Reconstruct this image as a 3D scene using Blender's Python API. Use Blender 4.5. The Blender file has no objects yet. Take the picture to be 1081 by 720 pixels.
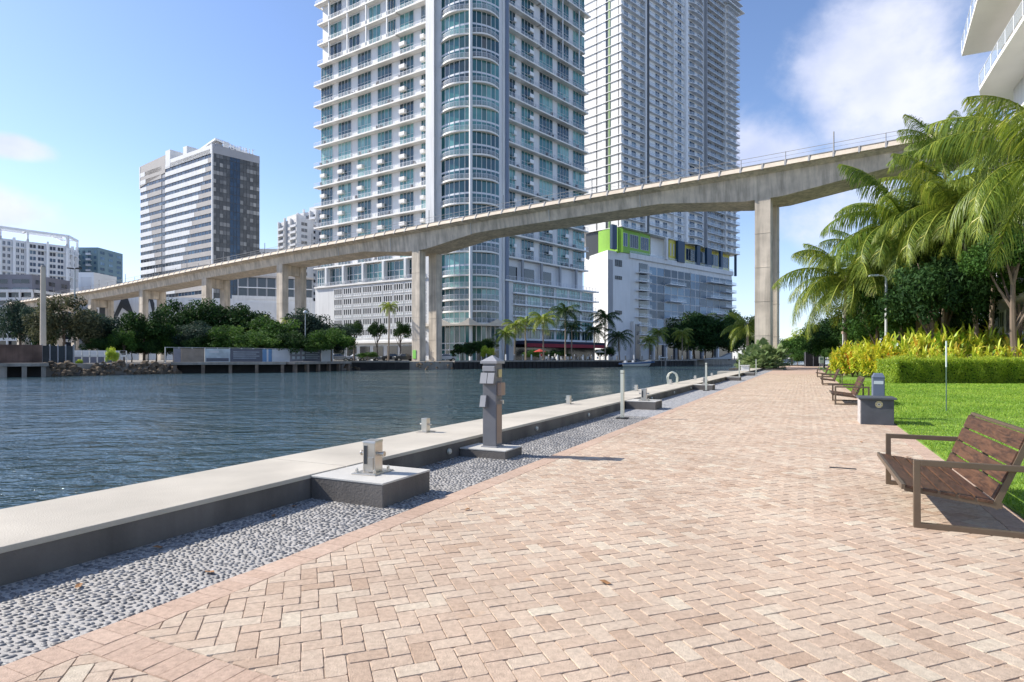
import bpy, bmesh, math, random
import numpy as np
from mathutils import Vector, Matrix
R = math.radians
random.seed(7)
rng = np.random.default_rng(11)
S = bpy.context.scene
COL = S.collection

# ------------------------------------------------------------------ camera, sky, sun, exposure
cam_d = bpy.data.cameras.new('camera'); cam = bpy.data.objects.new('camera', cam_d); COL.objects.link(cam)
cam.location = (0, 0, 1.5); cam.rotation_euler = (R(90), 0, 0)
cam_d.sensor_width = 36; cam_d.lens = 36*640/1081; cam_d.shift_y = 18/1081
cam_d.clip_start = 0.05; cam_d.clip_end = 6000
S.camera = cam
S.view_settings.view_transform = 'Standard'; S.view_settings.look = 'None'
S.view_settings.exposure = 0.58; S.view_settings.gamma = 1; S.view_settings.use_curve_mapping = False
S.cycles.max_bounces = 6; S.cycles.diffuse_bounces = 3; S.cycles.glossy_bounces = 3
S.cycles.transparent_max_bounces = 10; S.cycles.transmission_bounces = 3
SUN_EL, SUN_AZ = 38.0, -77.0        # azimuth clockwise from +Y
sd = Vector((math.sin(R(SUN_AZ))*math.cos(R(SUN_EL)), math.cos(R(SUN_AZ))*math.cos(R(SUN_EL)), math.sin(R(SUN_EL))))
sl = bpy.data.lights.new('sun', 'SUN'); sl.energy = 4.6; sl.angle = R(0.53); sl.color = (1, .94, .85)
so = bpy.data.objects.new('sun', sl); COL.objects.link(so)
so.rotation_euler = (-sd).to_track_quat('-Z', 'Y').to_euler(); so.location = sd*300

W = bpy.data.worlds.new('World'); S.world = W; W.use_nodes = True
nt = W.node_tree; N = nt.nodes; L = nt.links
bg = N['Background']; bg.inputs['Strength'].default_value = 0.14
sky = N.new('ShaderNodeTexSky'); sky.sky_type = 'NISHITA'; sky.sun_disc = False
sky.sun_elevation = R(SUN_EL); sky.sun_rotation = R(SUN_AZ)
sky.air_density = 1.0; sky.dust_density = 0.35; sky.ozone_density = 3.0; sky.altitude = 0
def world_clouds():
    tc = N.new('ShaderNodeTexCoord')
    nrm = N.new('ShaderNodeVectorMath'); nrm.operation = 'NORMALIZE'; L.new(tc.outputs['Generated'], nrm.inputs[0])
    # stretch the noise sideways so the clouds lie flat
    mp = N.new('ShaderNodeMapping'); mp.inputs['Scale'].default_value = (1, 1, 1.25); L.new(nrm.outputs[0], mp.inputs[0])
    nz = N.new('ShaderNodeTexNoise'); nz.inputs['Scale'].default_value = 5.2; nz.inputs['Detail'].default_value = 9
    nz.inputs['Roughness'].default_value = .58; nz.inputs['Distortion'].default_value = .12; L.new(mp.outputs[0], nz.inputs['Vector'])
    acc = None
    # (azimuth from +Y clockwise, elevation, half width in degrees, vertical squash, weight) of each cloud bank
    for az, el, wd, sq, wt in ((32.5, 21.5, 15, 1.1, 1.0), (22.5, 17, 10, 1.2, .95), (38, 28, 12, 1.2, .85), (28, 13, 12, 1.6, .85), (33, 34, 7, 1.2, .5), (-39.2, 15.0, 4.6, 2.6, .95), (-42, 10.6, 9, 2.4, 1.0), (-30, 9, 6, 3, .35),
                               (60, 28, 24, 1.3, .9), (-75, 22, 20, 2.0, .7), (120, 30, 35, 1.5, .8), (-140, 28, 35, 1.6, .8)):
        d = (math.sin(R(az))*math.cos(R(el)), math.cos(R(az))*math.cos(R(el)), math.sin(R(el)))
        sub = N.new('ShaderNodeVectorMath'); sub.operation = 'SUBTRACT'; L.new(nrm.outputs[0], sub.inputs[0]); sub.inputs[1].default_value = d
        ml = N.new('ShaderNodeVectorMath'); ml.operation = 'MULTIPLY'; L.new(sub.outputs[0], ml.inputs[0]); ml.inputs[1].default_value = (1, 1, sq)
        ln = N.new('ShaderNodeVectorMath'); ln.operation = 'LENGTH'; L.new(ml.outputs[0], ln.inputs[0])
        mr = N.new('ShaderNodeMapRange'); mr.interpolation_type = 'SMOOTHSTEP'
        mr.inputs['From Min'].default_value = R(wd); mr.inputs['From Max'].default_value = R(wd)*.15
        mr.inputs['To Min'].default_value = 0; mr.inputs['To Max'].default_value = wt
        L.new(ln.outputs['Value'], mr.inputs['Value'])
        if acc is None: acc = mr.outputs[0]
        else:
            mx = N.new('ShaderNodeMath'); mx.operation = 'MAXIMUM'; L.new(acc, mx.inputs[0]); L.new(mr.outputs[0], mx.inputs[1]); acc = mx.outputs[0]
    # cloud density: mask + noise threshold
    a = N.new('ShaderNodeMath'); a.operation = 'MULTIPLY_ADD'; L.new(acc, a.inputs[0]); a.inputs[1].default_value = .62; L.new(nz.outputs['Fac'], a.inputs[2])
    cr = N.new('ShaderNodeMapRange'); cr.interpolation_type = 'SMOOTHSTEP'
    cr.inputs['From Min'].default_value = .81; cr.inputs['From Max'].default_value = 1.14; L.new(a.outputs[0], cr.inputs['Value'])
    # horizon veil
    sp = N.new('ShaderNodeSeparateXYZ'); L.new(nrm.outputs[0], sp.inputs[0])
    hz = N.new('ShaderNodeMapRange'); hz.interpolation_type = 'SMOOTHSTEP'
    hz.inputs['From Min'].default_value = .30; hz.inputs['From Max'].default_value = -.02; hz.inputs['To Max'].default_value = .34; L.new(sp.outputs['Z'], hz.inputs['Value'])
    m1 = N.new('ShaderNodeMix'); m1.data_type = 'RGBA'; L.new(hz.outputs[0], m1.inputs['Factor']); tint = N.new('ShaderNodeVectorMath'); tint.operation = 'MULTIPLY'; L.new(sky.outputs[0], tint.inputs[0]); tint.inputs[1].default_value = (.955, .935, 1.01); L.new(tint.outputs[0], m1.inputs['A']); m1.inputs['B'].default_value = (4.9, 5.6, 7.3, 1)
    nz2 = N.new('ShaderNodeTexNoise'); nz2.inputs['Scale'].default_value = 7; nz2.inputs['Detail'].default_value = 5; L.new(mp.outputs[0], nz2.inputs['Vector'])
    cc = N.new('ShaderNodeMix'); cc.data_type = 'RGBA'; cf = N.new('ShaderNodeMapRange'); cf.inputs['From Min'].default_value = .36; cf.inputs['From Max'].default_value = .64; L.new(nz2.outputs['Fac'], cf.inputs['Value']); L.new(cf.outputs[0], cc.inputs['Factor'])
    cc.inputs['A'].default_value = (3.3, 3.65, 4.9, 1); cc.inputs['B'].default_value = (4.9, 5.0, 5.6, 1)
    fm = N.new('ShaderNodeMath'); fm.operation = 'MULTIPLY'; L.new(cr.outputs[0], fm.inputs[0]); fm.inputs[1].default_value = .9
    m2 = N.new('ShaderNodeMix'); m2.data_type = 'RGBA'; L.new(fm.outputs[0], m2.inputs['Factor']); L.new(m1.outputs['Result'], m2.inputs['A']); L.new(cc.outputs['Result'], m2.inputs['B'])
    L.new(m2.outputs['Result'], bg.inputs['Color'])
world_clouds()

# ------------------------------------------------------------------ materials
def _mat(name):
    m = bpy.data.materials.new(name); m.use_nodes = True
    n = m.node_tree.nodes; return m, n, m.node_tree.links, n['Principled BSDF']
def mat(name, col, rough=.7, metal=0, var=.15, scale=1.5, bump=0, bscale=30, streak=0, spec=.4, attr=0, alpha=1):
    """principled with noise mottling, optional vertical streaks and bump; attr: strength of the per-face 'rnd' value"""
    m, n, l, p = _mat(name)
    p.inputs['Roughness'].default_value = rough; p.inputs['Metallic'].default_value = metal
    p.inputs['Specular IOR Level'].default_value = spec
    tc = n.new('ShaderNodeTexCoord')
    nz = n.new('ShaderNodeTexNoise'); nz.inputs['Scale'].default_value = scale; nz.inputs['Detail'].default_value = 6; l.new(tc.outputs['Object'], nz.inputs['Vector'])
    mr = n.new('ShaderNodeMapRange'); mr.inputs['From Min'].default_value = .3; mr.inputs['From Max'].default_value = .7
    mr.inputs['To Min'].default_value = 1-var; mr.inputs['To Max'].default_value = 1+var; l.new(nz.outputs['Fac'], mr.inputs['Value'])
    v = mr.outputs[0]
    if streak:
        mp = n.new('ShaderNodeMapping'); mp.inputs['Scale'].default_value = (1.2, 1.2, .07); l.new(tc.outputs['Object'], mp.inputs[0])
        n2 = n.new('ShaderNodeTexNoise'); n2.inputs['Scale'].default_value = 1.3; n2.inputs['Detail'].default_value = 7; n2.inputs['Roughness'].default_value = .65; l.new(mp.outputs[0], n2.inputs['Vector'])
        r2 = n.new('ShaderNodeMapRange'); r2.inputs['From Min'].default_value = .42; r2.inputs['From Max'].default_value = .68
        r2.inputs['To Min'].default_value = 1; r2.inputs['To Max'].default_value = 1-streak; l.new(n2.outputs['Fac'], r2.inputs['Value'])
        mm = n.new('ShaderNodeMath'); mm.operation = 'MULTIPLY'; l.new(v, mm.inputs[0]); l.new(r2.outputs[0], mm.inputs[1]); v = mm.outputs[0]
    if attr:
        at = n.new('ShaderNodeAttribute'); at.attribute_name = 'rnd'
        r3 = n.new('ShaderNodeMapRange'); r3.inputs['To Min'].default_value = 1-attr; r3.inputs['To Max'].default_value = 1+attr; l.new(at.outputs['Fac'], r3.inputs['Value'])
        mm = n.new('ShaderNodeMath'); mm.operation = 'MULTIPLY'; l.new(v, mm.inputs[0]); l.new(r3.outputs[0], mm.inputs[1]); v = mm.outputs[0]
    vm = n.new('ShaderNodeVectorMath'); vm.operation = 'SCALE'; vm.inputs[0].default_value = col[:3]; l.new(v, vm.inputs['Scale'])
    l.new(vm.outputs[0], p.inputs['Base Color'])
    if bump:
        n3 = n.new('ShaderNodeTexNoise'); n3.inputs['Scale'].default_value = bscale; n3.inputs['Detail'].default_value = 5; l.new(tc.outputs['Object'], n3.inputs['Vector'])
        b = n.new('ShaderNodeBump'); b.inputs['Strength'].default_value = bump; b.inputs['Distance'].default_value = .02
        l.new(n3.outputs['Fac'], b.inputs['Height']); l.new(b.outputs[0], p.inputs['Normal'])
    if alpha < 1: p.inputs['Alpha'].default_value = alpha
    return m
def ramp_mat(name, stops, rough=.6, spec=.4, metal=0, trans=0, noise=0, nscale=1., interp='LINEAR', bump=0, bscale=60):
    """base colour picked from a ramp by the per-face 'rnd' value (plus a little noise); trans mixes in a translucent lobe for leaves"""
    m, n, l, p = _mat(name)
    at = n.new('ShaderNodeAttribute'); at.attribute_name = 'rnd'; v = at.outputs['Fac']
    tc = n.new('ShaderNodeTexCoord')
    if noise:
        nz = n.new('ShaderNodeTexNoise'); nz.inputs['Scale'].default_value = nscale; nz.inputs['Detail'].default_value = 5; l.new(tc.outputs['Object'], nz.inputs['Vector'])
        ma = n.new('ShaderNodeMath'); ma.operation = 'MULTIPLY_ADD'; ma.inputs[1].default_value = noise
        sb = n.new('ShaderNodeMath'); sb.operation = 'SUBTRACT'; l.new(nz.outputs['Fac'], sb.inputs[0]); sb.inputs[1].default_value = .5
        l.new(sb.outputs[0], ma.inputs[0]); l.new(v, ma.inputs[2]); v = ma.outputs[0]
    cr = n.new('ShaderNodeValToRGB'); cr.color_ramp.interpolation = interp
    e = cr.color_ramp.elements
    while len(e) < len(stops): e.new(.5)
    for i, (pos, c) in enumerate(stops): e[i].position = pos; e[i].color = (*c, 1)
    l.new(v, cr.inputs[0]); l.new(cr.outputs[0], p.inputs['Base Color'])
    p.inputs['Roughness'].default_value = rough; p.inputs['Specular IOR Level'].default_value = spec; p.inputs['Metallic'].default_value = metal
    if bump:
        n3 = n.new('ShaderNodeTexNoise'); n3.inputs['Scale'].default_value = bscale; n3.inputs['Detail'].default_value = 6; l.new(tc.outputs['Object'], n3.inputs['Vector'])
        b = n.new('ShaderNodeBump'); b.inputs['Strength'].default_value = bump; b.inputs['Distance'].default_value = .01
        l.new(n3.outputs['Fac'], b.inputs['Height']); l.new(b.outputs[0], p.inputs['Normal'])
    if trans:
        t = n.new('ShaderNodeBsdfTranslucent'); hs = n.new('ShaderNodeHueSaturation'); hs.inputs['Value'].default_value = 1.5; hs.inputs['Hue'].default_value = .485
        l.new(cr.outputs[0], hs.inputs['Color']); l.new(hs.outputs[0], t.inputs['Color'])
        mx = n.new('ShaderNodeMixShader'); mx.inputs[0].default_value = trans
        l.new(p.outputs[0], mx.inputs[1]); l.new(t.outputs[0], mx.inputs[2]); l.new(mx.outputs[0], n['Material Output'].inputs['Surface'])
    return m
M = {}
M['white'] = mat('white_paint', (.74, .74, .73), .6, var=.05, scale=.15, streak=.14)
M['slabwhite'] = mat('balcony_white', (.84, .81, .76), .6, var=.05, scale=.3)
M['slotshade'] = mat('slot_shade_paint', (.16, .20, .28), .5, var=.05)  # blue-grey that paints the shade in the slots beside the bay
M['lavender'] = mat('shade_tinted_white', (.73, .735, .74), .6, var=.05, scale=.2, streak=.06)  # white wall paint with a slight blue of shade in the colour
M['greywall'] = mat('grey_paint', (.33, .34, .36), .6, var=.08, scale=.2)
M['soffit'] = mat('soffit_paint', (.60, .60, .58), .7, var=.05, scale=.2)
M['bluewhite'] = mat('bluish_white_paint', (.85, .86, .86), .5, var=.05, scale=.2)
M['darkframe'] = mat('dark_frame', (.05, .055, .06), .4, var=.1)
M['limedark'] = mat('muted_green_strip', (.13, .24, .07), .5, var=.05)
M['lime'] = mat('lime_paint', (.22, .45, .05), .5, var=.05)
M['yellow'] = mat('yellow_paint', (.68, .60, .10), .5, var=.05)
M['navy'] = mat('navy_paint', (.012, .05, .11), .5, var=.05)
M['teal'] = mat('teal_paint', (.17, .26, .29), .5, var=.08, scale=.1)
M['beige'] = mat('beige_paint', (.42, .39, .36), .6, var=.06, scale=.2)
M['garage'] = mat('garage_grey', (.20, .20, .23), .7, var=.1, scale=.2)
M['concrete'] = mat('bridge_concrete', (.63, .545, .44), .85, var=.2, scale=.45, streak=.42, bump=.3, bscale=6)
M['concrete_pale'] = mat('parapet_concrete', (.62, .53, .42), .85, var=.1, scale=.6, streak=.1)
M['coping'] = mat('seawall_coping', (.50, .455, .38), .8, var=.16, scale=1.1, bump=.25, bscale=80)
M['blocktop'] = mat('block_top_paint', (.52, .50, .455), .7, var=.09, scale=3, bump=.15, bscale=60)
M['darkgrey'] = mat('dark_grey_render', (.135, .122, .11), .75, var=.35, scale=1.3, streak=.3, bump=.3, bscale=40)
M['seawood'] = mat('weathered_wood', (.22, .17, .13), .9, var=.3, scale=1.2, streak=.3)
M['bankconc'] = mat('bank_concrete', (.34, .31, .27), .9, var=.2, scale=.5, streak=.3)
M['blackwall'] = mat('tarred_sheet_and_dock_shade', (.03, .028, .027), .8, var=.3, scale=.8)
M['rock'] = mat('rock', (.13, .095, .06), .95, var=.35, scale=1.5, bump=.5, bscale=4, attr=.4)
M['farground'] = mat('far_ground', (.22, .20, .17), .95, var=.25, scale=.05)
M['steel'] = mat('brushed_steel', (.62, .58, .52), .32, metal=.85, var=.08, scale=6, spec=.5)
M['steelpost'] = mat('pale_metal', (.66, .66, .56), .35, metal=.5, var=.06, scale=5)
M['bronze'] = mat('bronze_paint', (.155, .115, .08), .42, metal=.35, var=.08, scale=8)
M['pedgrey'] = mat('pedestal_plastic', (.155, .155, .165), .5, var=.07, scale=5)
M['pedlight'] = mat('cover_plastic', (.30, .30, .31), .5, var=.05, scale=5)
M['pedside'] = mat('brown_plastic', (.30, .22, .17), .6, var=.1, scale=5)  # warm brown plastic for side covers and small plates
M['planter'] = mat('planter_box_paint', (.075, .08, .09), .6, var=.15, scale=4, bump=.1)
M['planterside'] = mat('planter_stone', (.42, .39, .37), .8, var=.25, scale=12)
M['black'] = mat('black_metal', (.02, .02, .022), .5, var=.1)
M['brass'] = mat('brass_disc', (.55, .47, .28), .4, metal=.6, var=.1, scale=20)
M['lampgrey'] = mat('lamp_post_paint', (.50, .51, .50), .5, var=.05)
M['greenpost'] = mat('green_stake', (.10, .16, .12), .6, var=.1)
M['trunk'] = mat('bark', (.17, .13, .10), .95, var=.3, scale=5, bump=.6, bscale=12)
M['palmtrunk'] = mat('palm_bark', (.30, .24, .18), .95, var=.22, scale=4, bump=.7, bscale=9)
M['boatwhite'] = mat('gelcoat', (.75, .75, .74), .25, var=.03)
M['boatblue'] = mat('boat_blue', (.05, .10, .22), .25, var=.03)
M['red'] = mat('red_cloth', (.32, .035, .05), .8, var=.1)
M['awningdark'] = mat('dark_awning', (.03, .03, .06), .8, var=.1)
M['cream'] = mat('cream_canvas', (.70, .63, .52), .85, var=.05)
M['skin'] = mat('skin', (.42, .26, .18), .6, var=.05)
M['clothdark'] = mat('dark_cloth', (.05, .05, .07), .9, var=.1)
M['clothlight'] = mat('light_cloth', (.6, .6, .58), .9, var=.1)
M['clothred'] = mat('red_shirt', (.45, .06, .05), .9, var=.1)
M['asphalt'] = mat('asphalt', (.05, .05, .05), .9, var=.2, scale=2)
M['tyre'] = mat('tyre', (.02, .02, .02), .9)
M['carwhite'] = mat('car_white', (.7, .7, .7), .25, var=.02)
M['cardark'] = mat('car_dark', (.04, .045, .05), .2, var=.02)
M['carsilver'] = mat('car_silver', (.35, .36, .38), .25, metal=.5, var=.02)
M['green_sign'] = mat('green_sign', (.25, .62, .12), .5, var=.05)
M['signwhite'] = mat('sign_white', (.6, .66, .66), .5, var=.05)
M['rail'] = mat('rail_bar_paint', (.66, .68, .72), .5, var=.05)
M['railglass'] = mat('rail_glass', (.60, .68, .74), .1, var=.03, spec=.4, alpha=.25)
M['bridgerail'] = mat('bridge_rail_steel', (.33, .32, .31), .6, var=.1)
M['dirt'] = mat('planting_soil', (.07, .05, .035), .95, var=.3, scale=3, bump=.5, bscale=20)
M['glassteal'] = ramp_mat('window_glass_teal', [(0, (.010, .035, .05)), (.3, (.02, .08, .09)), (.6, (.045, .17, .17)), (.85, (.13, .32, .30)), (1, (.26, .46, .42))], .12, .9, noise=.35, nscale=.45)
M['glassblue'] = ramp_mat('window_glass_blue', [(0, (.008, .02, .04)), (.5, (.02, .05, .10)), (.8, (.04, .10, .17)), (1, (.14, .22, .28))], .15, .6, noise=.2, nscale=.5)
M['glassdark'] = ramp_mat('window_glass_dark', [(0, (.012, .015, .02)), (.6, (.035, .045, .06)), (1, (.10, .13, .16))], .12, .9, noise=.2, nscale=.3)
M['glasspale'] = ramp_mat('window_glass_pale', [(0, (.02, .05, .09)), (.5, (.06, .13, .22)), (1, (.18, .30, .42))], .2, .45, noise=.4, nscale=.1)  # blue of the reflected sky is put into the pane colours
M['glassgrey'] = ramp_mat('window_glass_grey', [(0, (.04, .045, .05)), (.55, (.08, .085, .09)), (.8, (.13, .135, .14)), (1, (.32, .32, .31))], .25, .5, noise=.2, nscale=.1)
M['paver'] = ramp_mat('tumbled_pavers', [(0, (.46, .33, .235)), (.28, (.51, .38, .28)), (.5, (.535, .41, .305)), (.75, (.57, .455, .345)), (1, (.60, .51, .39))], .85, .25, noise=.5, nscale=3.5, bump=.5, bscale=110)
M['paverborder'] = ramp_mat('border_pavers', [(0, (.49, .345, .255)), (1, (.565, .415, .315))], .85, .25, noise=.5, nscale=4, bump=.5, bscale=110)
M['joint'] = mat('joint_sand', (.34, .265, .20), .95, var=.4, scale=5, bump=.3, bscale=120)
M['pebble'] = ramp_mat('pebbles', [(0, (.09, .087, .085)), (.5, (.19, .185, .18)), (.85, (.31, .30, .285)), (1, (.48, .45, .42))], .55, .5)
M['leaf_dark'] = ramp_mat('leaf_dark', [(0, (.012, .035, .010)), (.6, (.030, .075, .018)), (1, (.07, .13, .03))], .7, .15, trans=.22)
M['leaf_mid'] = ramp_mat('leaf_mid', [(0, (.022, .06, .012)), (.6, (.055, .13, .022)), (1, (.12, .21, .04))], .7, .15, trans=.28)
M['leaf_olive'] = ramp_mat('leaf_olive', [(0, (.04, .05, .028)), (.6, (.09, .10, .05)), (1, (.17, .16, .08))], .7, .15, trans=.25)
M['leaf_blue'] = ramp_mat('leaf_blue', [(0, (.02, .04, .025)), (.6, (.045, .075, .05)), (1, (.08, .12, .08))], .7, .15, trans=.2)
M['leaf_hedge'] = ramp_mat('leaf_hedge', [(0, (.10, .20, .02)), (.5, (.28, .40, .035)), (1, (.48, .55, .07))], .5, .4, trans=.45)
M['leaf_croton'] = ramp_mat('leaf_croton', [(0, (.12, .26, .02)), (.35, (.34, .47, .04)), (.7, (.64, .66, .07)), (.9, (.80, .72, .16)), (1, (.62, .36, .04))], .45, .4, trans=.3)
M['leaf_croton_orange'] = ramp_mat('leaf_croton_orange', [(0, (.12, .22, .02)), (.35, (.40, .46, .03)), (.72, (.68, .62, .06)), (.9, (.66, .36, .03)), (1, (.50, .16, .02))], .45, .4, trans=.3)
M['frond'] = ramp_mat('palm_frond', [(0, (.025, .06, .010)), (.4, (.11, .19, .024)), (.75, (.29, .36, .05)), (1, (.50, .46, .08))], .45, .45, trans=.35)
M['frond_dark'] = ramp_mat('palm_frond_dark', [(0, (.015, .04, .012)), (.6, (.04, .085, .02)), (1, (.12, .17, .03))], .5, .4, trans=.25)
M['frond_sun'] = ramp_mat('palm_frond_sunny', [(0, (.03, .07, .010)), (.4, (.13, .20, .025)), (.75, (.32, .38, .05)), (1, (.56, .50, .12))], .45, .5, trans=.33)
M['fan'] = ramp_mat('fan_leaf', [(0, (.10, .17, .06)), (.6, (.22, .30, .12)), (1, (.40, .46, .22))], .5, .4, trans=.3)
M['grass'] = ramp_mat('grass_blades', [(0, (.10, .20, .02)), (.5, (.21, .36, .035)), (1, (.38, .48, .07))], .6, .3, trans=.3)
M['lawn'] = mat('lawn_turf', (.16, .27, .035), .9, var=.5, scale=2.2, bump=.8, bscale=45)
def bench_wood():
    m, n, l, p = _mat('bench_wood')
    tc = n.new('ShaderNodeTexCoord'); mp = n.new('ShaderNodeMapping'); mp.inputs['Scale'].default_value = (9, 1.1, 9); l.new(tc.outputs['Object'], mp.inputs[0])
    nz = n.new('ShaderNodeTexNoise'); nz.inputs['Scale'].default_value = 2.2; nz.inputs['Detail'].default_value = 7; nz.inputs['Distortion'].default_value = 1.6; l.new(mp.outputs[0], nz.inputs['Vector'])
    cr = n.new('ShaderNodeValToRGB'); e = cr.color_ramp.elements; e[0].position = .3; e[0].color = (.030, .014, .008, 1); e[1].position = .72; e[1].color = (.145, .068, .034, 1)
    l.new(nz.outputs['Fac'], cr.inputs[0]); l.new(cr.outputs[0], p.inputs['Base Color']); p.inputs['Roughness'].default_value = .5
    b = n.new('ShaderNodeBump'); b.inputs['Strength'].default_value = .25; b.inputs['Distance'].default_value = .01; l.new(nz.outputs['Fac'], b.inputs['Height']); l.new(b.outputs[0], p.inputs['Normal'])
    return m
M['wood'] = bench_wood()
def water_mat():
    m, n, l, p = _mat('river_water')
    p.inputs['Base Color'].default_value = (.042, .078, .085, 1); p.inputs['Roughness'].default_value = .05; p.inputs['IOR'].default_value = 1.33
    p.inputs['Specular IOR Level'].default_value = .75
    tc = n.new('ShaderNodeTexCoord'); h = None
    for sc, w, rot, asp in ((.22, .9, 20, 1.7), (.9, .55, -25, 2.2), (2.8, .22, 35, 1.6), (8, .05, 0, 1.2)):
        mp = n.new('ShaderNodeMapping'); mp.inputs['Rotation'].default_value = (0, 0, R(rot)); mp.inputs['Scale'].default_value = (1, asp, 1); l.new(tc.outputs['Object'], mp.inputs[0])
        nz = n.new('ShaderNodeTexNoise'); nz.inputs['Scale'].default_value = sc; nz.inputs['Detail'].default_value = 3; nz.inputs['Distortion'].default_value = .4; l.new(mp.outputs[0], nz.inputs['Vector'])
        ma = n.new('ShaderNodeMath'); ma.operation = 'MULTIPLY_ADD'; l.new(nz.outputs['Fac'], ma.inputs[0]); ma.inputs[1].default_value = w
        if h is None: ma.inputs[2].default_value = 0
        else: l.new(h, ma.inputs[2])
        h = ma.outputs[0]
    mq = n.new('ShaderNodeMapping'); mq.inputs['Rotation'].default_value = (0, 0, R(-30)); mq.inputs['Scale'].default_value = (1, 2.6, 1); l.new(tc.outputs['Object'], mq.inputs[0])
    nq = n.new('ShaderNodeTexNoise'); nq.inputs['Scale'].default_value = .045; nq.inputs['Detail'].default_value = 4; l.new(mq.outputs[0], nq.inputs['Vector'])
    rq = n.new('ShaderNodeMapRange'); rq.inputs['From Min'].default_value = .38; rq.inputs['From Max'].default_value = .62; rq.inputs['To Min'].default_value = .28; rq.inputs['To Max'].default_value = 1.0; l.new(nq.outputs['Fac'], rq.inputs['Value'])
    b = n.new('ShaderNodeBump'); l.new(rq.outputs[0], b.inputs['Strength']); b.inputs['Distance'].default_value = .62; l.new(h, b.inputs['Height']); l.new(b.outputs[0], p.inputs['Normal'])
    return m
M['water'] = water_mat()
def pebblebed_mat():
    m, n, l, p = _mat('pebble_mortar')
    tc = n.new('ShaderNodeTexCoord')
    mp = n.new('ShaderNodeMapping'); mp.inputs['Rotation'].default_value = (0, 0, R(20)); mp.inputs['Scale'].default_value = (1, 1.6, 1); l.new(tc.outputs['Object'], mp.inputs[0])
    vo = n.new('ShaderNodeTexVoronoi'); vo.inputs['Scale'].default_value = 15; l.new(mp.outputs[0], vo.inputs['Vector'])
    cr = n.new('ShaderNodeValToRGB'); e = cr.color_ramp.elements; e[0].position = .38; e[0].color = (.15, .155, .17, 1); e[1].position = .52; e[1].color = (.38, .375, .37, 1)
    l.new(vo.outputs['Distance'], cr.inputs[0]); l.new(cr.outputs[0], p.inputs['Base Color']); p.inputs['Roughness'].default_value = .8
    return m
def speckle(m, stain=True):
    n = m.node_tree.nodes; l = m.node_tree.links; p = n['Principled BSDF']; cr = [x for x in n if x.type == 'VALTORGB'][0]; tc = [x for x in n if x.type == 'TEX_COORD'][0]
    a = n.new('ShaderNodeTexNoise'); a.inputs['Scale'].default_value = 26; a.inputs['Detail'].default_value = 8; a.inputs['Roughness'].default_value = .7; l.new(tc.outputs['Object'], a.inputs['Vector'])
    r = n.new('ShaderNodeMapRange'); r.inputs['From Min'].default_value = .3; r.inputs['From Max'].default_value = .7; r.inputs['To Min'].default_value = .74; r.inputs['To Max'].default_value = 1.18; l.new(a.outputs['Fac'], r.inputs['Value'])
    v = n.new('ShaderNodeVectorMath'); v.operation = 'SCALE'; l.new(cr.outputs[0], v.inputs[0]); l.new(r.outputs[0], v.inputs['Scale'])
    b = n.new('ShaderNodeTexNoise'); b.inputs['Scale'].default_value = 1.9; b.inputs['Detail'].default_value = 7; b.inputs['Roughness'].default_value = .62; l.new(tc.outputs['Object'], b.inputs['Vector'])
    d = n.new('ShaderNodeTexNoise'); d.inputs['Scale'].default_value = .55; d.inputs['Detail'].default_value = 8; d.inputs['Roughness'].default_value = .6; l.new(tc.outputs['Object'], d.inputs['Vector'])
    dr = n.new('ShaderNodeMapRange'); dr.inputs['From Min'].default_value = .35; dr.inputs['From Max'].default_value = .65; dr.inputs['To Min'].default_value = .88; dr.inputs['To Max'].default_value = 1.06; l.new(d.outputs['Fac'], dr.inputs['Value'])
    v2 = n.new('ShaderNodeVectorMath'); v2.operation = 'SCALE'; l.new(v.outputs[0], v2.inputs[0]); l.new(dr.outputs[0], v2.inputs['Scale']); v = v2
    q = n.new('ShaderNodeMapRange'); q.inputs['From Min'].default_value = .64; q.inputs['From Max'].default_value = .76; q.inputs['To Max'].default_value = .55 if stain else .2; l.new(b.outputs['Fac'], q.inputs['Value'])
    x = n.new('ShaderNodeMix'); x.data_type = 'RGBA'; l.new(q.outputs[0], x.inputs['Factor']); l.new(v.outputs[0], x.inputs['A']); x.inputs['B'].default_value = (.50, .27, .11, 1)
    l.new(x.outputs['Result'], p.inputs['Base Color'])
M['coping'] = mat('seawall_coping', (.50, .455, .38), .8, var=.16, scale=.9, streak=0, bump=.3, bscale=80, spec=.2)
speckle(M['paver']); speckle(M['paverborder'], False)
M['mortar'] = mat('pebble_mortar', (.42, .395, .36), .9, var=.12, scale=6, bump=.3, bscale=90)
M['pebblefar'] = pebblebed_mat()

# ------------------------------------------------------------------ helpers
def px2(px, Y):                                  # ground position seen at photo column px and depth Y
    return Vector(((px-540.5)/640*Y, Y))
def zof(y, Y): return 1.5+(378-y)/640*Y
D = Vector((.4353, .9002)); E = Vector((.9002, -.4353))
def st(s, t, z=0): return Vector((D.x*s+E.x*t, D.y*s+E.y*t, z))

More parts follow.
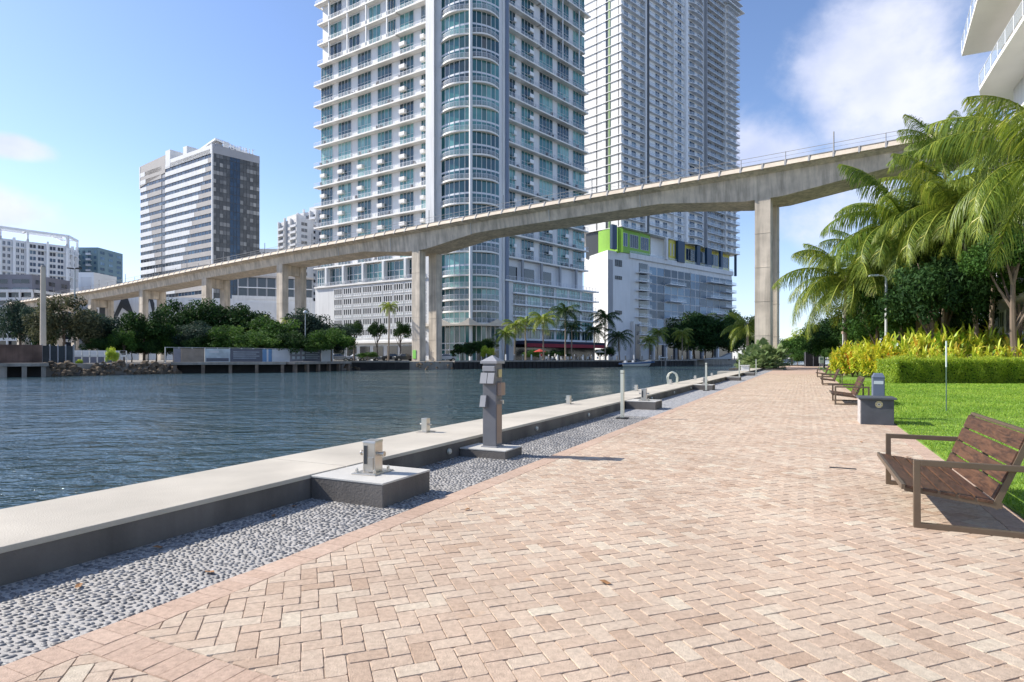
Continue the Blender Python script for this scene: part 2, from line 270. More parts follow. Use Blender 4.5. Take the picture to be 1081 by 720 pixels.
def thing(name, label, cat, loc, rot=0, group=None, kind=None):
    o = bpy.data.objects.new(name, None); COL.objects.link(o)
    o.empty_display_size = .2; o.location = loc; o.rotation_euler = (0, 0, rot)
    o['label'] = label; o['category'] = cat
    if group: o['group'] = group
    if kind: o['kind'] = kind
    return o
def tag(o, label, cat, group=None, kind=None):
    o['label'] = label; o['category'] = cat
    if group: o['group'] = group
    if kind: o['kind'] = kind
    return o
def struct(o): o['kind'] = 'structure'; return o
def relabel(o, label): o['label'] = label; return o
def copy_tree(o, loc=None, rot=None, scale=None, label=None):
    c = o.copy(); COL.objects.link(c)
    for ch in list(o.children):
        k = ch.copy(); COL.objects.link(k); k.parent = c
        for g in list(ch.children):
            q = g.copy(); COL.objects.link(q); q.parent = k
    if loc is not None: c.location = loc
    if rot is not None: c.rotation_euler = (0, 0, rot)
    if scale is not None: c.scale = scale if hasattr(scale, '__len__') else (scale,)*3
    if label: c['label'] = label
    return c
def mesh_np(name, V, F, mats, rnd=None, midx=None, smooth=False):
    """V (n,3), F (m,k) all with k corners"""
    me = bpy.data.meshes.new(name); V = np.asarray(V, dtype=np.float32); F = np.asarray(F, dtype=np.int32)
    m, k = F.shape
    me.vertices.add(len(V)); me.vertices.foreach_set('co', V.ravel())
    me.loops.add(m*k); me.loops.foreach_set('vertex_index', F.ravel())
    me.polygons.add(m); me.polygons.foreach_set('loop_start', np.arange(m, dtype=np.int32)*k)
    if midx is not None: me.polygons.foreach_set('material_index', np.asarray(midx, dtype=np.int32))
    if smooth: me.polygons.foreach_set('use_smooth', np.ones(m, dtype=bool))
    if rnd is not None:
        a = me.attributes.new('rnd', 'FLOAT', 'FACE'); a.data.foreach_set('value', np.asarray(rnd, dtype=np.float32))
    me.update(calc_edges=True)
    for x in (mats if isinstance(mats, (list, tuple)) else [mats]): me.materials.append(M[x] if isinstance(x, str) else x)
    return me
def obj(name, me, parent=None, loc=None):
    o = bpy.data.objects.new(name, me); COL.objects.link(o)
    if parent: o.parent = parent
    if loc is not None: o.location = loc
    return o
class MB:
    def __init__(s): s.v = []; s.f = []; s.m = []; s.r = []; s.sm = []; s.mats = []
    def mi(s, m):
        if m not in s.mats: s.mats.append(m)
        return s.mats.index(m)
    def add(s, vs, fs, m, r=None, smooth=False):
        b = len(s.v); s.v += [tuple(v) for v in vs]; i = s.mi(m); r = random.random() if r is None else r
        for f in fs: s.f.append([b+q for q in f]); s.m.append(i); s.r.append(r); s.sm.append(smooth)
    BF = [(0, 3, 2, 1), (4, 5, 6, 7), (0, 1, 5, 4), (1, 2, 6, 5), (2, 3, 7, 6), (3, 0, 4, 7)]
    def hexa(s, c8, m, r=None): s.add(c8, s.BF, m, r)
    def box(s, x0, x1, y0, y1, z0, z1, m, r=None):
        s.hexa([(x0, y0, z0), (x1, y0, z0), (x1, y1, z0), (x0, y1, z0), (x0, y0, z1), (x1, y0, z1), (x1, y1, z1), (x0, y1, z1)], m, r)
    def stbox(s, s0, s1, t0, t1, z0, z1, m, r=None):
        q = [st(s0, t0), st(s0, t1), st(s1, t1), st(s1, t0)]
        s.hexa([(a.x, a.y, z0) for a in q]+[(a.x, a.y, z1) for a in q], m, r)
    def prism(s, poly, z0, z1, m, mtop=None, r=None):
        n = len(poly); b = [(p[0], p[1], z0) for p in poly]; t = [(p[0], p[1], z1) for p in poly]
        area = sum(poly[i][0]*poly[(i+1) % n][1]-poly[(i+1) % n][0]*poly[i][1] for i in range(n))
        sd_ = [(i, (i+1) % n, n+(i+1) % n, n+i) for i in range(n)]
        if area < 0: sd_ = [f[::-1] for f in sd_]
        s.add(b+t, sd_, m, r)
        top = list(range(n)); top = top if area > 0 else top[::-1]
        s.add(t, [top], mtop or m, r); s.add(b, [top[::-1]], m, r)
    def beam(s, p, q, w, h, m, r=None, up=(0, 0, 1)):
        p = Vector(p); q = Vector(q); d = (q-p); ax = d.normalized(); u = Vector(up)
        if abs(ax.dot(u)) > .99: u = Vector((1, 0, 0))
        sx = ax.cross(u).normalized()*w/2; uy = sx.cross(ax).normalized()*h/2
        s.hexa([p-sx-uy, p+sx-uy, q+sx-uy, q-sx-uy, p-sx+uy, p+sx+uy, q+sx+uy, q-sx+uy], m, r)
    def tube(s, p, q, r0, r1, m, n=8, cap=True, r=None, smooth=True):
        p = Vector(p); q = Vector(q); ax = (q-p).normalized(); u = Vector((0, 0, 1)) if abs(ax.z) < .9 else Vector((1, 0, 0))
        a = ax.cross(u).normalized(); b = ax.cross(a)
        vs = [p+(a*math.cos(2*math.pi*i/n)+b*math.sin(2*math.pi*i/n))*r0 for i in range(n)]
        vs += [q+(a*math.cos(2*math.pi*i/n)+b*math.sin(2*math.pi*i/n))*r1 for i in range(n)]
        s.add(vs, [(i, (i+1) % n, n+(i+1) % n, n+i) for i in range(n)], m, r, smooth)
        if cap: s.add(vs[:n], [tuple(range(n))[::-1]], m, r); s.add(vs[n:], [tuple(range(n))], m, r)
    def path(s, pts, rs, m, n=8, r=None):
        for i in range(len(pts)-1): s.tube(pts[i], pts[i+1], rs[i], rs[i+1], m, n, True, r)
    def lathe(s, c, prof, m, n=16, r=None, smooth=True):
        c = Vector(c); vs = []
        for (rr, z) in prof: vs += [(c.x+rr*math.cos(2*math.pi*i/n), c.y+rr*math.sin(2*math.pi*i/n), c.z+z) for i in range(n)]
        fs = []
        for j in range(len(prof)-1): fs += [(j*n+i, j*n+(i+1) % n, (j+1)*n+(i+1) % n, (j+1)*n+i) for i in range(n)]
        s.add(vs, fs, m, r, smooth)
    def build(s, name, parent=None, bevel=0, local=False):
        me = bpy.data.meshes.new(name)
        if parent and not local:
            Mi = Matrix.LocRotScale(parent.location, parent.rotation_euler, None).inverted() if parent.parent is None else \
                 Matrix.LocRotScale(parent.parent.location, parent.parent.rotation_euler, None).inverted()
            vs = [Mi @ Vector(v) for v in s.v]
        else: vs = s.v
        me.from_pydata([tuple(v) for v in vs], [], s.f)
        me.polygons.foreach_set('material_index', s.m); me.polygons.foreach_set('use_smooth', s.sm)
        a = me.attributes.new('rnd', 'FLOAT', 'FACE'); a.data.foreach_set('value', s.r)
        for x in s.mats: me.materials.append(M[x])
        if bevel:
            bm = bmesh.new(); bm.from_mesh(me); bmesh.ops.remove_doubles(bm, verts=bm.verts, dist=1e-5)
            es = [e for e in bm.edges if len(e.link_faces) == 2 and e.calc_face_angle(0) > .5]
            bmesh.ops.bevel(bm, geom=es, offset=bevel, segments=2, profile=.6, affect='EDGES', clamp_overlap=True)
            bm.to_mesh(me); bm.free()
        me.update()
        o = bpy.data.objects.new(name, me); COL.objects.link(o)
        if parent: o.parent = parent
        return o
class Fac:
    """a facade line seen from the camera: P0 is its left end, P1 its right end; a along, o outward (towards the viewer), z up"""
    def __init__(s, P0, P1):
        s.P0 = Vector(P0[:2]); s.P1 = Vector(P1[:2]); s.u = (s.P1-s.P0).normalized(); s.o = Vector((s.u.y, -s.u.x)); s.L = (s.P1-s.P0).length
    def pt(s, a, o=0, z=0): p = s.P0+s.u*a+s.o*o; return Vector((p.x, p.y, z))
    def a(s, px, o=0):      # distance along the facade (at outward offset o) seen at photo column px
        k = (px-540.5)/640; q = s.P0+s.o*o
        return (k*q.y-q.x)/(s.u.x-k*s.u.y)
    def box(s, mb, a0, a1, o0, o1, z0, z1, m, r=None):
        q = [s.pt(a0, o1), s.pt(a1, o1), s.pt(a1, o0), s.pt(a0, o0)]
        mb.hexa([(p.x, p.y, z0) for p in q]+[(p.x, p.y, z1) for p in q], m, r)
    def window(s, mb, a0, a1, o, z0, z1, nv=2, nh=1, glass='glassteal', frame='white', fw=.1, r=None, rv=.2):
        r = random.random() if r is None else r
        for i in range(nv):
            for j in range(nh):
                x0 = a0+(a1-a0)*i/nv; x1 = a0+(a1-a0)*(i+1)/nv; y0 = z0+(z1-z0)*j/nh; y1 = z0+(z1-z0)*(j+1)/nh
                q = [s.pt(x0, o+.05, y0), s.pt(x1, o+.05, y0), s.pt(x1, o+.05, y1), s.pt(x0, o+.05, y1)]
                mb.add(q, [(0, 1, 2, 3)], glass, min(1, max(0, r+random.uniform(-rv, rv))))
        for i in range(nv+1):
            x = a0+(a1-a0)*i/nv; s.box(mb, x-fw/2, x+fw/2, o-.02, o+.12, z0, z1, frame)
        for j in range(nh+1):
            y = z0+(z1-z0)*j/nh; s.box(mb, a0-fw/2, a1+fw/2, o-.02, o+.10, y-fw/2, y+fw/2, frame)
    def rail(s, mb, a0, a1, o, z, h=1.05, step=1.5, m='rail', bars=4, th=.06):
        n = max(1, round((a1-a0)/step))
        for i in range(n+1):
            x = a0+(a1-a0)*i/n; s.box(mb, x-th/2, x+th/2, o-th/2, o+th/2, z, z+h, m)
        for j in range(bars):
            y = z+h*(j+1)/bars; w = th*(1.3 if j == bars-1 else .6)
            s.box(mb, a0, a1, o-.03, o+.03, y-w/2, y+w/2, m)
class Many:
    """windows of a building: the ~96 that show largest become parts, the rest one stuff part"""
    def __init__(s, name='window'): s.items = []; s.name = name
    def add(s, P, size, fn): s.items.append((size/max(1, Vector(P[:2]).length), fn))
    def build(s, root, most=96):
        s.items.sort(key=lambda t: -t[0])
        for _, fn in s.items[:most]:
            mb = MB(); fn(mb); mb.build(s.name, root)
        if len(s.items) > most:
            mb = MB()
            for _, fn in s.items[most:]: fn(mb)
            o = mb.build(s.name+'_rows', root); o['kind'] = 'stuff'
# ------------------------------------------------------------------ the setting: water, banks, paving
WZ = -.4; BZ = .9
def poly_obj(name, pts, z, m, kind='structure'):
    me = bpy.data.meshes.new(name); me.from_pydata([(p[0], p[1], z) for p in pts], [], [list(range(len(pts)))]); me.materials.append(M[m])
    if me.polygons[0].normal.z < 0: me.flip_normals()
    o = obj(name, me); o['kind'] = kind; return o
poly_obj('river_water', [(-900, -200), (900, -200), (900, 2500), (-900, 2500)], WZ, 'water')
BANK = [(-120, -30), (-75, 28), (-51.5, 61), (-48, 64), (-44.6, 69.5), (-42.4, 76), (-30.4, 81), (-25.7, 97), (-12.7, 101), (7.5, 121.6), (29.2, 135), (38.5, 152), (66, 187), (100, 240), (190, 390), (500, 900)]
def bank():
    mb = MB(); mb.prism([(p[0], p[1]) for p in BANK]+[(700, 3000), (-3500, 3000), (-3500, -30)], WZ-1.5, BZ, 'bankconc', 'farground')
    struct(mb.build('far_bank_ground'))
bank()
def near_ground():
    mb = MB()
    q = [st(-60, -5.93), st(150, -5.93), st(175, 10), st(190, 60), st(900, 300), st(900, 900), st(-60, 900)]
    mb.prism([(p.x, p.y) for p in q], WZ-1.5, -.03, 'bankconc', 'dirt')
    struct(mb.build('near_bank_ground'))
near_ground()
# seawall with its coping cap
def seawall():
    t = thing('seawall', 'long low seawall with a smooth beige coping between the pebble strip and the river', 'wall', st(20, -5.4, 0))
    mb = MB(); mb.stbox(-12, 118, -5.92, -4.80, -.03, .205, 'darkgrey'); mb.build('wall_face', t)
    for i in range(-2, 20):
        mb = MB(); mb.stbox(i*6-.5+.008, i*6+5.5-.008, -6.0, -4.79, .205, .25, 'coping'); mb.build('coping', t, bevel=.008)
    return t
seawall()
for s_ in (7.73, 11.0, 14.2, 17.2, 21, 25, 29, 33):
    mb = MB(); c = st(s_, -4.785, .11)
    mb.tube(c, c+Vector((E.x*.03, E.y*.03, 0)), .045, .04, 'steelpost', 14); c2 = c+Vector((E.x*.03, E.y*.03, 0)); mb.tube(c2, c2+Vector((E.x*.006, E.y*.006, 0)), .028, .02, 'blocktop', 12)
    o = mb.build('wall_light'); tag(o, 'small round recessed light disc on the dark side of the seawall', 'light', 'round lights in the seawall face')

# pebble strip: mortar bed, set pebbles near, painted-size cells far away
def pebbles():
    mb = MB(); mb.stbox(-12, 118, -4.83, -3.53, -.06, -.012, 'mortar'); bed = struct(mb.build('pebble_strip'))
    mb = MB(); mb.stbox(15.5, 118, -4.795, -3.535, -.012, -.004, 'pebblefar'); mb.build('pebble_strip_far').parent = bed
    # unit pebble, 14 faces as quads+... use a small uv dome
    nseg, nring = 8, 3
    base = []
    for j in range(nring):
        ph = (j/(nring))*math.pi/2
        for i in range(nseg): base.append((math.cos(2*math.pi*i/nseg)*math.cos(ph), math.sin(2*math.pi*i/nseg)*math.cos(ph), math.sin(ph)))
    base.append((0, 0, 1)); base = np.array(base)
    faces = [(j*nseg+i, j*nseg+(i+1) % nseg, (j+1)*nseg+(i+1) % nseg, (j+1)*nseg+i) for j in range(nring-1) for i in range(nseg)]
    tip = nring*nseg; faces += [((nring-1)*nseg+i, (nring-1)*nseg+(i+1) % nseg, tip, tip) for i in range(nseg)]
    faces = np.array(faces)
    pts = []
    s0 = .6
    while s0 < 15.5:
        t0 = -4.78+random.uniform(0, .04)
        while t0 < -3.55:
            pts.append((s0+random.uniform(-.012, .012), t0+random.uniform(-.01, .01))); t0 += .052 if s0 < 11 else .06
        s0 += .036 if s0 < 11 else .046
    pts = np.array(pts); n = len(pts)
    print('pebbles', n)
    a = rng.uniform(.019, .028, n); b = a*rng.uniform(.50, .74, n); h = rng.uniform(.007, .012, n); th = math.pi/2+.35*np.sin(pts[:, 0]*2.1+pts[:, 1]*3)+rng.normal(0, .35, n)
    c, s = np.cos(th), np.sin(th)
    lx = base[None, :, 0]*a[:, None]; ly = base[None, :, 1]*b[:, None]; lz = base[None, :, 2]*h[:, None]-.013
    S_ = pts[:, 0, None]+lx*c[:, None]-ly*s[:, None]; T_ = pts[:, 1, None]+lx*s[:, None]+ly*c[:, None]
    V = np.stack([D.x*S_+E.x*T_, D.y*S_+E.y*T_, lz], -1).reshape(-1, 3)
    F = (faces[None]+np.arange(n)[:, None, None]*len(base)).reshape(-1, 4)
    # triangles stored as quads with a repeated corner are not allowed: split them off
    tri = F[:, 2] == F[:, 3]; rnd = np.repeat(np.clip(rng.normal(.42, .22, n), 0, 1), len(faces))
    me = mesh_np('pebbles', V, np.concatenate([F[~tri][:, [0, 1, 2]], F[~tri][:, [0, 2, 3]], F[tri][:, :3]]), 'pebble', np.concatenate([rnd[~tri], rnd[~tri], rnd[tri]]), smooth=True)
    o = obj('pebbles', me); o['label'] = 'grey pebbles set in pale mortar along the foot of the seawall'; o['category'] = 'pebbles'; o['kind'] = 'stuff'
pebbles()

# pavers: every brick is geometry
def clip(poly, nx, ny, d):      # keep nx*x+ny*y <= d
    out = []
    for i in range(len(poly)):
        p, q = poly[i], poly[(i+1) % len(poly)]; a = nx*p[0]+ny*p[1]-d; b = nx*q[0]+ny*q[1]-d
        if a <= 0: out.append(p)
        if (a < 0) != (b < 0) and a != b: k = a/(a-b); out.append((p[0]+(q[0]-p[0])*k, p[1]+(q[1]-p[1])*k))
    return out
def pavers():
    TL, TR, TIN = -3.53, 1.84, -3.53+.235
    SB0, SB1 = 1.845, 2.08
    mb = MB(); mb.stbox(-6, 128, TL, TR+.0, -.05, -.006, 'joint'); bed = struct(mb.build('promenade_bed'))
    polys = []; border = []
    Lb, Wb = .212, .106
    # herringbone turned 45 degrees to the promenade, in (s, t)
    c45 = math.cos(R(45))
    def region(poly, s0, s1):
        p = clip(poly, 0, -1, -TIN); p = clip(p, 0, 1, TR-.235) if len(p) > 2 else p
        p = clip(p, -1, 0, -s0) if len(p) > 2 else p; p = clip(p, 1, 0, s1) if len(p) > 2 else p
        return p
    SMAX = 62
    for (s0, s1) in ((-.5, SB0), (SB1, SMAX)):
        n0 = int((s0-6)/Wb*.8)-60; rngd = range(-int(70/Wb), int(70/Wb))
        # lattice: herringbone unit vectors in cells of Wb: horizontal brick at (i,i') ...
        for k in range(-900, 900):
            for j in range(-450, 450):
                # horizontal brick occupying cells (4j+k, k),(4j+k+1, k); vertical brick cells (4j+k+2, k-1..k)... standard 2:1 herringbone
                x = 4*j+k; y = k
                cx, cy = (x+1)*Wb, (y+.5)*Wb
                S_ = (cx-cy)*c45; T_ = (cx+cy)*c45
                if S_ < s0-.3 or S_ > s1+.3 or T_ < TIN-.3 or T_ > TR+.2: continue
                for (x0, y0, w, h) in ((x, y, 2, 1), (x+3, y, 1, 2)):
                    q = [((a_-b_)*Wb*c45, (a_+b_)*Wb*c45) for a_, b_ in ((x0, y0), (x0+w, y0), (x0+w, y0+h), (x0, y0+h))]
                    ss = [v[0] for v in q]; ts = [v[1] for v in q]
                    if min(ss) >= s0 and max(ss) <= s1 and min(ts) >= TIN and max(ts) <= TR-.235: polys.append(q)
                    else:
                        q = region(q, s0, s1)
                        if len(q) > 2: polys.append(q)
    s_ = -.5
    while s_ < 70:
        border.append([(s_, TL), (s_+Wb*1.09, TL), (s_+Wb*1.09, TIN), (s_, TIN)]); border.append([(s_, TR-.235), (s_+Wb*1.09, TR-.235), (s_+Wb*1.09, TR), (s_, TR)]); s_ += Wb*1.09
    t_ = TIN
    while t_ < TR-.24:
        border.append([(SB0, t_), (SB1, t_), (SB1, t_+Wb*1.02), (SB0, t_+Wb*1.02)]); t_ += Wb*1.02
    print('pavers', len(polys), len(border))
    for name, lst, m in (('herringbone_pavers', polys, 'paver'), ('border_pavers', border, 'paverborder')):
        V = []; F4 = []; r4 = []; FN = []; rN = []
        for q in lst:
            n = len(q); ar = sum(q[i][0]*q[(i+1) % n][1]-q[(i+1) % n][0]*q[i][1] for i in range(n))/2
            if abs(ar) < .0006: continue
            if ar > 0: q = q[::-1]      # (s,t) is mirrored with respect to (x,y)
            cx = sum(p[0] for p in q)/n; cy = sum(p[1] for p in q)/n; sr = cx
            r = min(1, max(0, random.gauss(.5, .23))); dz = random.uniform(-.0015, .001); tx = random.gauss(0, .006); ty = random.gauss(0, .006)
            gap = random.choice((.0012, .0016, .002, .003, .0045)) if m == 'paver' else .0015; bv = random.uniform(.0015, .004) if m == 'paver' else .002
            if n == 4 and cx < 24 and m == 'paver':
                q8 = []
                for i in range(4):
                    p0, p1, p2 = q[i-1], q[i], q[(i+1) % 4]; cc = random.uniform(.004, .012)
                    for o_ in (p0, p2):
                        l = math.hypot(o_[0]-p1[0], o_[1]-p1[1]); k = min(.4, cc/l); q8.append((p1[0]+(o_[0]-p1[0])*k, p1[1]+(o_[1]-p1[1])*k))
                q = q8; n = 8
            b = len(V)
            for ins, z in ((gap, -.012), (gap, -.005), (gap+bv, 0)):
                for p in q:
                    dx, dy = p[0]-cx, p[1]-cy; l = math.hypot(dx, dy) or 1; k = 1-min(.45, ins*1.41/l)
                    jx = random.uniform(-.0013, .0013) if m == 'paver' and sr < 9 else 0
                    ps, pt_ = cx+dx*k+jx, cy+dy*k-jx
                    V.append((D.x*ps+E.x*pt_, D.y*ps+E.y*pt_, z+dz+(dx*tx+dy*ty)))
            near = sr < 26
            for lay in ((0, 1) if near else (1,)):
                for i in range(n): F4.append((b+lay*n+i, b+lay*n+(i+1) % n, b+(lay+1)*n+(i+1) % n, b+(lay+1)*n+i)); r4.append(r)
            FN.append([b+2*n+i for i in range(n)]); rN.append(r)
        me = bpy.data.meshes.new(name); me.from_pydata(V, [], F4+FN)
        at = me.attributes.new('rnd', 'FLOAT', 'FACE'); at.data.foreach_set('value', r4+rN); me.materials.append(M[m]); me.update()
        o = obj(name, me); o.parent = bed
    # far end of the promenade where single bricks no longer show
    mb = MB(); mb.stbox(62, 128, TL, TR, -.006, .001, 'paverborder'); mb.build('far_paving').parent = bed
pavers()
for (a, b, c, d) in ((101.5, 128, -9, -3.53), (101.5, 132, 1.84, 12)):
    mb = MB(); mb.stbox(a, b, c, d, -.05, 0, 'paverborder'); struct(mb.build('promenade_turn_paving'))
mb = MB(); c = st(12.1, -.55, .002)
mb.stbox(9.35, 9.43, .30, .62, -.004, .004, 'black'); o = mb.build('floor_drain'); 
for i in range(6): pass
tag(o, 'small dark square drain grate let into the brick promenade', 'drain')

# lawn
def lawn():
    q = [st(-6, 1.84), st(110, 1.84), st(110, 60), st(-6, 60)]
    mb = MB(); mb.prism([(p.x, p.y) for p in q], -.06, .012, 'lawn'); l = struct(mb.build('lawn'))
    n = 210000
    # denser near the camera
    s = 3+(rng.random(n)**1.8)*44; t = 1.86+rng.random(n)**1.25*(4+s*.42)
    x = D.x*s+E.x*t; y = D.y*s+E.y*t
    keep = (y < 37.5) | (x < 23); x = x[keep]; y = y[keep]; n = len(x)
    th = rng.random(n)*6.28; h = rng.uniform(.02, .042, n)*(1+(y > 15)*.5); w = rng.uniform(.0025, .005, n)*(1+y/9); ln = rng.uniform(.0, .05, n)
    la = rng.random(n)*6.28
    V = np.empty((n, 3, 3)); V[:, 0] = np.stack([x-np.cos(th)*w, y-np.sin(th)*w, np.full(n, .01)], -1); V[:, 1] = np.stack([x+np.cos(th)*w, y+np.sin(th)*w, np.full(n, .01)], -1)
    V[:, 2] = np.stack([x+np.cos(la)*ln, y+np.sin(la)*ln, .012+h], -1)
    F = np.arange(n*3).reshape(n, 3)
    pr = .5+.3*np.sin(x*1.3+np.sin(y*.9)*2)*np.cos(y*1.1)
    o = obj('grass', mesh_np('grass', V.reshape(-1, 3), F, 'grass', np.clip(pr*.7+rng.normal(.15, .2, n), 0, 1)))
    tag(o, 'short bright green lawn grass beside the promenade', 'grass', kind='stuff')
lawn()

# ------------------------------------------------------------------ elevated railway bridge
BU = Vector((-50, 33)).normalized(); BP = Vector((-BU.y, -BU.x))*-1     # along (leftwards), across (away from the camera)
BP = Vector((.5508, .8346))
def bpt(d, off=0, z=0):      # d metres left of the mid-river-bank pier (k=0), off metres behind the near web
    return Vector((-16+BU.x*d+BP.x*off, 113+BU.y*d+BP.y*off, z))
KD = 59.9
zk = [(-3.2, 28.2), (-1.29, 27.2), (-.97, 26.9), (-.76, 26.8), (-.3, 26.5), (.3, 25.8), (.69, 25.5), (1.18, 24.7), (1.73, 23.6), (2.22, 22.7), (3.6, 21.9), (6, 20)]
def ztop(d):
    k = d/KD
    for (a, za), (b, zb) in zip(zk, zk[1:]):
        if k <= b: return za+(zb-za)*(k-a)/(b-a)
    return zk[-1][1]
PIERS = [-2.15*KD, -.985*KD, 2.7, .735*KD, 1.25*KD, 1.79*KD, 2.33*KD, 2.75*KD, 3.3*KD]
def bridge():
    root = thing('railway_bridge', 'long grey concrete elevated railway bridge crossing the river on paired piers', 'bridge', bpt(0, 2.7, 0))
    def depth(d):       # girder web depth below the parapet panels, haunched at the two river piers
        w = 1.95
        for pd in PIERS[:3]:
            x = abs(d-pd)
            if x < 14: w = max(w, 1.95+1.45*min(1, (14-x)/11.5))
        return w
    ds = sorted(set([i*3.0 for i in range(-50, 110)]+[p for p in PIERS]+[p+q for p in PIERS[:3] for q in (-14, -2.5, 2.5, 14)]))
    ds = [d for d in ds if -150 <= d <= 320]
    prof = lambda d: [(-.95, -.05), (-1.1, -.80), (-.15, -1.12), (0.15, -.85-depth(d)), (6.25, -.85-depth(d)), (6.6, -1.12), (7.6, -.80), (7.4, -.05)]
    mb = MB(); vs = []; n = 8
    for d in ds:
        for o, z in prof(d): vs.append(bpt(d, o, ztop(d)+z))
    fs = [(j*n+i, (j+1)*n+i, (j+1)*n+(i+1) % n, j*n+(i+1) % n) for j in range(len(ds)-1) for i in range(n)]
    mb.add(vs, fs, 'concrete'); mb.build('girder', root)
    # cream parapet panels with dark brackets between
    pan = Many('parapet_panel'); brk = Many('parapet_bracket'); br = MB(); d = -150; st_ = 2.75
    while d < 318:
        for (o0, o1, sgn) in ((-1.22, -.97, 1), (7.45, 7.7, -1)):
            z0, z1 = ztop(d), ztop(d+st_)
            a, b = d+.1, d+st_-.1
            lo = -.30 if sgn > 0 else 0; lo2 = 0 if sgn > 0 else .3
            k_ = .62*sgn
            def pf(m, a=a, b=b, o0=o0, o1=o1, k_=k_, z0=z0, z1=z1):
                m.hexa([bpt(a, o0-(.35 if k_ > 0 else -.0), z0-.72), bpt(a, o1+(.0 if k_ > 0 else .35), z0-.72), bpt(b, o1+(.0 if k_ > 0 else .35), z1-.72), bpt(b, o0-(.35 if k_ > 0 else 0), z1-.72),
                     bpt(a, o0+.1, z0), bpt(a, o1-(-.1 if k_ > 0 else .1), z0), bpt(b, o1-(-.1 if k_ > 0 else .1), z1), bpt(b, o0+.1, z1)], 'concrete_pale')
            pan.add(bpt((a+b)/2), 1 if sgn > 0 else .01, pf)
            def bf(m, d=d, o0=o0, o1=o1, sgn=sgn, z0=z0): m.beam(bpt(d, (o0+.06) if sgn > 0 else o1-.06, z0+.06), bpt(d, (o0-.38) if sgn > 0 else o1+.38, z0-.85), .2, .16, 'bridgerail')
            brk.add(bpt(d), 1 if sgn > 0 else .01, bf)
        br.beam(bpt(d, -1.14, ztop(d)+.03), bpt(d+st_, -1.14, ztop(d+st_)+.03), .14, .09, 'bridgerail')
        d += st_
    pan.build(root, 96); brk.build(root, 96); br.build('parapet_rail', root)
    rn = MB(); r2 = MB(); d = -150; k = 0
    while d < 300:
        for o, r in ((-.9, rn), (7.3, r2)):
            r.beam(bpt(d, o, ztop(d)), bpt(d, o, ztop(d)+1.15), .07, .07, 'bridgerail')
            r.beam(bpt(d, o, ztop(d)+1.1), bpt(d+5.5, o, ztop(d+5.5)+1.1), .05, .05, 'bridgerail')
            r.beam(bpt(d, o, ztop(d)+.6), bpt(d+5.5, o, ztop(d+5.5)+.6), .03, .03, 'bridgerail')
        if k % 3 == 0: rn.beam(bpt(d, -.9, ztop(d)), bpt(d, -.9, ztop(d)+2.5), .11, .11, 'bridgerail')
        d += 5.5; k += 1
    rn.build('railing', root); r2.build('railing', root)
    for i, pd in enumerate(PIERS):
        zt = ztop(pd)-.85-depth(pd); zb = 0 if i < 2 else BZ
        e = bpy.data.objects.new('pier', None); COL.objects.link(e); e.parent = root
        w, th = (1.95, 1.7) if i < 3 else (2.1, 1.6)
        for off in (.1, 4.9 if i < 3 else 5.0):
            q = [bpt(pd-w/2, off), bpt(pd+w/2, off), bpt(pd+w/2, off+th), bpt(pd-w/2, off+th)]
            mb = MB(); mb.prism([(p.x, p.y) for p in q], zb-.5, zt+.02, 'concrete')
            for k in range(1, 5):      # formwork joints, a shade proud
                z = zb+(zt-zb)*k/5; q2 = [bpt(pd-w/2-.03, off-.03), bpt(pd+w/2+.03, off-.03), bpt(pd+w/2+.03, off+th+.03), bpt(pd-w/2-.03, off+th+.03)]
                mb.prism([(p.x, p.y) for p in q2], z-.05, z+.05, 'concrete')
            mb.build('column', e)
        if i >= 3:
            q = [bpt(pd-.8, .3), bpt(pd+.8, .3), bpt(pd+.8, 6.4), bpt(pd-.8, 6.4)]
            mb = MB(); mb.prism([(p.x, p.y) for p in q], zt-2.2, zt+.01, 'concrete'); mb.build('crossbeam', e)
    for dd in (-42, -26.5, -10.6, 9, 24):
        mb = MB(); z = ztop(dd); mb.tube(bpt(dd, -.32, z-1.0), bpt(dd, -.06, z-.85-depth(dd)-.1), .07, .07, 'lampgrey', 8); mb.build('drain_pipe', root)
    mb = MB(); 
    q = [bpt(2.6, -.0), bpt(3.4, -.0), bpt(3.4, .12), bpt(2.6, .12)]
    mb.prism([(v.x, v.y) for v in q], BZ+.5, BZ+2.1, 'green_sign'); mb.build('green_notice', root)
bridge()

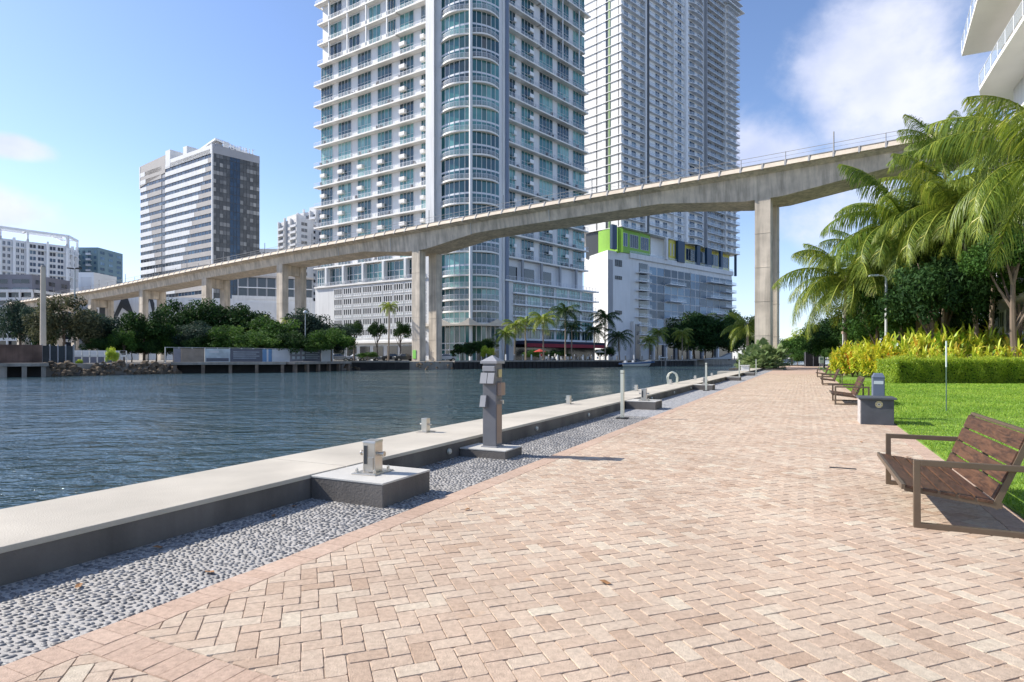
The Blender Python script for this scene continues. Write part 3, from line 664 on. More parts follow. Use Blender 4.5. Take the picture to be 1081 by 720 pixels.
# ------------------------------------------------------------------ tower A: white balcony tower with rounded corner bay
def arc(P, Q, bulge, n=10):
    P = Vector(P[:2]); Q = Vector(Q[:2]); u = Q-P; o = Vector((u.y, -u.x)).normalized(); out = []
    for i in range(n+1): t = i/n; out.append(P+u*t+o*bulge*4*t*(1-t))
    return out
def tower_a():
    root = thing('apartment_tower', 'white balcony tower with a rounded glazed corner bay, just behind the bridge', 'tower', (-15, 160, BZ))
    F1 = Fac((-56.7, 173.2), (-21, 150)); F2 = Fac((-.93, 152), (22.5, 178))
    Bs, Fin, Be = Vector((-17.4, 149.4)), Vector((-9.8, 144.8)), Vector((-3.2, 148.6))
    zl = [27.2+5.78*k for k in range(15)]; TOP = 112
    w0, w1 = F1.pt(1.9, -1.7), F1.pt(F1.L-.3, -1.7); W0 = F1.pt(F1.L-.3, .2)
    g0, g1 = F2.pt(.6, -1.6), F2.pt(F2.L-1.0, -1.6)
    core = [w0, w1, W0, Bs, Fin, Be, Vector((-1.2, 151.9)), g0, g1, g1-Vector((F2.o.x, F2.o.y, 0))*30, w0+Vector((.545, .84, 0))*32]
    mb = MB(); mb.prism([(p[0], p[1]) for p in core], 0, TOP, 'lavender'); mb.build('walls', root)
    # white pilasters beside the bay; dark strips paint the shade of recessed slots
    mb = MB()
    F1.box(mb, F1.L-.2, F1.a(459), .1, .35, BZ, TOP, 'white'); mb.prism([(p[0], p[1]) for p in (Vector((-19.6, 150.5)), Vector((-18.4, 149.8)), Vector((-18.1, 150.6)), Vector((-19.2, 151.2)))], BZ, TOP, 'bluewhite')
    F2.box(mb, -2.6, -.6, .0, .6, BZ, TOP, 'white'); F2.box(mb, -.6, .5, -1.6, -1.2, BZ, TOP, 'lavender')
    for p0, p1 in ((Vector((-20.3, 150.6)), Vector((-19.4, 150.1))), (Vector((-1.9, 150.4)), Vector((-1.25, 151.3)))):
        G = Fac(p0, p1); G.box(mb, 0, G.L, .0, .6, BZ, TOP, 'slotshade')
    mb.build('pilaster', root)
    mb = MB(); mb.tube((Fin.x, Fin.y-.75, BZ), (Fin.x, Fin.y-.75, TOP), .42, .42, 'white', 12); mb.build('corner_fin', root)
    wins = Many('window')
    # ---- left face
    cols1 = [(F1.a(a, -1.7), F1.a(b, -1.7)) for a, b in ((339.5, 351.5), (357.5, 371), (378, 392), (399, 414), (422.5, 437), (445, 450.6))]
    up1 = [(F1.a(a, -1.7), F1.a(b, -1.7)) for a, b in ((349, 361), (369, 380), (390, 402), (410, 418))]
    for k, z in enumerate(zl):
        loggia = z > 79.5
        a0 = 0 if not loggia else 1.3
        if abs(z-102.34) < .1: a0 = .3
        mb = MB()
        if not loggia or z > 102: F1.box(mb, a0, F1.L, -1.68, 0, z-.38, z, 'slabwhite')
        else: F1.box(mb, a0, F1.a(418), -1.68, -.25, z-.38, z, 'slabwhite'); F1.box(mb, F1.a(417), F1.L, -1.68, 0, z-.38, z, 'slabwhite')
        F1.box(mb, a0, a0+.45, -4.2, -1.68, z-.38, z, 'slabwhite')
        s = mb.build('balcony_slab', root)
        r = MB(); F1.rail(r, a0+.1, F1.L-.1, -.12 if not loggia else -.3, z, 1.0, 1.35); r.build('railing', s)
        if z+5.4 > TOP: continue
        if not loggia:
            for i, (x0, x1) in enumerate(cols1):
                wins.add(F1.pt(x0), (x1-x0)*4.9, lambda m, x0=x0, x1=x1, z=z, i=i: F1.window(m, x0, x1, -1.68, z+.1, z+5.3, 2 if i == 5 else 4, 2, fw=.08))
                if k <= 4 or i >= 4:
                    b = MB(); xm = (x0*.72+x1*.28) if i < 5 else (x0+x1)/2; hw = .95 if i < 5 else .6
                    F1.box(b, xm-hw, xm+hw, -1.66, -.75, z+2.55, z+2.72, 'slabwhite'); F1.box(b, xm-hw, xm+hw, -.80, -.72, z+2.72, z+3.55, 'slabwhite')
                    for sx in (-hw, hw-.07): F1.box(b, xm+sx, xm+sx+.07, -1.66, -.8, z+2.72, z+3.55, 'slabwhite')
                    b.build('balconette', root)
        else:
            for i, (x0, x1) in enumerate(up1): wins.add(F1.pt(x0), (x1-x0)*4, lambda m, x0=x0, x1=x1, z=z: F1.window(m, x0, x1, -1.68, z+.1, z+4.9, 3, 1, fw=.08))
            for i, (x0, x1) in enumerate(cols1[4:]): wins.add(F1.pt(x0), (x1-x0)*4, lambda m, x0=x0, x1=x1, z=z: F1.window(m, x0, x1, -1.68, z+.1, z+5.3, 3, 2, fw=.08))
            c = MB()
            for p in (347.3, 366.7, 386.5, 408.5): x = F1.a(p, -.5); F1.box(c, x-.16, x+.16, -.66, -.34, z, z+5.4, 'white')
            c.build('loggia_columns', root)
    # ---- right face
    cols2 = [(F2.a(a, -1.6), F2.a(b, -1.6)) for a, b in ((537.3, 543.5), (550, 563), (569, 583), (588, 600), (604.5, 616.5))]
    for k, z in enumerate(zl):
        loggia = z > 79.5; mb = MB(); a1 = F2.L if not (loggia and z < 102) else F2.L-1.2
        if loggia and z < 102: F2.box(mb, 0, F2.a(572), -1.58, 0, z-.38, z, 'slabwhite'); F2.box(mb, F2.a(571), a1, -1.58, -.3, z-.38, z, 'slabwhite')
        else: F2.box(mb, 0, a1+(1.2 if z > 102 else 0), -1.58, 0, z-.38, z, 'slabwhite')
        F2.box(mb, a1-.45, a1, -4.2, -1.58, z-.38, z, 'slabwhite')
        s = mb.build('balcony_slab', root); r = MB(); F2.rail(r, .1, a1-.1, -.12 if not loggia else -.42, z, 1.0, 1.35); r.build('railing', s)
        if z+5.4 > TOP: continue
        for i, (x0, x1) in enumerate(cols2):
            if loggia and i == 2: x0 += .3
            wins.add(F2.pt(x0), (x1-x0)*4.9, lambda m, x0=x0, x1=x1, z=z, i=i: F2.window(m, x0, x1, -1.58, z+.1, z+5.3, 2 if i == 0 else 4, 2, fw=.08, glass='glassteal'))
            if (k <= 2 and i >= 1) or i <= 1:
                b = MB(); xm = x0*.3+x1*.7; hw = .8 if i else .5
                F2.box(b, xm-hw, xm+hw, -1.56, -.75, z+2.55, z+2.72, 'slabwhite'); F2.box(b, xm-hw, xm+hw, -.80, -.72, z+2.72, z+3.55, 'bluewhite')
                b.build('balconette', root)
        if loggia:
            c = MB()
            for p in (575.5, 594, 611.5): x = F2.a(p, -.5); F2.box(c, x-.16, x+.16, -.66, -.34, z, z+5.4, 'white')
            c.build('loggia_columns', root)
    # ---- rounded bay
    zb = [10.0, 12.9, 15.7, 18.6, 21.6]+zl
    for k, z in enumerate(zb):
        hgt = (zb[k+1]-z) if k+1 < len(zb) else 5.78
        mb = MB()
        for P, Q in ((Bs, Fin), (Fin, Be)):
            o = arc(P+(P-Q).normalized()*.5, Q, 1.75, 12); mb.prism([(p.x, p.y) for p in o], z-.42, z, 'slabwhite')
        s = mb.build('bay_slab', root)
        r = MB()
        for P, Q in ((Bs, Fin), (Fin, Be)):
            o = arc(P+(P-Q).normalized()*.45, Q, 1.68, 12)
            for a_, b_ in zip(o, o[1:]):
                for hh in (.3, .55, .8, 1.05): r.beam((a_.x, a_.y, z+hh), (b_.x, b_.y, z+hh), .04, .09 if hh > 1 else .05, 'rail')
                r.beam((a_.x, a_.y, z), (a_.x, a_.y, z+1.05), .06, .06, 'rail')
        r.build('railing', s)
        if z+hgt-.5 > TOP: continue
        for P, Q in ((Bs, Fin), (Fin, Be)):
            w = MB(); o = arc(P, Q, .75, 6); base = random.random()
            nh = 3 if hgt > 4 else 1; hs = [z, z+hgt*.36, z+hgt*.44, z+hgt-.42] if hgt > 4 else [z, z+hgt-.42]
            for i in range(6):
                a_, b_ = o[i], o[i+1]
                for j in range(len(hs)-1):
                    g = 'glassteal' if not (hgt > 4 and j == 1) else 'rail'
                    w.add([(a_.x, a_.y, hs[j]), (b_.x, b_.y, hs[j]), (b_.x, b_.y, hs[j+1]), (a_.x, a_.y, hs[j+1])], [(0, 1, 2, 3)], g, min(1, max(0, base*.8+random.uniform(-.1, .22))))
                w.beam((a_.x, a_.y, z), (a_.x, a_.y, z+hgt-.42), .13, .13, 'white')
            w.build('bay_window', root)
    # glazed lobby under the bay, white canopy
    w = MB()
    for P, Q in ((Bs, Fin), (Fin, Be)):
        o = arc(P, Q, .6, 6)
        for i in range(6):
            a_, b_ = o[i], o[i+1]
            for z0, z1 in ((BZ, 3.4), (3.6, 5.0), (5.2, 9.5)): w.add([(a_.x, a_.y, z0), (b_.x, b_.y, z0), (b_.x, b_.y, z1), (a_.x, a_.y, z1)], [(0, 1, 2, 3)], 'glassteal', random.uniform(0, .6))
            w.beam((a_.x, a_.y, BZ), (a_.x, a_.y, 9.6), .2, .2, 'white')
            for z0 in (3.5, 5.1): w.beam((a_.x, a_.y, z0), (b_.x, b_.y, z0), .15, .22, 'white')
    w.build('lobby_glazing', root)
    w = MB(); q0, q1 = Vector((-22.5, 148.2)), Vector((4.0, 149.5)); n = 5; u = (q1-q0)/n
    mid = [q0, Vector((-17, 144.6)), Vector((-10, 141.6)), Vector((-3.5, 145.2)), Vector((3.5, 149))]
    for a_, b_ in zip(mid, mid[1:]):
        for i in range(8):
            t0, t1 = i/8, (i+1)/8; p, q = a_.lerp(b_, t0), a_.lerp(b_, t1); h0, h1 = 10.9-1.3*math.sin(math.pi*t0), 10.9-1.3*math.sin(math.pi*t1)
            w.hexa([(p.x, p.y, 9.2), (q.x, q.y, 9.2), (q.x+.2, q.y+2.5, 9.2), (p.x+.2, p.y+2.5, 9.2), (p.x, p.y, h0), (q.x, q.y, h1), (q.x+.2, q.y+2.5, h1), (p.x+.2, p.y+2.5, h0)], 'cream')
    w.build('scalloped_canopy', root)
    # ---- podium, left: glazed floor, then the open grille of the car park
    G1 = Fac(F1.pt(1.0, .2), F1.pt(F1.L, .2))
    mb = MB(); G1.box(mb, 0, G1.L, -8, 0, BZ-.5, 21.2, 'white'); G1.box(mb, 0, G1.L+.2, -3, .5, 21.2, 21.6, 'slabwhite'); mb.build('podium_left', root)
    a0 = G1.a(352)
    w = MB(); G1.rail(w, .2, G1.L-.2, .3, 21.6, .9, 1.5); w.build('railing', root)
    xs = [G1.a(p) for p in (333.5, 343)]+[G1.a(p) for p in (345, 361, 363, 381.5, 384, 403, 405.5, 426, 429, 450)]
    for x0, x1 in zip(xs[::2], xs[1::2]):
        wins.add(G1.pt(x0), (x1-x0)*4, lambda m, x0=x0, x1=x1: F1.window(m, x0, x1, -1.2, 22.0, 26.6, 4, 2, fw=.12))
    mb = MB()
    for x in [G1.a(p) for p in (344, 362, 382.8, 404.3, 427.5)]: mb = MB(); G1.box(mb, x-.35, x+.35, -1.6, .1, 21.6, 26.8, 'white'); mb.build('facade_pier', root)
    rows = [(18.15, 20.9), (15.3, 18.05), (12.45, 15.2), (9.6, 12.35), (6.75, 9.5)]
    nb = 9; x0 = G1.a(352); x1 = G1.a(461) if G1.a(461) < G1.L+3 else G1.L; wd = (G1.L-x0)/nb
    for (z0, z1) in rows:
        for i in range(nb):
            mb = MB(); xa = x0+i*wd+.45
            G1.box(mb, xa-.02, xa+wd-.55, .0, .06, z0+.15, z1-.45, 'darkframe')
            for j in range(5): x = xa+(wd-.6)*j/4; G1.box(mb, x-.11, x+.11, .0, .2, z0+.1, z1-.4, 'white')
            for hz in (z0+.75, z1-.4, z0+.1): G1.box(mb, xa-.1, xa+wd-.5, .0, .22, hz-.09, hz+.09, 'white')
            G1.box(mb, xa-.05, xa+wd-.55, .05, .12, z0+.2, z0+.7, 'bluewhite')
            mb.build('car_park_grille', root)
    mb = MB()
    for i in range(7):
        x = x0+i*5; G1.box(mb, x+.6, x+4.2, .05, .15, BZ, 4.6, 'glassdark', random.random()*.5)
    mb.build('shop_front', root)
    mb = MB(); G1.box(mb, x0-1, G1.L, .0, 1.6, 5.4, 5.9, 'slabwhite'); mb.build('ground_canopy', root)
    # ---- podium, right: terrace recess and four low floors over the restaurant
    G2 = Fac(F2.pt(-2.0, .3), F2.pt(F2.L+1.6, 1.2))
    mb = MB(); G2.box(mb, 0, G2.L, -9, -.6, BZ-.5, 20.6, 'bluewhite'); G2.box(mb, 0, G2.a(541), -.6, .2, BZ, 20.8, 'white')
    mb.build('podium_right', root)
    mb = MB(); F2.box(mb, .5, F2.L-1.2, -1.55, -1.3, 21.4, 26.7, 'lavender'); 
    for p in (552, 572, 591.5, 608.5): x = F2.a(p, -.2); F2.box(mb, x-.35, x+.35, -.6, -.1, 21.4, 26.9, 'greywall')
    for p0, p1 in ((534.5, 546), (553.5, 564), (573, 582)): F2.box(mb, F2.a(p0, -1.2), F2.a(p1, -1.2), -1.3, -1.2, 21.5, 24.9, 'glassdark', .1)
    mb.build('terrace_recess', root)
    for j, z in enumerate((21.0, 18.1, 15.2, 12.3, 9.4)):
        mb = MB(); G2.box(mb, G2.a(541) if j else 0, G2.L+.8, -.6, .9, z-.35, z, 'bluewhite'); s = mb.build('podium_slab', root)
        r = MB(); G2.rail(r, G2.a(541)+.2 if j else .3, G2.L+.6, .75, z, .95, 1.5); r.build('railing', s)
        if z > 9:
            xa = G2.a(542); n = 6; wd = (G2.L-xa)/n
            for i in range(n):
                zz = z-2.9; wins.add(G2.pt(xa), 5, lambda m, xa=xa+i*wd, wd=wd, zz=zz: G2.window(m, xa+.1, xa+wd-.8, -.6, zz+.1, zz+2.4, 4, 1, fw=.08, glass='glassteal'))
    for i in range(6):
        z = 6.4-.4; pass
    mb = MB(); xa = G2.a(545); G2.box(mb, xa, G2.L, -.6, 3.6, 5.0, 5.9, 'awningdark'); G2.box(mb, xa, G2.L, 3.6, 3.75, 4.3, 5.2, 'red'); G2.box(mb, xa, G2.L, -.55, -.3, BZ, 5, 'glassdark', .1); mb.build('restaurant_awning', root)
    wins.build(root, 96)
    # small dark chairs standing on the balconies
    cm = MB(); cm.box(-.3, .3, -.3, .3, .38, .45, 'clothdark'); cm.box(-.3, .3, .25, .32, .45, .95, 'clothdark')
    for x in (-.26, .26):
        for y in (-.26, .28): cm.box(x-.03, x+.03, y-.03, y+.03, 0, .4, 'clothdark')
    c0 = cm.build('balcony_chair', None); tag(c0, 'small dark chair on a balcony of the white tower', 'chair', 'chairs on the balconies of the white tower')
    r_ = random.Random(9); first = True
    for F, L_ in ((F1, F1.L), (F2, F2.L)):
        for z in zl[:10]:
            for _ in range(5):
                c = c0 if first else c0.copy()
                if not first: COL.objects.link(c)
                first = False; c.location = F.pt(r_.uniform(1.5, L_-1), -.85, z); c.rotation_euler = (0, 0, r_.uniform(0, 6.28)); k_ = 1.15; c.scale = (k_, k_, k_)
tower_a()

# ------------------------------------------------------------------ tower B: tall slab on coloured deck over glazed podium
def tower_b():
    root = thing('condominium_tower', 'very tall pale condominium tower standing on lime green and yellow storeys over a glazed podium', 'tower', (60, 235, BZ))
    P0 = Vector((.121*211, 211)); P1 = Vector((.182*200, 200)); P2 = Vector((.3727*255, 255))
    FL = Fac(P0, P1); FR = Fac(P1, P2); z0, fh, nf = 45.0, 3.05, 35; TOP = z0+fh*nf
    i1, i2 = FR.pt(.4, -1.05), FR.pt(FR.L-1.8, -1.05)
    bk = Vector((FR.o.x, FR.o.y, 0))*-22
    lw = FL.pt(0, -.1)
    core = [lw, FL.pt(FL.L-.3, -.1), i1, i2, i2+bk, lw+bk]
    mb = MB(); mb.prism([(p[0], p[1]) for p in core], z0, TOP, 'bluewhite'); mb.build('walls', root)
    mb = MB(); FL.box(mb, -2, FL.L-.4, -.1, .12, z0, TOP, 'white'); 
    for p, w, m, o in ((630.2, .45, 'darkframe', .16), (640.8, .9, 'glassdark', .16), (643.6, .75, 'limedark', .3), (653.2, .3, 'darkframe', .16), (637, 1.2, 'bluewhite', .15)):
        x = FL.a(p); FL.box(mb, x-w/2, x+w/2, .1, o, z0, TOP, m, .3)
    mb.build('end_wall', root)
    A = lambda px, o=0: FR.a(px, o)
    wcol = [(658.5, 662.8), (666.5, 671), (675.5, 679.3), (691.5, 696), (699.5, 704), (715, 719), (727.5, 733), (735.8, 741), (750.5, 754), (758, 761), (768, 771), (774, 776.5)]
    fins = MB()
    for p, w, m in ((682, 1.1, 'white'), (684.6, .8, 'darkframe'), (711.6, .5, 'white'), (725.3, 1.2, 'bluewhite'), (746.3, .6, 'greywall'), (766, .5, 'white')):
        x = A(p); FR.box(fins, x-w/2, x+w/2, -1.05, .1, z0, TOP, m)
    fins.build('vertical_fins', root)
    x0, x1 = A(748), A(765.4)
    wins = Many('window')
    for k in range(nf+1):
        z = z0+fh*k; mb = MB(); t = .2
        FL.box(mb, -2, FL.L+.2, -.1, .45, z-t/2, z+t/2, 'white')
        FR.box(mb, -.3, A(680.5), -1.05, .2, z-t, z, 'bluewhite'); FR.box(mb, A(686), A(711), -1.05, 0, z-t, z, 'bluewhite'); FR.box(mb, A(712), A(724), -1.05, -.5, z-t, z, 'bluewhite')
        o = arc(FR.pt(A(726.5), -1.2), FR.pt(A(745.5), -1.2), 1.9, 8); o = [FR.pt(A(726.5), -1.05)]+o+[FR.pt(A(745.5), -1.05)]
        mb.prism([(p[0], p[1]) for p in o], z-t, z, 'bluewhite')
        ext = 1.6 if k % 5 else 1.9
        FR.box(mb, A(747), A(765.6), -1.05, 0, z-t, z, 'bluewhite'); FR.box(mb, A(766), FR.L+.2, -1.05, .9 if k < nf-1 else 2.2, z-t, z, 'bluewhite')
        FR.box(mb, FR.L-2.0, FR.L+ext, -4.5, -1.2, z-t, z, 'bluewhite')
        s = mb.build('balcony_slab', root)
        r = MB()
        for a_, b_, o_ in ((-.2, A(680.3), .12), (A(686.2), A(710.8), -.08), (A(712.4), A(723.8), -.58), (A(747.3), A(765.3), -.08), (A(766.4), FR.L+.1, .82)):
            FR.box(r, a_, b_, o_-.03, o_+.03, z+.08, z+1.0, 'railglass'); FR.box(r, a_, b_, o_-.04, o_+.04, z+1.0, z+1.08, 'rail')
        oo = arc(FR.pt(A(726.8), -1.1), FR.pt(A(745.2), -1.1), 1.8, 8)
        for p, q in zip(oo, oo[1:]): r.beam((p.x, p.y, z+1.04), (q.x, q.y, z+1.04), .07, .07, 'rail'); r.beam((p.x, p.y, z+.5), (q.x, q.y, z+.5), .05, .9, 'railglass')
        r.build('railing', s)
        if k == nf: continue
        for i, (a_, b_) in enumerate(wcol):
            xa, xb = A(a_, -1.05), A(b_, -1.05); g = 'glassblue'
            wins.add(FR.pt(xa), (xb-xa)*2.4, lambda m, xa=xa, xb=xb, z=z, g=g: FR.window(m, xa, xb, -1.03, z+.02, z+2.45, 2, 1, glass=g, fw=.07, frame='bluewhite'))
        wins.add(FR.pt(x0), 6, lambda m, z=z: FR.window(m, x0, x1, -1.04, z+.02, z+2.7, 5, 1, glass='glassgrey', frame='bluewhite', fw=.08))
    wins.build(root, 96)
    # roof lips seen against the sky at the right end
    mb = MB(); FR.box(mb, A(764), FR.L+2.6, -6, 1.8, TOP-5.2, TOP-4.8, 'bluewhite'); mb.build('roof_canopy', root)
    # coloured storeys
    C = [('lime', 631, 645.5, .2), ('navy', 646.5, 651.5, .4), ('lime', 652, 686, -1.4), ('bluewhite', 687, 704.5, -3), ('white', 703.5, 705.5, .3), ('yellow', 706.5, 716, -1.05), ('navy', 716, 723, .3), ('yellow', 723, 770, -2.4), ('navy', 736, 739.5, .3), ('navy', 746.5, 751.5, .3), ('navy', 761, 763, .3)]
    mb = MB(); q = [FL.pt(1.2, .0), FL.pt(FL.L, .0), FR.pt(0, -1.4)]
    FL2 = Fac(P0, P1); FL2.box(mb, 0, FL2.L-3, -3, -.3, 36, z0-.3, 'glassgrey', .3)
    aa = arc(FL.pt(FL.a(632), .2), FR.pt(.2, .2), .9, 8); mb.prism([(p.x, p.y) for p in aa]+[(FR.pt(.2, -3).x, FR.pt(.2, -3).y)], 36.4, z0-.4, 'lime'); mb.build('lime_curved_wall', root)
    for m, a_, b_, o_ in C[1:]:
        mb = MB(); FR.box(mb, FR.a(a_, o_), FR.a(b_, o_), o_-1.0, o_, 36.9, z0-.26, m)
        if m in ('lime', 'yellow'):
            n = 3 if b_-a_ < 40 else 4; w = (FR.a(b_, o_)-FR.a(a_, o_))/n
            for i in range(n): FR.window(mb, FR.a(a_, o_)+i*w+.6, FR.a(a_, o_)+(i+1)*w-.9, o_, 39.0, 43.4, 4, 1, 'glassblue', 'white', .1)
        mb.build({'navy': 'navy_column', 'lime': 'lime_wall', 'yellow': 'yellow_wall'}.get(m, 'white_wall'), root)
    mb = MB(); FR.box(mb, FR.L-1.2, FR.L-.6, -8, -7.4, 36, z0, 'navy'); FR.box(mb, FR.L-.6, FR.L+.2, -1.4, -.6, 36, z0, 'navy'); mb.build('corner_stilt', root)
    # podium
    PL = Fac(Vector((.119*214, 214)), Vector((.158*198, 198))); PR = Fac(PL.P1, Vector((.3625*250, 250)))
    zt = 36.8; mb = MB(); c = [PL.P0, PL.P1, PR.pt(PR.L, 0), PR.pt(PR.L, -30), Vector((PL.P0.x+10, PL.P0.y+45))]
    mb.prism([(p[0], p[1]) for p in c], 0, zt, 'white'); mb.build('podium_walls', root)
    mb = MB(); PR.box(mb, PR.a(664), PR.L+.3, -1.2, .6, zt-1.4, zt+.3, 'white'); PR.box(mb, PR.a(664), PR.L+.3, .3, .4, zt+.3, zt+1.2, 'railglass'); mb.build('podium_parapet', root)
    mb = MB(); PR.box(mb, PR.a(642.2), PR.a(646.5), 0, .12, BZ, zt-3, 'greywall'); PR.box(mb, PR.a(647), PR.a(665), 0, .1, BZ, zt-2.2, 'lavender')
    for y0 in (274, 288, 325): 
        z = zof(y0+6, 199); PR.window(mb, PR.a(649), PR.a(656), .1, z, z+(2.1 if y0 == 274 else 1.1), 3, 1, 'glassgrey', 'darkframe')
    mb.build('podium_flank', root)
    mb = MB(); PR.box(mb, PR.a(674.5), PR.a(683.5), 0, .1, 6, zt-2.5, 'glassdark', .2); mb.build('balcony_recess', root)
    for i in range(9):
        z = 6.3+3.05*i; mb = MB(); e = .7 if i % 2 else 0
        PR.box(mb, PR.a(671-e), PR.a(683.5), 0, 1.9, z, z+.25, 'bluewhite'); PR.box(mb, PR.a(671-e), PR.a(683.5), 1.85, 1.92, z+.3, z+1.3, 'railglass'); mb.build('podium_balcony', root)
    w2 = Many('curtain_wall_bay'); vx = [685, 700.8, 728.5, 738.5, 771]
    for i in range(9):
        z = 6.3+3.05*i
        for a_, b_ in zip(vx, vx[1:]):
            xa, xb = PR.a(a_), PR.a(b_) if b_ < 771 else PR.L-.1
            w2.add(PR.pt(xa), 10, lambda m, xa=xa, xb=xb, z=z, i=i: PR.window(m, xa, xb, .05, z, z+3.05, max(2, round((xb-xa)/4.5)), 1, 'glasspale', 'white', .34 if i % 2 == 0 else .2, rv=.3))
    w2.build(root, 60)
    for i in range(9):
        z = 6.6+3.05*i
        for a_, b_ in (((702, 719), (745, 760))[:: (1 if i % 2 else -1)][:1]+((758 + i % 2*3, 772),)):
            mb = MB(); PR.box(mb, PR.a(a_), min(PR.a(b_), PR.L+2), 0, 2.3, z, z+.25, 'bluewhite'); PR.box(mb, PR.a(a_), min(PR.a(b_), PR.L+2), 2.2, 2.27, z+.25, z+1.25, 'railglass'); mb.build('glass_wall_balcony', root)
    mb = MB(); PR.box(mb, PR.a(666), PR.a(674), 0, 1.2, BZ, 14, 'white'); PR.box(mb, PR.a(667.5), PR.a(673), 1.2, 1.3, BZ, 13, 'glassblue', .3)
    PR.box(mb, PR.a(685), PR.L, .1, .3, BZ, 6.2, 'glassdark', .2)
    for p in (687, 700, 712, 726, 740, 755): PR.box(mb, PR.a(p), PR.a(p)+.9, .3, 1.2, BZ, 6.2, 'white')
    mb.build('entrance_level', root)
tower_b()

# ------------------------------------------------------------------ office tower on the left
def office():
    root = thing('office_tower', 'grey office tower with white banded left face and dark glass right face', 'office tower', (-135, 265, BZ))
    Pc = Vector((-.494*250, 250)); Pl = Vector((-.612*284, 284)); Pr = Vector((-.4166*264, 264)); FL = Fac(Pl, Pc); FR = Fac(Pc, Pr)
    q = [Pl, Pc, Pr, Pr+Vector((-40, 30)), Pl+Vector((16, 28))]
    zt = 89.5; fh = 3.5
    mb = MB(); mb.prism([(p.x, p.y) for p in q], BZ-.5, zt-3.2, 'greywall'); mb.build('walls', root)
    xs = FL.a(175.2); xd = FL.a(171)
    FLL = FL.L
    for k in range(23):
        z = zt-3.4-fh*k
        if z < 12: break
        # white panels left/above the diagonal, beige right of it: two sections
        mb = MB()
        for (a0, a1, d0, d1) in ((0, xd, .12, .95), (xs, FLL, .98, .22)):
            pass
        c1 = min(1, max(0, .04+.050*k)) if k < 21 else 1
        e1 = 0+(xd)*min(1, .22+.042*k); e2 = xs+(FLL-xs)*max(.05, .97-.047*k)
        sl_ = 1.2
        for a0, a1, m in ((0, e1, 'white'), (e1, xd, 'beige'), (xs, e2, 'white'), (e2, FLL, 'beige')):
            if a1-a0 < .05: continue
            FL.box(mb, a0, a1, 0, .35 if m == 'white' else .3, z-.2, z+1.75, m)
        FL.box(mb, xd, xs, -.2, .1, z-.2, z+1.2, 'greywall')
        mb.build('spandrel_band', root)
        w = MB()
        for a0, a1 in ((0, xd), (xs, FLL)):
            n = 7 if a0 == 0 else 14; wd = (a1-a0)/n
            for i in range(n):
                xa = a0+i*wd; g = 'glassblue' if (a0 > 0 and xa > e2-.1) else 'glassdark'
                w.add([FL.pt(xa, .06, z-1.75), FL.pt(xa+wd, .06, z-1.75), FL.pt(xa+wd, .06, z-.2), FL.pt(xa, .06, z-.2)], [(0, 1, 2, 3)], g, random.random()*(.8 if k > 4 else 1))
                FL.box(w, xa-.06, xa+.06, .05, .16, z-1.75, z-.2, 'greywall')
        FL.box(w, xd+.5, xs-.5, 0, .12, z-1.6, z-.4, 'glassdark', .2)
        w.build('window_band', root)
        # right face curtain wall row
        w = MB(); n = 14; wd = FR.L/n; lit = []
        for i in range(n):
            f = i/n; g = 'glassblue' if .30 < f < .52 else 'glassgrey'
            for j, (h0, h1) in enumerate(((0, 1.7), (1.7, 3.5))):
                hi = j == 0 and (f < .3 and random.random() < .6 or f > .52 and random.random() < .6)  # pale panes paint a reflected grid of windows
                w.add([FR.pt(i*wd, .1, z-1.75+h0), FR.pt((i+1)*wd, .1, z-1.75+h0), FR.pt((i+1)*wd, .1, z-1.75+h1), FR.pt(i*wd, .1, z-1.75+h1)], [(0, 1, 2, 3)], g, (random.uniform(.75, 1) if hi else random.uniform(.1, .55)))
            FR.box(w, i*wd-.05, i*wd+.05, .1, .18, z-1.75, z+1.75, 'darkframe')
        FR.box(w, 0, FR.L, .1, .2, z-1.8, z-1.65, 'darkframe')
        w.build('curtain_wall_row', root)
    mb = MB(); FL.box(mb, FL.a(180), FLL, -1, .35, zt-3.6, zt, 'white'); FR.box(mb, 0, FR.L, -1, .3, zt-3.4, zt-.2, 'greywall'); FL.box(mb, FLL-.25, FLL+.25, -.2, .42, 12, zt, 'white'); mb.build('parapet', root)
    # roof screens: slanted fin at the left, white box, long canopy
    mb = MB(); a = [FL.pt(0, .3, zt-8), FL.pt(FL.a(175), .3, zt-5), FL.pt(FL.a(175), .3, zt+2.8), FL.pt(-.6, .3, zt+1.6)]
    b = [p+Vector((1, 1.6, 0)) for p in a]; mb.hexa([a[0], a[1], b[1], b[0], a[3], a[2], b[2], b[3]], 'beige'); 
    FL.box(mb, -.8, 0, -5, .4, zt-9, zt+1.4, 'white'); mb.build('roof_screen', root)
    mb = MB(); FL.box(mb, FL.a(175.5), FL.a(180.5), -6, .4, zt-3, zt+4.4, 'white'); FL.box(mb, FL.a(186), FL.a(190), -9, -3, zt-1, zt+5.5, 'white'); mb.build('stair_box', root)
    mb = MB(); p0 = FL.pt(FL.a(198), -3, zt+.6); p1 = FL.pt(FLL-3.2, -3, zt+3.6); p2 = FR.pt(FR.L-6, -3, zt+.6)
    for a_, b_ in ((p0, p1), (p1, p2)):
        bb = [a_+Vector((2.2, 4, 0)), b_+Vector((2.2, 4, 0))]; up = Vector((0, 0, .8)); lo = a_-Vector((0, 0, .2)); 
        mb.hexa([a_, b_, bb[1], bb[0], a_+up, b_+up, bb[1]+up, bb[0]+up], 'bluewhite')
    mb.hexa([FL.pt(FL.a(212), -4, zt-.5), FL.pt(FLL-3.4, -4, zt-.5), FL.pt(FLL-3.4, -6, zt-.5), FL.pt(FL.a(212), -6, zt-.5), FL.pt(FL.a(212), -4, zt+2.0), FL.pt(FLL-3.4, -4, zt+3.4), FL.pt(FLL-3.4, -6, zt+3.4), FL.pt(FL.a(212), -6, zt+2.0)], 'beige')
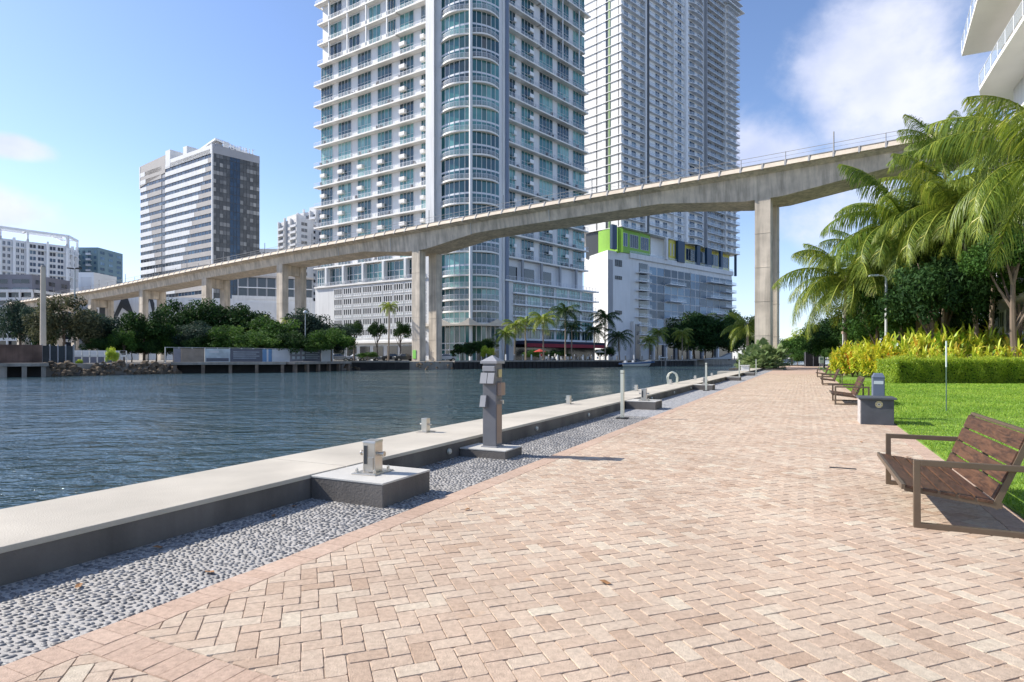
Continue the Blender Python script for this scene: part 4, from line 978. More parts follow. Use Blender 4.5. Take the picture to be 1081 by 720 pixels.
    FR.box(mb, 1, FR.L-6, -6, -3.4, zt-.5, zt+1.9, 'greywall')
    for p in (209, 219.5): FL.box(mb, FL.a(p), FL.a(p)+.8, -3.6, -3, zt-.4, zt+2.2, 'greywall')
    mb.build('roof_canopy', root)
    # sign letters on the roof edge, too far to read in the photo: pale strokes of letter size
    mb = MB(); x = 5.0
    FR.box(mb, 4.2, 6.4, .3, .5, zt+.0, zt+2.4, 'white'); 
    shp = ['|_', '|-', '||', '|=', '| |', '|-', '|_', '|=']
    x = 7.0
    for s_ in shp:
        FR.box(mb, x, x+.3, .3, .5, zt-.3, zt+1.9, 'white')
        if '-' in s_: FR.box(mb, x, x+.9, .3, .5, zt+.7, zt+1.0, 'white')
        if '=' in s_: FR.box(mb, x, x+.9, .3, .5, zt+1.6, zt+1.9, 'white'); FR.box(mb, x, x+.9, .3, .5, zt-.3, zt, 'white')
        if '_' in s_: FR.box(mb, x, x+.9, .3, .5, zt-.3, zt, 'white')
        if s_ in ('||', '| |'): FR.box(mb, x+.8, x+1.1, .3, .5, zt-.3, zt+1.9, 'white')
        x += 1.3
    mb.build('roof_sign', root)
office()
def angular_block():
    root = thing('parking_podium', 'white windowless podium painted with black angular shapes behind the bridge piers', 'podium', (-108, 215, BZ))
    F = Fac((-.672*205, 205), (-.462*215, 215)); z = 22.6
    G = Fac(F.pt(F.L), (-.329*224, 224))
    mb = MB(); q = [F.P0, F.P1, G.P1, G.P1+Vector((0, 30)), F.P0+Vector((5, 40))]; mb.prism([(p.x, p.y) for p in q], BZ-.5, z, 'white'); mb.build('walls', root)
    def tri(mb, pts): 
        v = [F.pt(F.a(px), .12, zof(y, 207)) for px, y in pts]; w = [F.pt(F.a(px), .0, zof(y, 207)) for px, y in pts]; n = len(v)
        mb.add(v+w, [tuple(range(n)), tuple(range(2*n-1, n-1, -1))]+[(i, n+i, n+(i+1) % n, (i+1) % n) for i in range(n)], 'darkframe')
    mb = MB(); tri(mb, [(118, 338), (130, 312), (134, 312.5), (142, 334), (129, 325), (119, 345)]); tri(mb, [(150, 340), (152, 322), (160, 312), (163, 320), (163, 340), (158, 316), (153, 330)]); tri(mb, [(105, 318), (113, 316), (121, 330), (112, 345), (105, 340)]); mb.build('painted_shapes', root)
    mb = MB(); G.box(mb, 0, G.L, -3, .15, z, z+1.2, 'white'); G.box(mb, 2, G.L, -6, -.5, z+1.0, z+7.8, 'glassdark', .35)
    for i in range(9): x = 2+i*(G.L-2)/8; G.box(mb, x-.25, x+.25, -.5, -.1, z+1, z+7.8, 'greywall')
    G.box(mb, 2, G.L, -.5, .3, z+4.0, z+4.3, 'bluewhite'); G.box(mb, 1.5, G.L+.5, -7, .6, z+7.8, z+8.5, 'beige'); mb.build('glazed_upper_floor', root)
    mb = MB()
    for i in range(64): x = 1+i*(G.L-2)/63; G.box(mb, x-.08, x+.08, 0, .25, 10, z-.8, 'bluewhite')
    G.box(mb, .8, G.L-.8, .0, .08, 9.8, z-.6, 'lavender'); mb.build('louvre_screen', root)
angular_block()

def simple_block(name, label, cat, P0, P1, depth, z, wall, wins, floors, group=None, base=BZ, fh=3.1, band=None, glass='glassdark', ww=.6, bal=False):
    P0 = Vector(P0); P1 = Vector(P1); F = Fac(P0, P1); c = (P0+P1)/2
    root = thing(name, label, cat, (c.x, c.y, base), group=group)
    bk = F.o*-depth; mb = MB(); mb.prism([tuple(P0), tuple(P1), tuple(P1+bk), tuple(P0+bk)], base-.5, z, wall); mb.build('walls', root)
    W_ = Many('window'); w = F.L/wins; G = Fac(P1, P1+bk)
    for k in range(floors):
        zz = z-1.0-fh*(k+1)+.6
        if zz < base+1: break
        for i in range(wins):
            a0 = (i+(1-ww)/2)*w; a1 = a0+w*ww
            W_.add(F.pt(a0), 1-k*.001, lambda m, a0=a0, a1=a1, zz=zz: F.window(m, a0, a1, 0, zz, zz+1.7, 2, 1, glass, wall, .12))
        for i in range(3):
            g0 = (i+.25)*G.L/3
            W_.add(G.pt(g0), .5, lambda m, g0=g0, zz=zz: G.window(m, g0, g0+G.L/6, 0, zz, zz+1.7, 2, 1, glass, wall, .12))
        if bal and k % 1 == 0:
            m = MB()
            for i in range(0, wins, 2): F.box(m, i*w+.2, (i+1)*w-.2, 0, 1.3, zz-.9, zz-.7, 'bluewhite'); F.box(m, i*w+.2, (i+1)*w-.2, 1.25, 1.3, zz-.7, zz+.2, 'rail')
            m.build('balcony_row', root)
    W_.build(root, 80)
    return root, F
def far_left():
    # curved block, built of four facets under a roof frame
    root = thing('apartment_block', 'wide blue-grey apartment block with an open roof frame at the far left', 'apartment block', (-210, 330, BZ))
    pts = [Vector((-.98*285, 285)), Vector((-.845*300, 300)), Vector((-.80*309, 309)), Vector((-.735*322, 322)), Vector((-.72*335, 335))]
    zt = 63; q = [(p.x, p.y) for p in pts]+[(-285, 385), (-330, 330)]
    mb = MB(); mb.prism(q, BZ, zt-2, 'lavender'); mb.build('walls', root)
    W_ = Many('window')
    for p, q2 in zip(pts, pts[1:]):
        F = Fac(p, q2); n = max(2, round(F.L/7)); w = F.L/n; m = MB()
        for i in range(n+1): F.box(m, i*w-.5, i*w+.5, 0, 1.3, BZ, zt-1, 'bluewhite')
        m.build('fins', root)
        for k in range(20):
            z = zt-5.2-3.1*k
            for i in range(n):
                for j in (0, 1):
                    a0 = i*w+1.0+j*(w-1.6)/2
                    W_.add(F.pt(a0), 1-k*.001, lambda m, F=F, a0=a0, w=w, z=z: F.window(m, a0, a0+(w-3)/2, .1, z, z+2, 2, 1, 'glassblue', 'bluewhite', .15))
            if k % 4 == 0: m = MB(); F.box(m, 0, F.L, .2, 1.0, z-.8, z-.4, 'bluewhite'); m.build('floor_band', root)
    W_.build(root, 96)
    mb = MB()
    for p, q2 in zip(pts, pts[1:]):
        F = Fac(p, q2); F.box(mb, -.3, F.L+.3, .3, 1.4, zt+2.6, zt+3.8, 'bluewhite'); F.box(mb, -.3, F.L+.3, -7, -6, zt+2.6, zt+3.8, 'bluewhite')
        n = max(1, round(F.L/14))
        for i in range(n+1): F.box(mb, i*F.L/n-.4, i*F.L/n+.4, .4, 1.3, zt-3, zt+3, 'bluewhite'); F.box(mb, i*F.L/n-.4, i*F.L/n+.4, -7, 1.3, zt+2.9, zt+3.5, 'bluewhite')
    mb.build('roof_frame', root)
    simple_block('apartment_block', 'teal and grey high block right of the wide blue-grey apartments', 'apartment block', (-.72*345, 345), (-.683*345, 345), 22, 64.5, 'teal', 4, 20, glass='glasspale', ww=.5, bal=True)
    simple_block('parking_garage', 'dark grey parking building with pale bands at the far left', 'parking garage', (-.90*232, 232), (-.792*232, 232), 20, 33.5, 'garage', 3, 9, glass='glassdark', ww=.8)
    r, F = simple_block('parking_garage', 'grey low block beside the pale banded parking building', 'parking garage', (-.79*245, 245), (-.765*245, 245), 20, 30.5, 'greywall', 2, 2)
    root = thing('parking_garage', 'white open-sided parking garage with long pale parapets behind the bridge deck', 'parking garage', (-190, 262, BZ))
    for (u0, u1, Yd, zt_) in ((-.855, -.79, 225, 27), (-.768, -.715, 262, 31.5), (-.69, -.655, 268, 32), (-.70, -.672, 215, 20)):
        F = Fac((u0*Yd, Yd), (u1*Yd, Yd)); mb = MB(); F.box(mb, .3, F.L-.3, -22, -.8, BZ, zt_-.5, 'glassdark', .1)
        for k in range(9):
            z = zt_-3.0*k
            if z > 3: F.box(mb, 0, F.L, -20, 0, z-1.1, z, 'white')
        for i in range(4): F.box(mb, i*(F.L-.6)/3, i*(F.L-.6)/3+.6, -.4, .1, BZ, zt_, 'white')
        mb.build('garage_decks', root)
    F = Fac((-.715*258, 258), (-.69*258, 258)); mb = MB(); F.box(mb, 0, F.L, -15, 0, BZ, 38, 'bluewhite'); F.box(mb, 1, F.L-1, 0, .2, 8, 36, 'lavender'); mb.build('stair_tower', root)
far_left()
def far_condo():
    for (u0, u1, Yd, zt_, nw, fl, lab) in ((-.383, -.353, 300, 71, 3, 21, 'white far condominium, lower stepped wing left of the banded tower'), (-.352, -.30, 303, 76.5, 5, 22, 'white far condominium, higher wing touching the balcony tower')):
        root, F = simple_block('condominium', lab, 'condominium', (u0*(Yd+12), Yd+12), (u1*Yd, Yd), 20, zt_, 'white', nw, fl, glass='glassdark', ww=.42, bal=True)
        mb = MB()
        for i in range(nw+1): x = i*F.L/nw; F.box(mb, x-.35, x+.35, 0, 1.0, BZ, zt_+(1.5 if i % 2 else .3), 'white')
        F.box(mb, F.L*.3, F.L*.8, -6, -1, zt_, zt_+2.5, 'white'); mb.build('wall_fins', root)
    simple_block('low_building', 'low pale building just visible over the bridge deck between the towers', 'building', (-.42*330, 330), (-.384*330, 330), 20, 61, 'white', 5, 3)
far_condo()

# ------------------------------------------------------------------ near condominium on the right
def near_condo():
    root = thing('condominium', 'near white condominium with curved balconies and glass rails behind the palms', 'condominium', st(40, 14, 0))
    F = Fac(st(66, 16.2), st(18, 16.2)); ztop_ = 32.5; fl = [2.2, 6, 9.8, 13.6, 17.4, 25, 28.8]
    mb = MB(); q = [F.pt(0), F.pt(F.L), F.pt(F.L, -16), F.pt(0, -16)]; mb.prism([(p.x, p.y) for p in q], -.3, ztop_, 'white'); mb.build('walls', root)
    for k, z in enumerate(fl):
        mb = MB(); 
        if z > 27:
            out = 3.6; poly = [F.pt(-.3, -2), F.pt(-.3, out), F.pt(10, out+.95), F.pt(F.L, out+1.2), F.pt(F.L, -2)]
        else:
            out = 2.75; n = 8; poly = [F.pt(0, -.5)]+[F.pt(-.2+6*(1-math.cos(math.pi/2*i/n)), out*math.sin(math.pi/2*i/n)) for i in range(1, n+1)]+[F.pt(F.L, out+.4), F.pt(F.L, -.5)]
            poly = [F.pt(-5, -1.2), F.pt(-4.6, .2), F.pt(-2.5, 1.7), F.pt(1, 2.6), F.pt(7, 2.7), F.pt(F.L, 2.75), F.pt(F.L, -1.2)]
        mb.prism([(p.x, p.y) for p in poly], z-.32, z, 'slabwhite'); s = mb.build('balcony_slab', root)
        r = MB(); pp = poly[1:-1]
        for a_, b_ in zip(pp, pp[1:]):
            n = max(1, round((b_-a_).length/2))
            for i in range(n):
                p = a_.lerp(b_, i/n); q_ = a_.lerp(b_, (i+1)/n); r.beam((p.x, p.y, z+.62), (q_.x, q_.y, z+.62), .03, .95, 'railglass'); r.beam((p.x, p.y, z), (p.x, p.y, z+1.12), .05, .05, 'rail'); r.beam((p.x, p.y, z+1.12), (q_.x, q_.y, z+1.12), .05, .05, 'rail')
        r.build('railing', s)
        n = 9; w = F.L/n
        for i in range(n):
            m = MB(); F.window(m, .8+i*w, i*w+w-1.2, .0, z+.05, z+3.2, 3, 1, 'glassgrey', 'darkframe', .09); m.build('window', root)
    m = MB(); Fl = Fac(st(77, 16.3), st(65.8, 16.3)); q = [Fl.pt(0), Fl.pt(Fl.L), Fl.pt(Fl.L, -12), Fl.pt(0, -12)]; m.prism([(p.x, p.y) for p in q], -.3, 10.4, 'white'); m.build('low_wing', root)
    for i in range(4):
        for z0, z1 in ((.6, 3.6), (4.3, 9.2)):
            m = MB(); Fl.window(m, .7+i*2.8, .7+i*2.8+2.1, .05, z0, z1, 3, 2, 'glassgrey', 'white', .12); m.build('window', root)
    n = 14; w = 36/n
    for i in range(n):
        m = MB(); F.window(m, i*w+.5, i*w+w-.3, .0, .4, 3.1, 2, 2, 'glassgrey', 'white', .12); m.build('window', root)
    m = MB()
    for i in range(16): F.box(m, i*2.5-.1, i*2.5+.35, .15, .6, 0, 9.8, 'white')
    m.build('terrace_columns', root)
near_condo()
# ------------------------------------------------------------------ vegetation builders
def leaf_quads(P, Nrm, size, rs, asp=.5):
    """one pointed leaf (a folded quad = two triangles as a rhombus) at each P"""
    n = len(P); a = rs.normal(size=(n, 3)); a -= (a*Nrm).sum(1)[:, None]*Nrm*.7; a /= np.linalg.norm(a, axis=1)[:, None]
    b = np.cross(Nrm, a); b /= np.linalg.norm(b, axis=1)[:, None]+1e-9
    s = size[:, None]
    V = np.stack([P-a*s, P+b*s*asp, P+a*s, P-b*s*asp], 1)
    return V.reshape(-1, 3), np.arange(n*4).reshape(n, 4)
def crown_mesh(name, m, n=6000, blobs=46, leaf=.05, seed=1, flat=.8, low=-.45, hollow=.55):
    """unit crown (radius about 1): leaves on the skins of many small lumps scattered through an uneven ellipsoid"""
    rs = np.random.default_rng(seed)
    d = rs.normal(size=(blobs, 3)); d /= np.linalg.norm(d, axis=1)[:, None]; d[:, 2] = np.where(d[:, 2] < low, -d[:, 2]*.4, d[:, 2])
    rad = rs.uniform(hollow, 1.0, blobs); C = d*rad[:, None]; C[:, 2] *= flat; br = rs.uniform(.16, .36, blobs)
    w = br**2/np.sum(br**2); bi = rs.choice(blobs, n, p=w)
    u = rs.normal(size=(n, 3)); u /= np.linalg.norm(u, axis=1)[:, None]
    P = C[bi]+u*(br[bi]*rs.uniform(.55, 1.12, n))[:, None]*np.array([1, 1, .8])
    Nn = u*.6+rs.normal(size=(n, 3))*.5+np.array([0, 0, .4]); Nn /= np.linalg.norm(Nn, axis=1)[:, None]
    V, F = leaf_quads(P, Nn, leaf*rs.uniform(.6, 1.3, n), rs)
    tone = rs.normal(.45, .2, blobs)[bi]+rs.normal(0, .2, n)
    return mesh_np(name, V, F, m, np.clip(tone, 0, 1))
def trunk_mesh(seed=1, h=1., limbs=6):
    """unit trunk: from the ground (z=0) up into the crown (z=1), with limbs"""
    r = random.Random(seed); mb = MB(); p = Vector((0, 0, 0)); pts = [p]
    for i in range(5): p = p+Vector((r.uniform(-.03, .03), r.uniform(-.03, .03), .17)); pts.append(p)
    mb.path(pts, [.045, .036, .032, .028, .024, .018], 'trunk', 7)
    for i in range(limbs):
        a = i*2.4+r.random(); b = pts[2+i % 3]; c = b+Vector((math.cos(a)*.13, math.sin(a)*.13, .16)); e = c+Vector((math.cos(a)*.14, math.sin(a)*.14, .2))
        mb.path([b, c, e], [.018, .012, .005], 'trunk', 5)
    me = bpy.data.meshes.new('trunk'); me.from_pydata(mb.v, [], mb.f); me.materials.append(M['trunk']); me.update(); return me
CR = {}
def crown(kind, i):
    k = (kind, i)
    if k not in CR: CR[k] = crown_mesh('crown', kind, n=9500, seed=hash(kind) % 1000+i if False else 17*i+len(kind), leaf=.045)
    return CR[k]
TR_ = [trunk_mesh(i) for i in range(3)]
def tree(px, Y, ytop, wpx, kind, label, i=0, base=BZ, group=None, ybot=None, name='tree', squash=1.0):
    """broadleaf tree whose crown spans wpx photo pixels at depth Y and tops out at row ytop"""
    g = px2(px, Y); zt = zof(ytop, Y); zb = zof(ybot, Y) if ybot else base+.3
    t = thing(name, label, 'tree', (g.x, g.y, base), random.uniform(0, 6.28), group)
    r = wpx*Y/640/2; hc = (zt-zb)/2
    c = obj('crown', crown(kind, i % 3), t); c.scale = (r, r*squash, hc*1.13); c.location = (0, 0, (zt+zb)/2-base)
    k = obj('trunk', TR_[i % 3], t); H = (zt-base)*.9; k.scale = (H*.62, H*.62, H)
    return t

def frond_mesh_arrays(Lf, e0, droop, n, lw, rs, hang=.6, split=1.0, segs=3, basewid=.045, wf=.033, scat=.1):
    """a feather palm leaf heading +x: arching rachis with two ranks of folded, hanging leaflets"""
    V = []; F = []; R_ = []
    m = 14; pts = [np.zeros(3)]; el = e0
    for i in range(m):
        u = (i+1)/m; el = e0-droop*u**1.3; pts.append(pts[-1]+np.array([math.cos(el), 0, math.sin(el)])*Lf/m)
    pts = np.array(pts)
    side = np.array([0, 1, 0.])
    for i in range(m):
        w0 = basewid*(1-i/m)+.006; w1 = basewid*(1-(i+1)/m)+.006; b = len(V)
        up0 = np.array([0, 0, w0*.6]); 
        V += [pts[i]-side*w0, pts[i]+up0, pts[i]+side*w0, pts[i+1]-side*w1, pts[i+1]+np.array([0, 0, w1*.6]), pts[i+1]+side*w1]
        F += [(b, b+1, b+4, b+3), (b+1, b+2, b+5, b+4), (b+2, b, b+3, b+5)]; R_ += [.78]*3
    for j in range(n):
        u = .10+.90*(j+.5)/n; x = u*m; i = min(m-1, int(x)); p = pts[i]+(pts[i+1]-pts[i])*(x-i); tan = pts[i+1]-pts[i]; tan /= np.linalg.norm(tan)
        ll = lw*(math.sin(math.pi*min(1, u*.82+.12)))**.75*rs.uniform(.88, 1.1)
        if u > .93: ll *= .75
        for sgn in (-1, 1):
            if rs.random() > split: continue
            dirv = side*sgn*math.cos(.55*u+.25)+tan*math.sin(.55*u+.25)+np.array([rs.uniform(-scat, scat), 0, .10+rs.uniform(-scat, scat)]); dirv /= np.linalg.norm(dirv)
            q = p.copy(); w = lw*wf*rs.uniform(.8, 1.15)+(.004 if wf > .02 else .0009); b = len(V); r = float(np.clip(rs.normal(.42, .16)+.25*(u > .8)*rs.random(), 0, 1))
            hg = hang*rs.uniform(.7, 1.3)
            for k in range(segs+1):
                ww = w*(1-(k/segs)**1.6)+.0015; wid = tan*ww
                ww_ = wid if k % 2 else wid+np.array([0, 0, .35*np.linalg.norm(wid)]); V += [q-ww_, q+ww_]
                if k < segs:
                    d2 = dirv*(1-.25*k/segs)+np.array([0, 0, -hg*(k+.55)/segs*1.9]); d2 /= np.linalg.norm(d2); q = q+d2*ll/segs
            F += [(b+2*k, b+2*k+1, b+2*k+3, b+2*k+2) for k in range(segs)]; R_ += [r]*segs
    return np.array(V), np.array(F), np.array(R_)
def rotz(V, a): c, s = math.cos(a), math.sin(a); return np.stack([V[:, 0]*c-V[:, 1]*s, V[:, 0]*s+V[:, 1]*c, V[:, 2]], -1)

FR_NEAR = []
def near_fronds(m):
    rs = np.random.default_rng(5); out = []
    for (e0, dr) in ((1.30, .9), (1.05, 1.35), (.80, 1.6), (.50, 1.75), (.15, 1.6), (-.25, 1.2)):
        for _ in range(2):
            V, F, r = frond_mesh_arrays(1., e0+rs.uniform(-.06, .06), dr+rs.uniform(-.15, .15), 92, .30, rs, hang=1.5, basewid=.008, wf=.0078, scat=.28)
            out.append((e0, mesh_np('frond', V, F, m, r)))
    return out
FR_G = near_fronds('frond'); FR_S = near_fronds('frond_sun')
PALM_TRUNK = None
def palm_trunk(pts, rads, parent):
    mb = MB(); n = len(pts)
    # rings: slight steps along the stem
    P = []; Rr = []
    for i in range(n-1):
        for j in range(10):
            t = j/10; P.append(Vector(pts[i]).lerp(Vector(pts[i+1]), t)); r = rads[i]+(rads[i+1]-rads[i])*t; Rr.append(r*(1.06 if j % 2 else .95))
    P.append(Vector(pts[-1])); Rr.append(rads[-1])
    for i in range(len(P)-1): mb.tube(P[i], P[i+1], Rr[i], Rr[i+1], 'palmtrunk', 10, False)
    return mb.build('trunk', parent, local=True)
def near_palm(px, Y, yc, Lf, label, nf=24, fr=None, seed=1, lean=(0, 0), emax=1.30, espan=1.55, trunk_r=.15, droopall=0., skip=None, base=0, azs=None):
    r = random.Random(seed); g = px2(px, Y); zc = zof(yc, Y)
    t = thing('coconut_palm', label, 'palm', (g.x-lean[0], g.y-lean[1], base), 0, 'coconut palms beside the promenade')
    c = Vector((lean[0], lean[1], zc-base)); fr = fr or FR_G
    palm_trunk([(0, 0, -.1), (lean[0]*.25, lean[1]*.25, (zc-base)*.4), (lean[0]*.6, lean[1]*.6, (zc-base)*.75), c], [trunk_r*1.5, trunk_r*1.05, trunk_r*.9, trunk_r*.8], t)
    # shaft of leaf bases and a few nuts
    mb = MB(); mb.lathe(c+Vector((0, 0, -.35)), [(.02, 0), (trunk_r*1.2, .05), (trunk_r*1.5, .35), (trunk_r*.8, .7), (.02, .95)], 'palmtrunk', 9)
    mb.build('leaf_base', t, local=True)
    nuts = MB()
    for i in range(7):
        a = i*.9; p = c+Vector((math.cos(a)*.28, math.sin(a)*.28, -.30-.12*(i % 2)))
        nuts.lathe(p, [(.01, -.13), (.09, -.07), (.11, 0), (.08, .08), (.01, .13)], 'leaf_nut', 8)
    nuts.build('coconuts', t, local=True)
    for i in range(nf):
        f = i/(nf-1); az = (azs[i] if azs else i*2.39996+r.uniform(-.25, .25)); e_want = emax-espan*f**.9
        cand = sorted(fr, key=lambda q: abs(q[0]-e_want))[:3]; me = r.choice(cand)[1]
        if skip and skip(az % (2*math.pi)): continue
        o = obj('frond', me, t); s = Lf*r.uniform(.86, 1.1); o.scale = (s, s*r.uniform(.9, 1.1), s)
        o.location = c+Vector((math.cos(az)*.12, math.sin(az)*.12, .25-.35*f)); o.rotation_euler = (r.uniform(-.35, .35), r.uniform(-.08, .12)+droopall, az)
    return t
M['leaf_nut'] = mat('coconut_husk', (.20, .16, .04), .6, var=.2)

def far_palm_mesh(m, seed, nf=17, tall=1.):
    rs = np.random.default_rng(seed); Vs = []; Fs = []; Rs = []; off = 0
    for i in range(nf):
        f = i/(nf-1); V, F, r = frond_mesh_arrays(1., 1.2-1.5*f, 1.5+.2*rs.random(), 20, .34, rs, hang=.9, segs=2, basewid=.014, wf=.04)
        # widen leaflets for distance
        V = rotz(V, i*2.39996+rs.uniform(-.2, .2)); Vs.append(V); Fs.append(F+off); Rs.append(r*.7+rs.uniform(0, .35)); off += len(V)
    return mesh_np('crown', np.concatenate(Vs), np.concatenate(Fs), m, np.clip(np.concatenate(Rs), 0, 1))
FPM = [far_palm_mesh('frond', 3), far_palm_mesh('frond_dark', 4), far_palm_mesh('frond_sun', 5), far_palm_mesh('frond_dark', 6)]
mbt = MB(); mbt.path([Vector((0, 0, 0)), Vector((.012, 0, .35)), Vector((.02, .01, .7)), Vector((.02, .0, 1))], [.030, .023, .020, .018], 'palmtrunk', 8)
FPT = bpy.data.meshes.new('trunk'); FPT.from_pydata([tuple(v) for v in mbt.v], [], mbt.f); FPT.materials.append(M['palmtrunk'])
def far_palm(px, Y, yc, wpx, label, k=0, base=BZ, rot=0):
    g = px2(px, Y); zc = zof(yc, Y); t = thing('palm_tree', label, 'palm', (g.x, g.y, base), rot, 'palms on the far bank')
    H = zc-base; tr = obj('trunk', FPT, t); tr.scale = (7, 7, H)
    c = obj('crown', FPM[k], t); s = wpx*Y/640/2*1.3; c.scale = (s, s, s*1.05); c.location = (.14, 0, H)
    return t

# ------------------------------------------------------------------ far bank: walls, rocks, fences
def along_bank(i0, f):      # point between bank vertices, pushed inland by off
    a, b = Vector(BANK[i0]), Vector(BANK[i0+1]); return a.lerp(b, f)
def bank_line(pxa, pxb, off=.4):
    """line parallel to the bank edge between two photo columns, off metres inland"""
    def hit(px):
        k = (px-540.5)/640
        for a, b in zip(BANK[1:], BANK[2:]):
            a = Vector(a); b = Vector(b); d = b-a; den = d.x-k*d.y
            if abs(den) < 1e-6: continue
            t = (k*a.y-a.x)/den
            if -1e-6 <= t <= 1+1e-6:
                n = Vector((-d.y, d.x)).normalized(); return a+d*t+n*off
        return px2(px, 100)
    return hit(pxa), hit(pxb)
def bank_walls():
    # wooden dock wall under the banner fence, with posts
    for (pa, pb, m, lab, cap) in ((-60, 46, 'bankconc', 'concrete dock edge on square posts at the far left of the opposite bank', .32), (183, 357, 'seawood', 'weathered timber dock wall with posts below the banner fence', .3)):
        root = None
        for i_, f0, f1 in (((1, .45, 1), (2, 0, .8)) if pa < 0 else ((5, 0, 1), (6, 0, .82))):
            A_, B_ = Vector(BANK[i_]), Vector(BANK[i_+1]); nn_ = Vector((-(B_-A_).y, (B_-A_).x)).normalized(); a = A_.lerp(B_, f0)-nn_; b = A_.lerp(B_, f1)-nn_; F = Fac(a, b); root = root or thing('dock_wall', lab, 'dock', (*((a+b)/2), WZ))
            mb = MB(); F.box(mb, -.1, F.L+.1, -1.2, .8, BZ-.24, BZ+.10, 'bankconc'); mb.build('deck_edge', root)
            mb = MB(); F.box(mb, 0, F.L, -1.2, -.9, WZ-.5, BZ-.24, 'blackwall'); mb.build('shade_backing', root)  # black backing paints the shade under the deck overhang
            n = max(2, round(F.L/3.0))
            for i in range(n+1): mb = MB(); x = .3+i*(F.L-.6)/n; F.box(mb, x-.2, x+.2, .2, .65, WZ-.6, BZ-.24, m); mb.build('post', root)
    # black sheet pile wall right of the timber dock and all along to the right
    for (pa, pb, lab) in ((372, 432, 'black ribbed sheet pile wall left of the bridge pier on the far bank'), (478, 700, 'long black seawall with pale cap in front of the palms on the far bank'), (700, 860, 'dark seawall beyond the moored motor boat')):
        segs = [pa]+[p for p in (460, 580, 679, 700, 782) if pa < p < pb]+[pb]; root = None
        for u, v in zip(segs, segs[1:]):
            a, b = bank_line(u, v, -.35); F = Fac(a, b)
            root = root or thing('seawall', lab, 'seawall', (*((a+b)/2), WZ))
            mb = MB(); F.box(mb, 0, F.L, -.5, .15, BZ-.1, BZ+.18, 'bankconc'); mb.build('wall_cap', root)
            mb = MB(); F.box(mb, 0, F.L, -.5, .0, WZ-.5, BZ-.1, 'blackwall')
            x = 0
            while x < F.L-.4: F.box(mb, x, x+.35, 0, .12, WZ-.5, BZ-.15, 'blackwall'); x += 1.1
            mb.build('wall_face', root)
    # rocks
    rs = random.Random(3); mb = None; k = 0
    for (pa, pb, n, big) in ((48, 182, 90, 1.), (357, 373, 12, .8), (433, 476, 16, .6)):
        a, b = bank_line(pa, pb, 0); d = b-a; nn = Vector((-d.y, d.x)).normalized()
        mb = MB()
        for i in range(n):
            f = rs.random(); q = rs.random(); p, _ = bank_line(pa+(pb-pa)*f, pb, 0); off = -1.9+q*2.2; r = rs.uniform(.25, .55)*big; z = WZ-.1+(BZ-WZ+.15)*q
            p = p+nn*off; vs = []; 
            for jj in range(6):
                th = jj*1.047; vs.append((p.x+math.cos(th)*r*rs.uniform(.7, 1.2), p.y+math.sin(th)*r*rs.uniform(.7, 1.2), z-r*.3))
            for jj in range(6):
                th = jj*1.047+.4; vs.append((p.x+math.cos(th)*r*rs.uniform(.4, .8), p.y+math.sin(th)*r*rs.uniform(.4, .8), z+r*rs.uniform(.3, .7)))
            vs.append((p.x, p.y, z+r*.8))
            mb.add(vs, [(j, (j+1) % 6, 6+(j+1) % 6, 6+j) for j in range(6)]+[(6+j, 6+(j+1) % 6, 12) for j in range(6)], 'rock')
        tag(mb.build('riprap'), ['brown rubble shore between the two docks on the far bank', 'small heap of shore rubble at the end of the timber dock', 'rubble at the foot of the bridge pier on the far bank'][k], 'rocks', kind='stuff'); k += 1
    mb = MB()
    for i in range(9):
        q = st(7.3+rs.random()*2.2, -6.35-rs.random()*.5); r = rs.uniform(.18, .34); vs = []
        for jj in range(7): th = jj*.9; vs.append((q.x+math.cos(th)*r*rs.uniform(.7, 1.1), q.y+math.sin(th)*r*rs.uniform(.7, 1.1), WZ-.1))
        vs.append((q.x, q.y, WZ+r*.55)); mb.add(vs, [(j, (j+1) % 7, 7) for j in range(7)], 'rock')
    tag(mb.build('riprap'), 'wet brown rocks in the water close behind the near seawall', 'rocks', kind='stuff')
bank_walls()
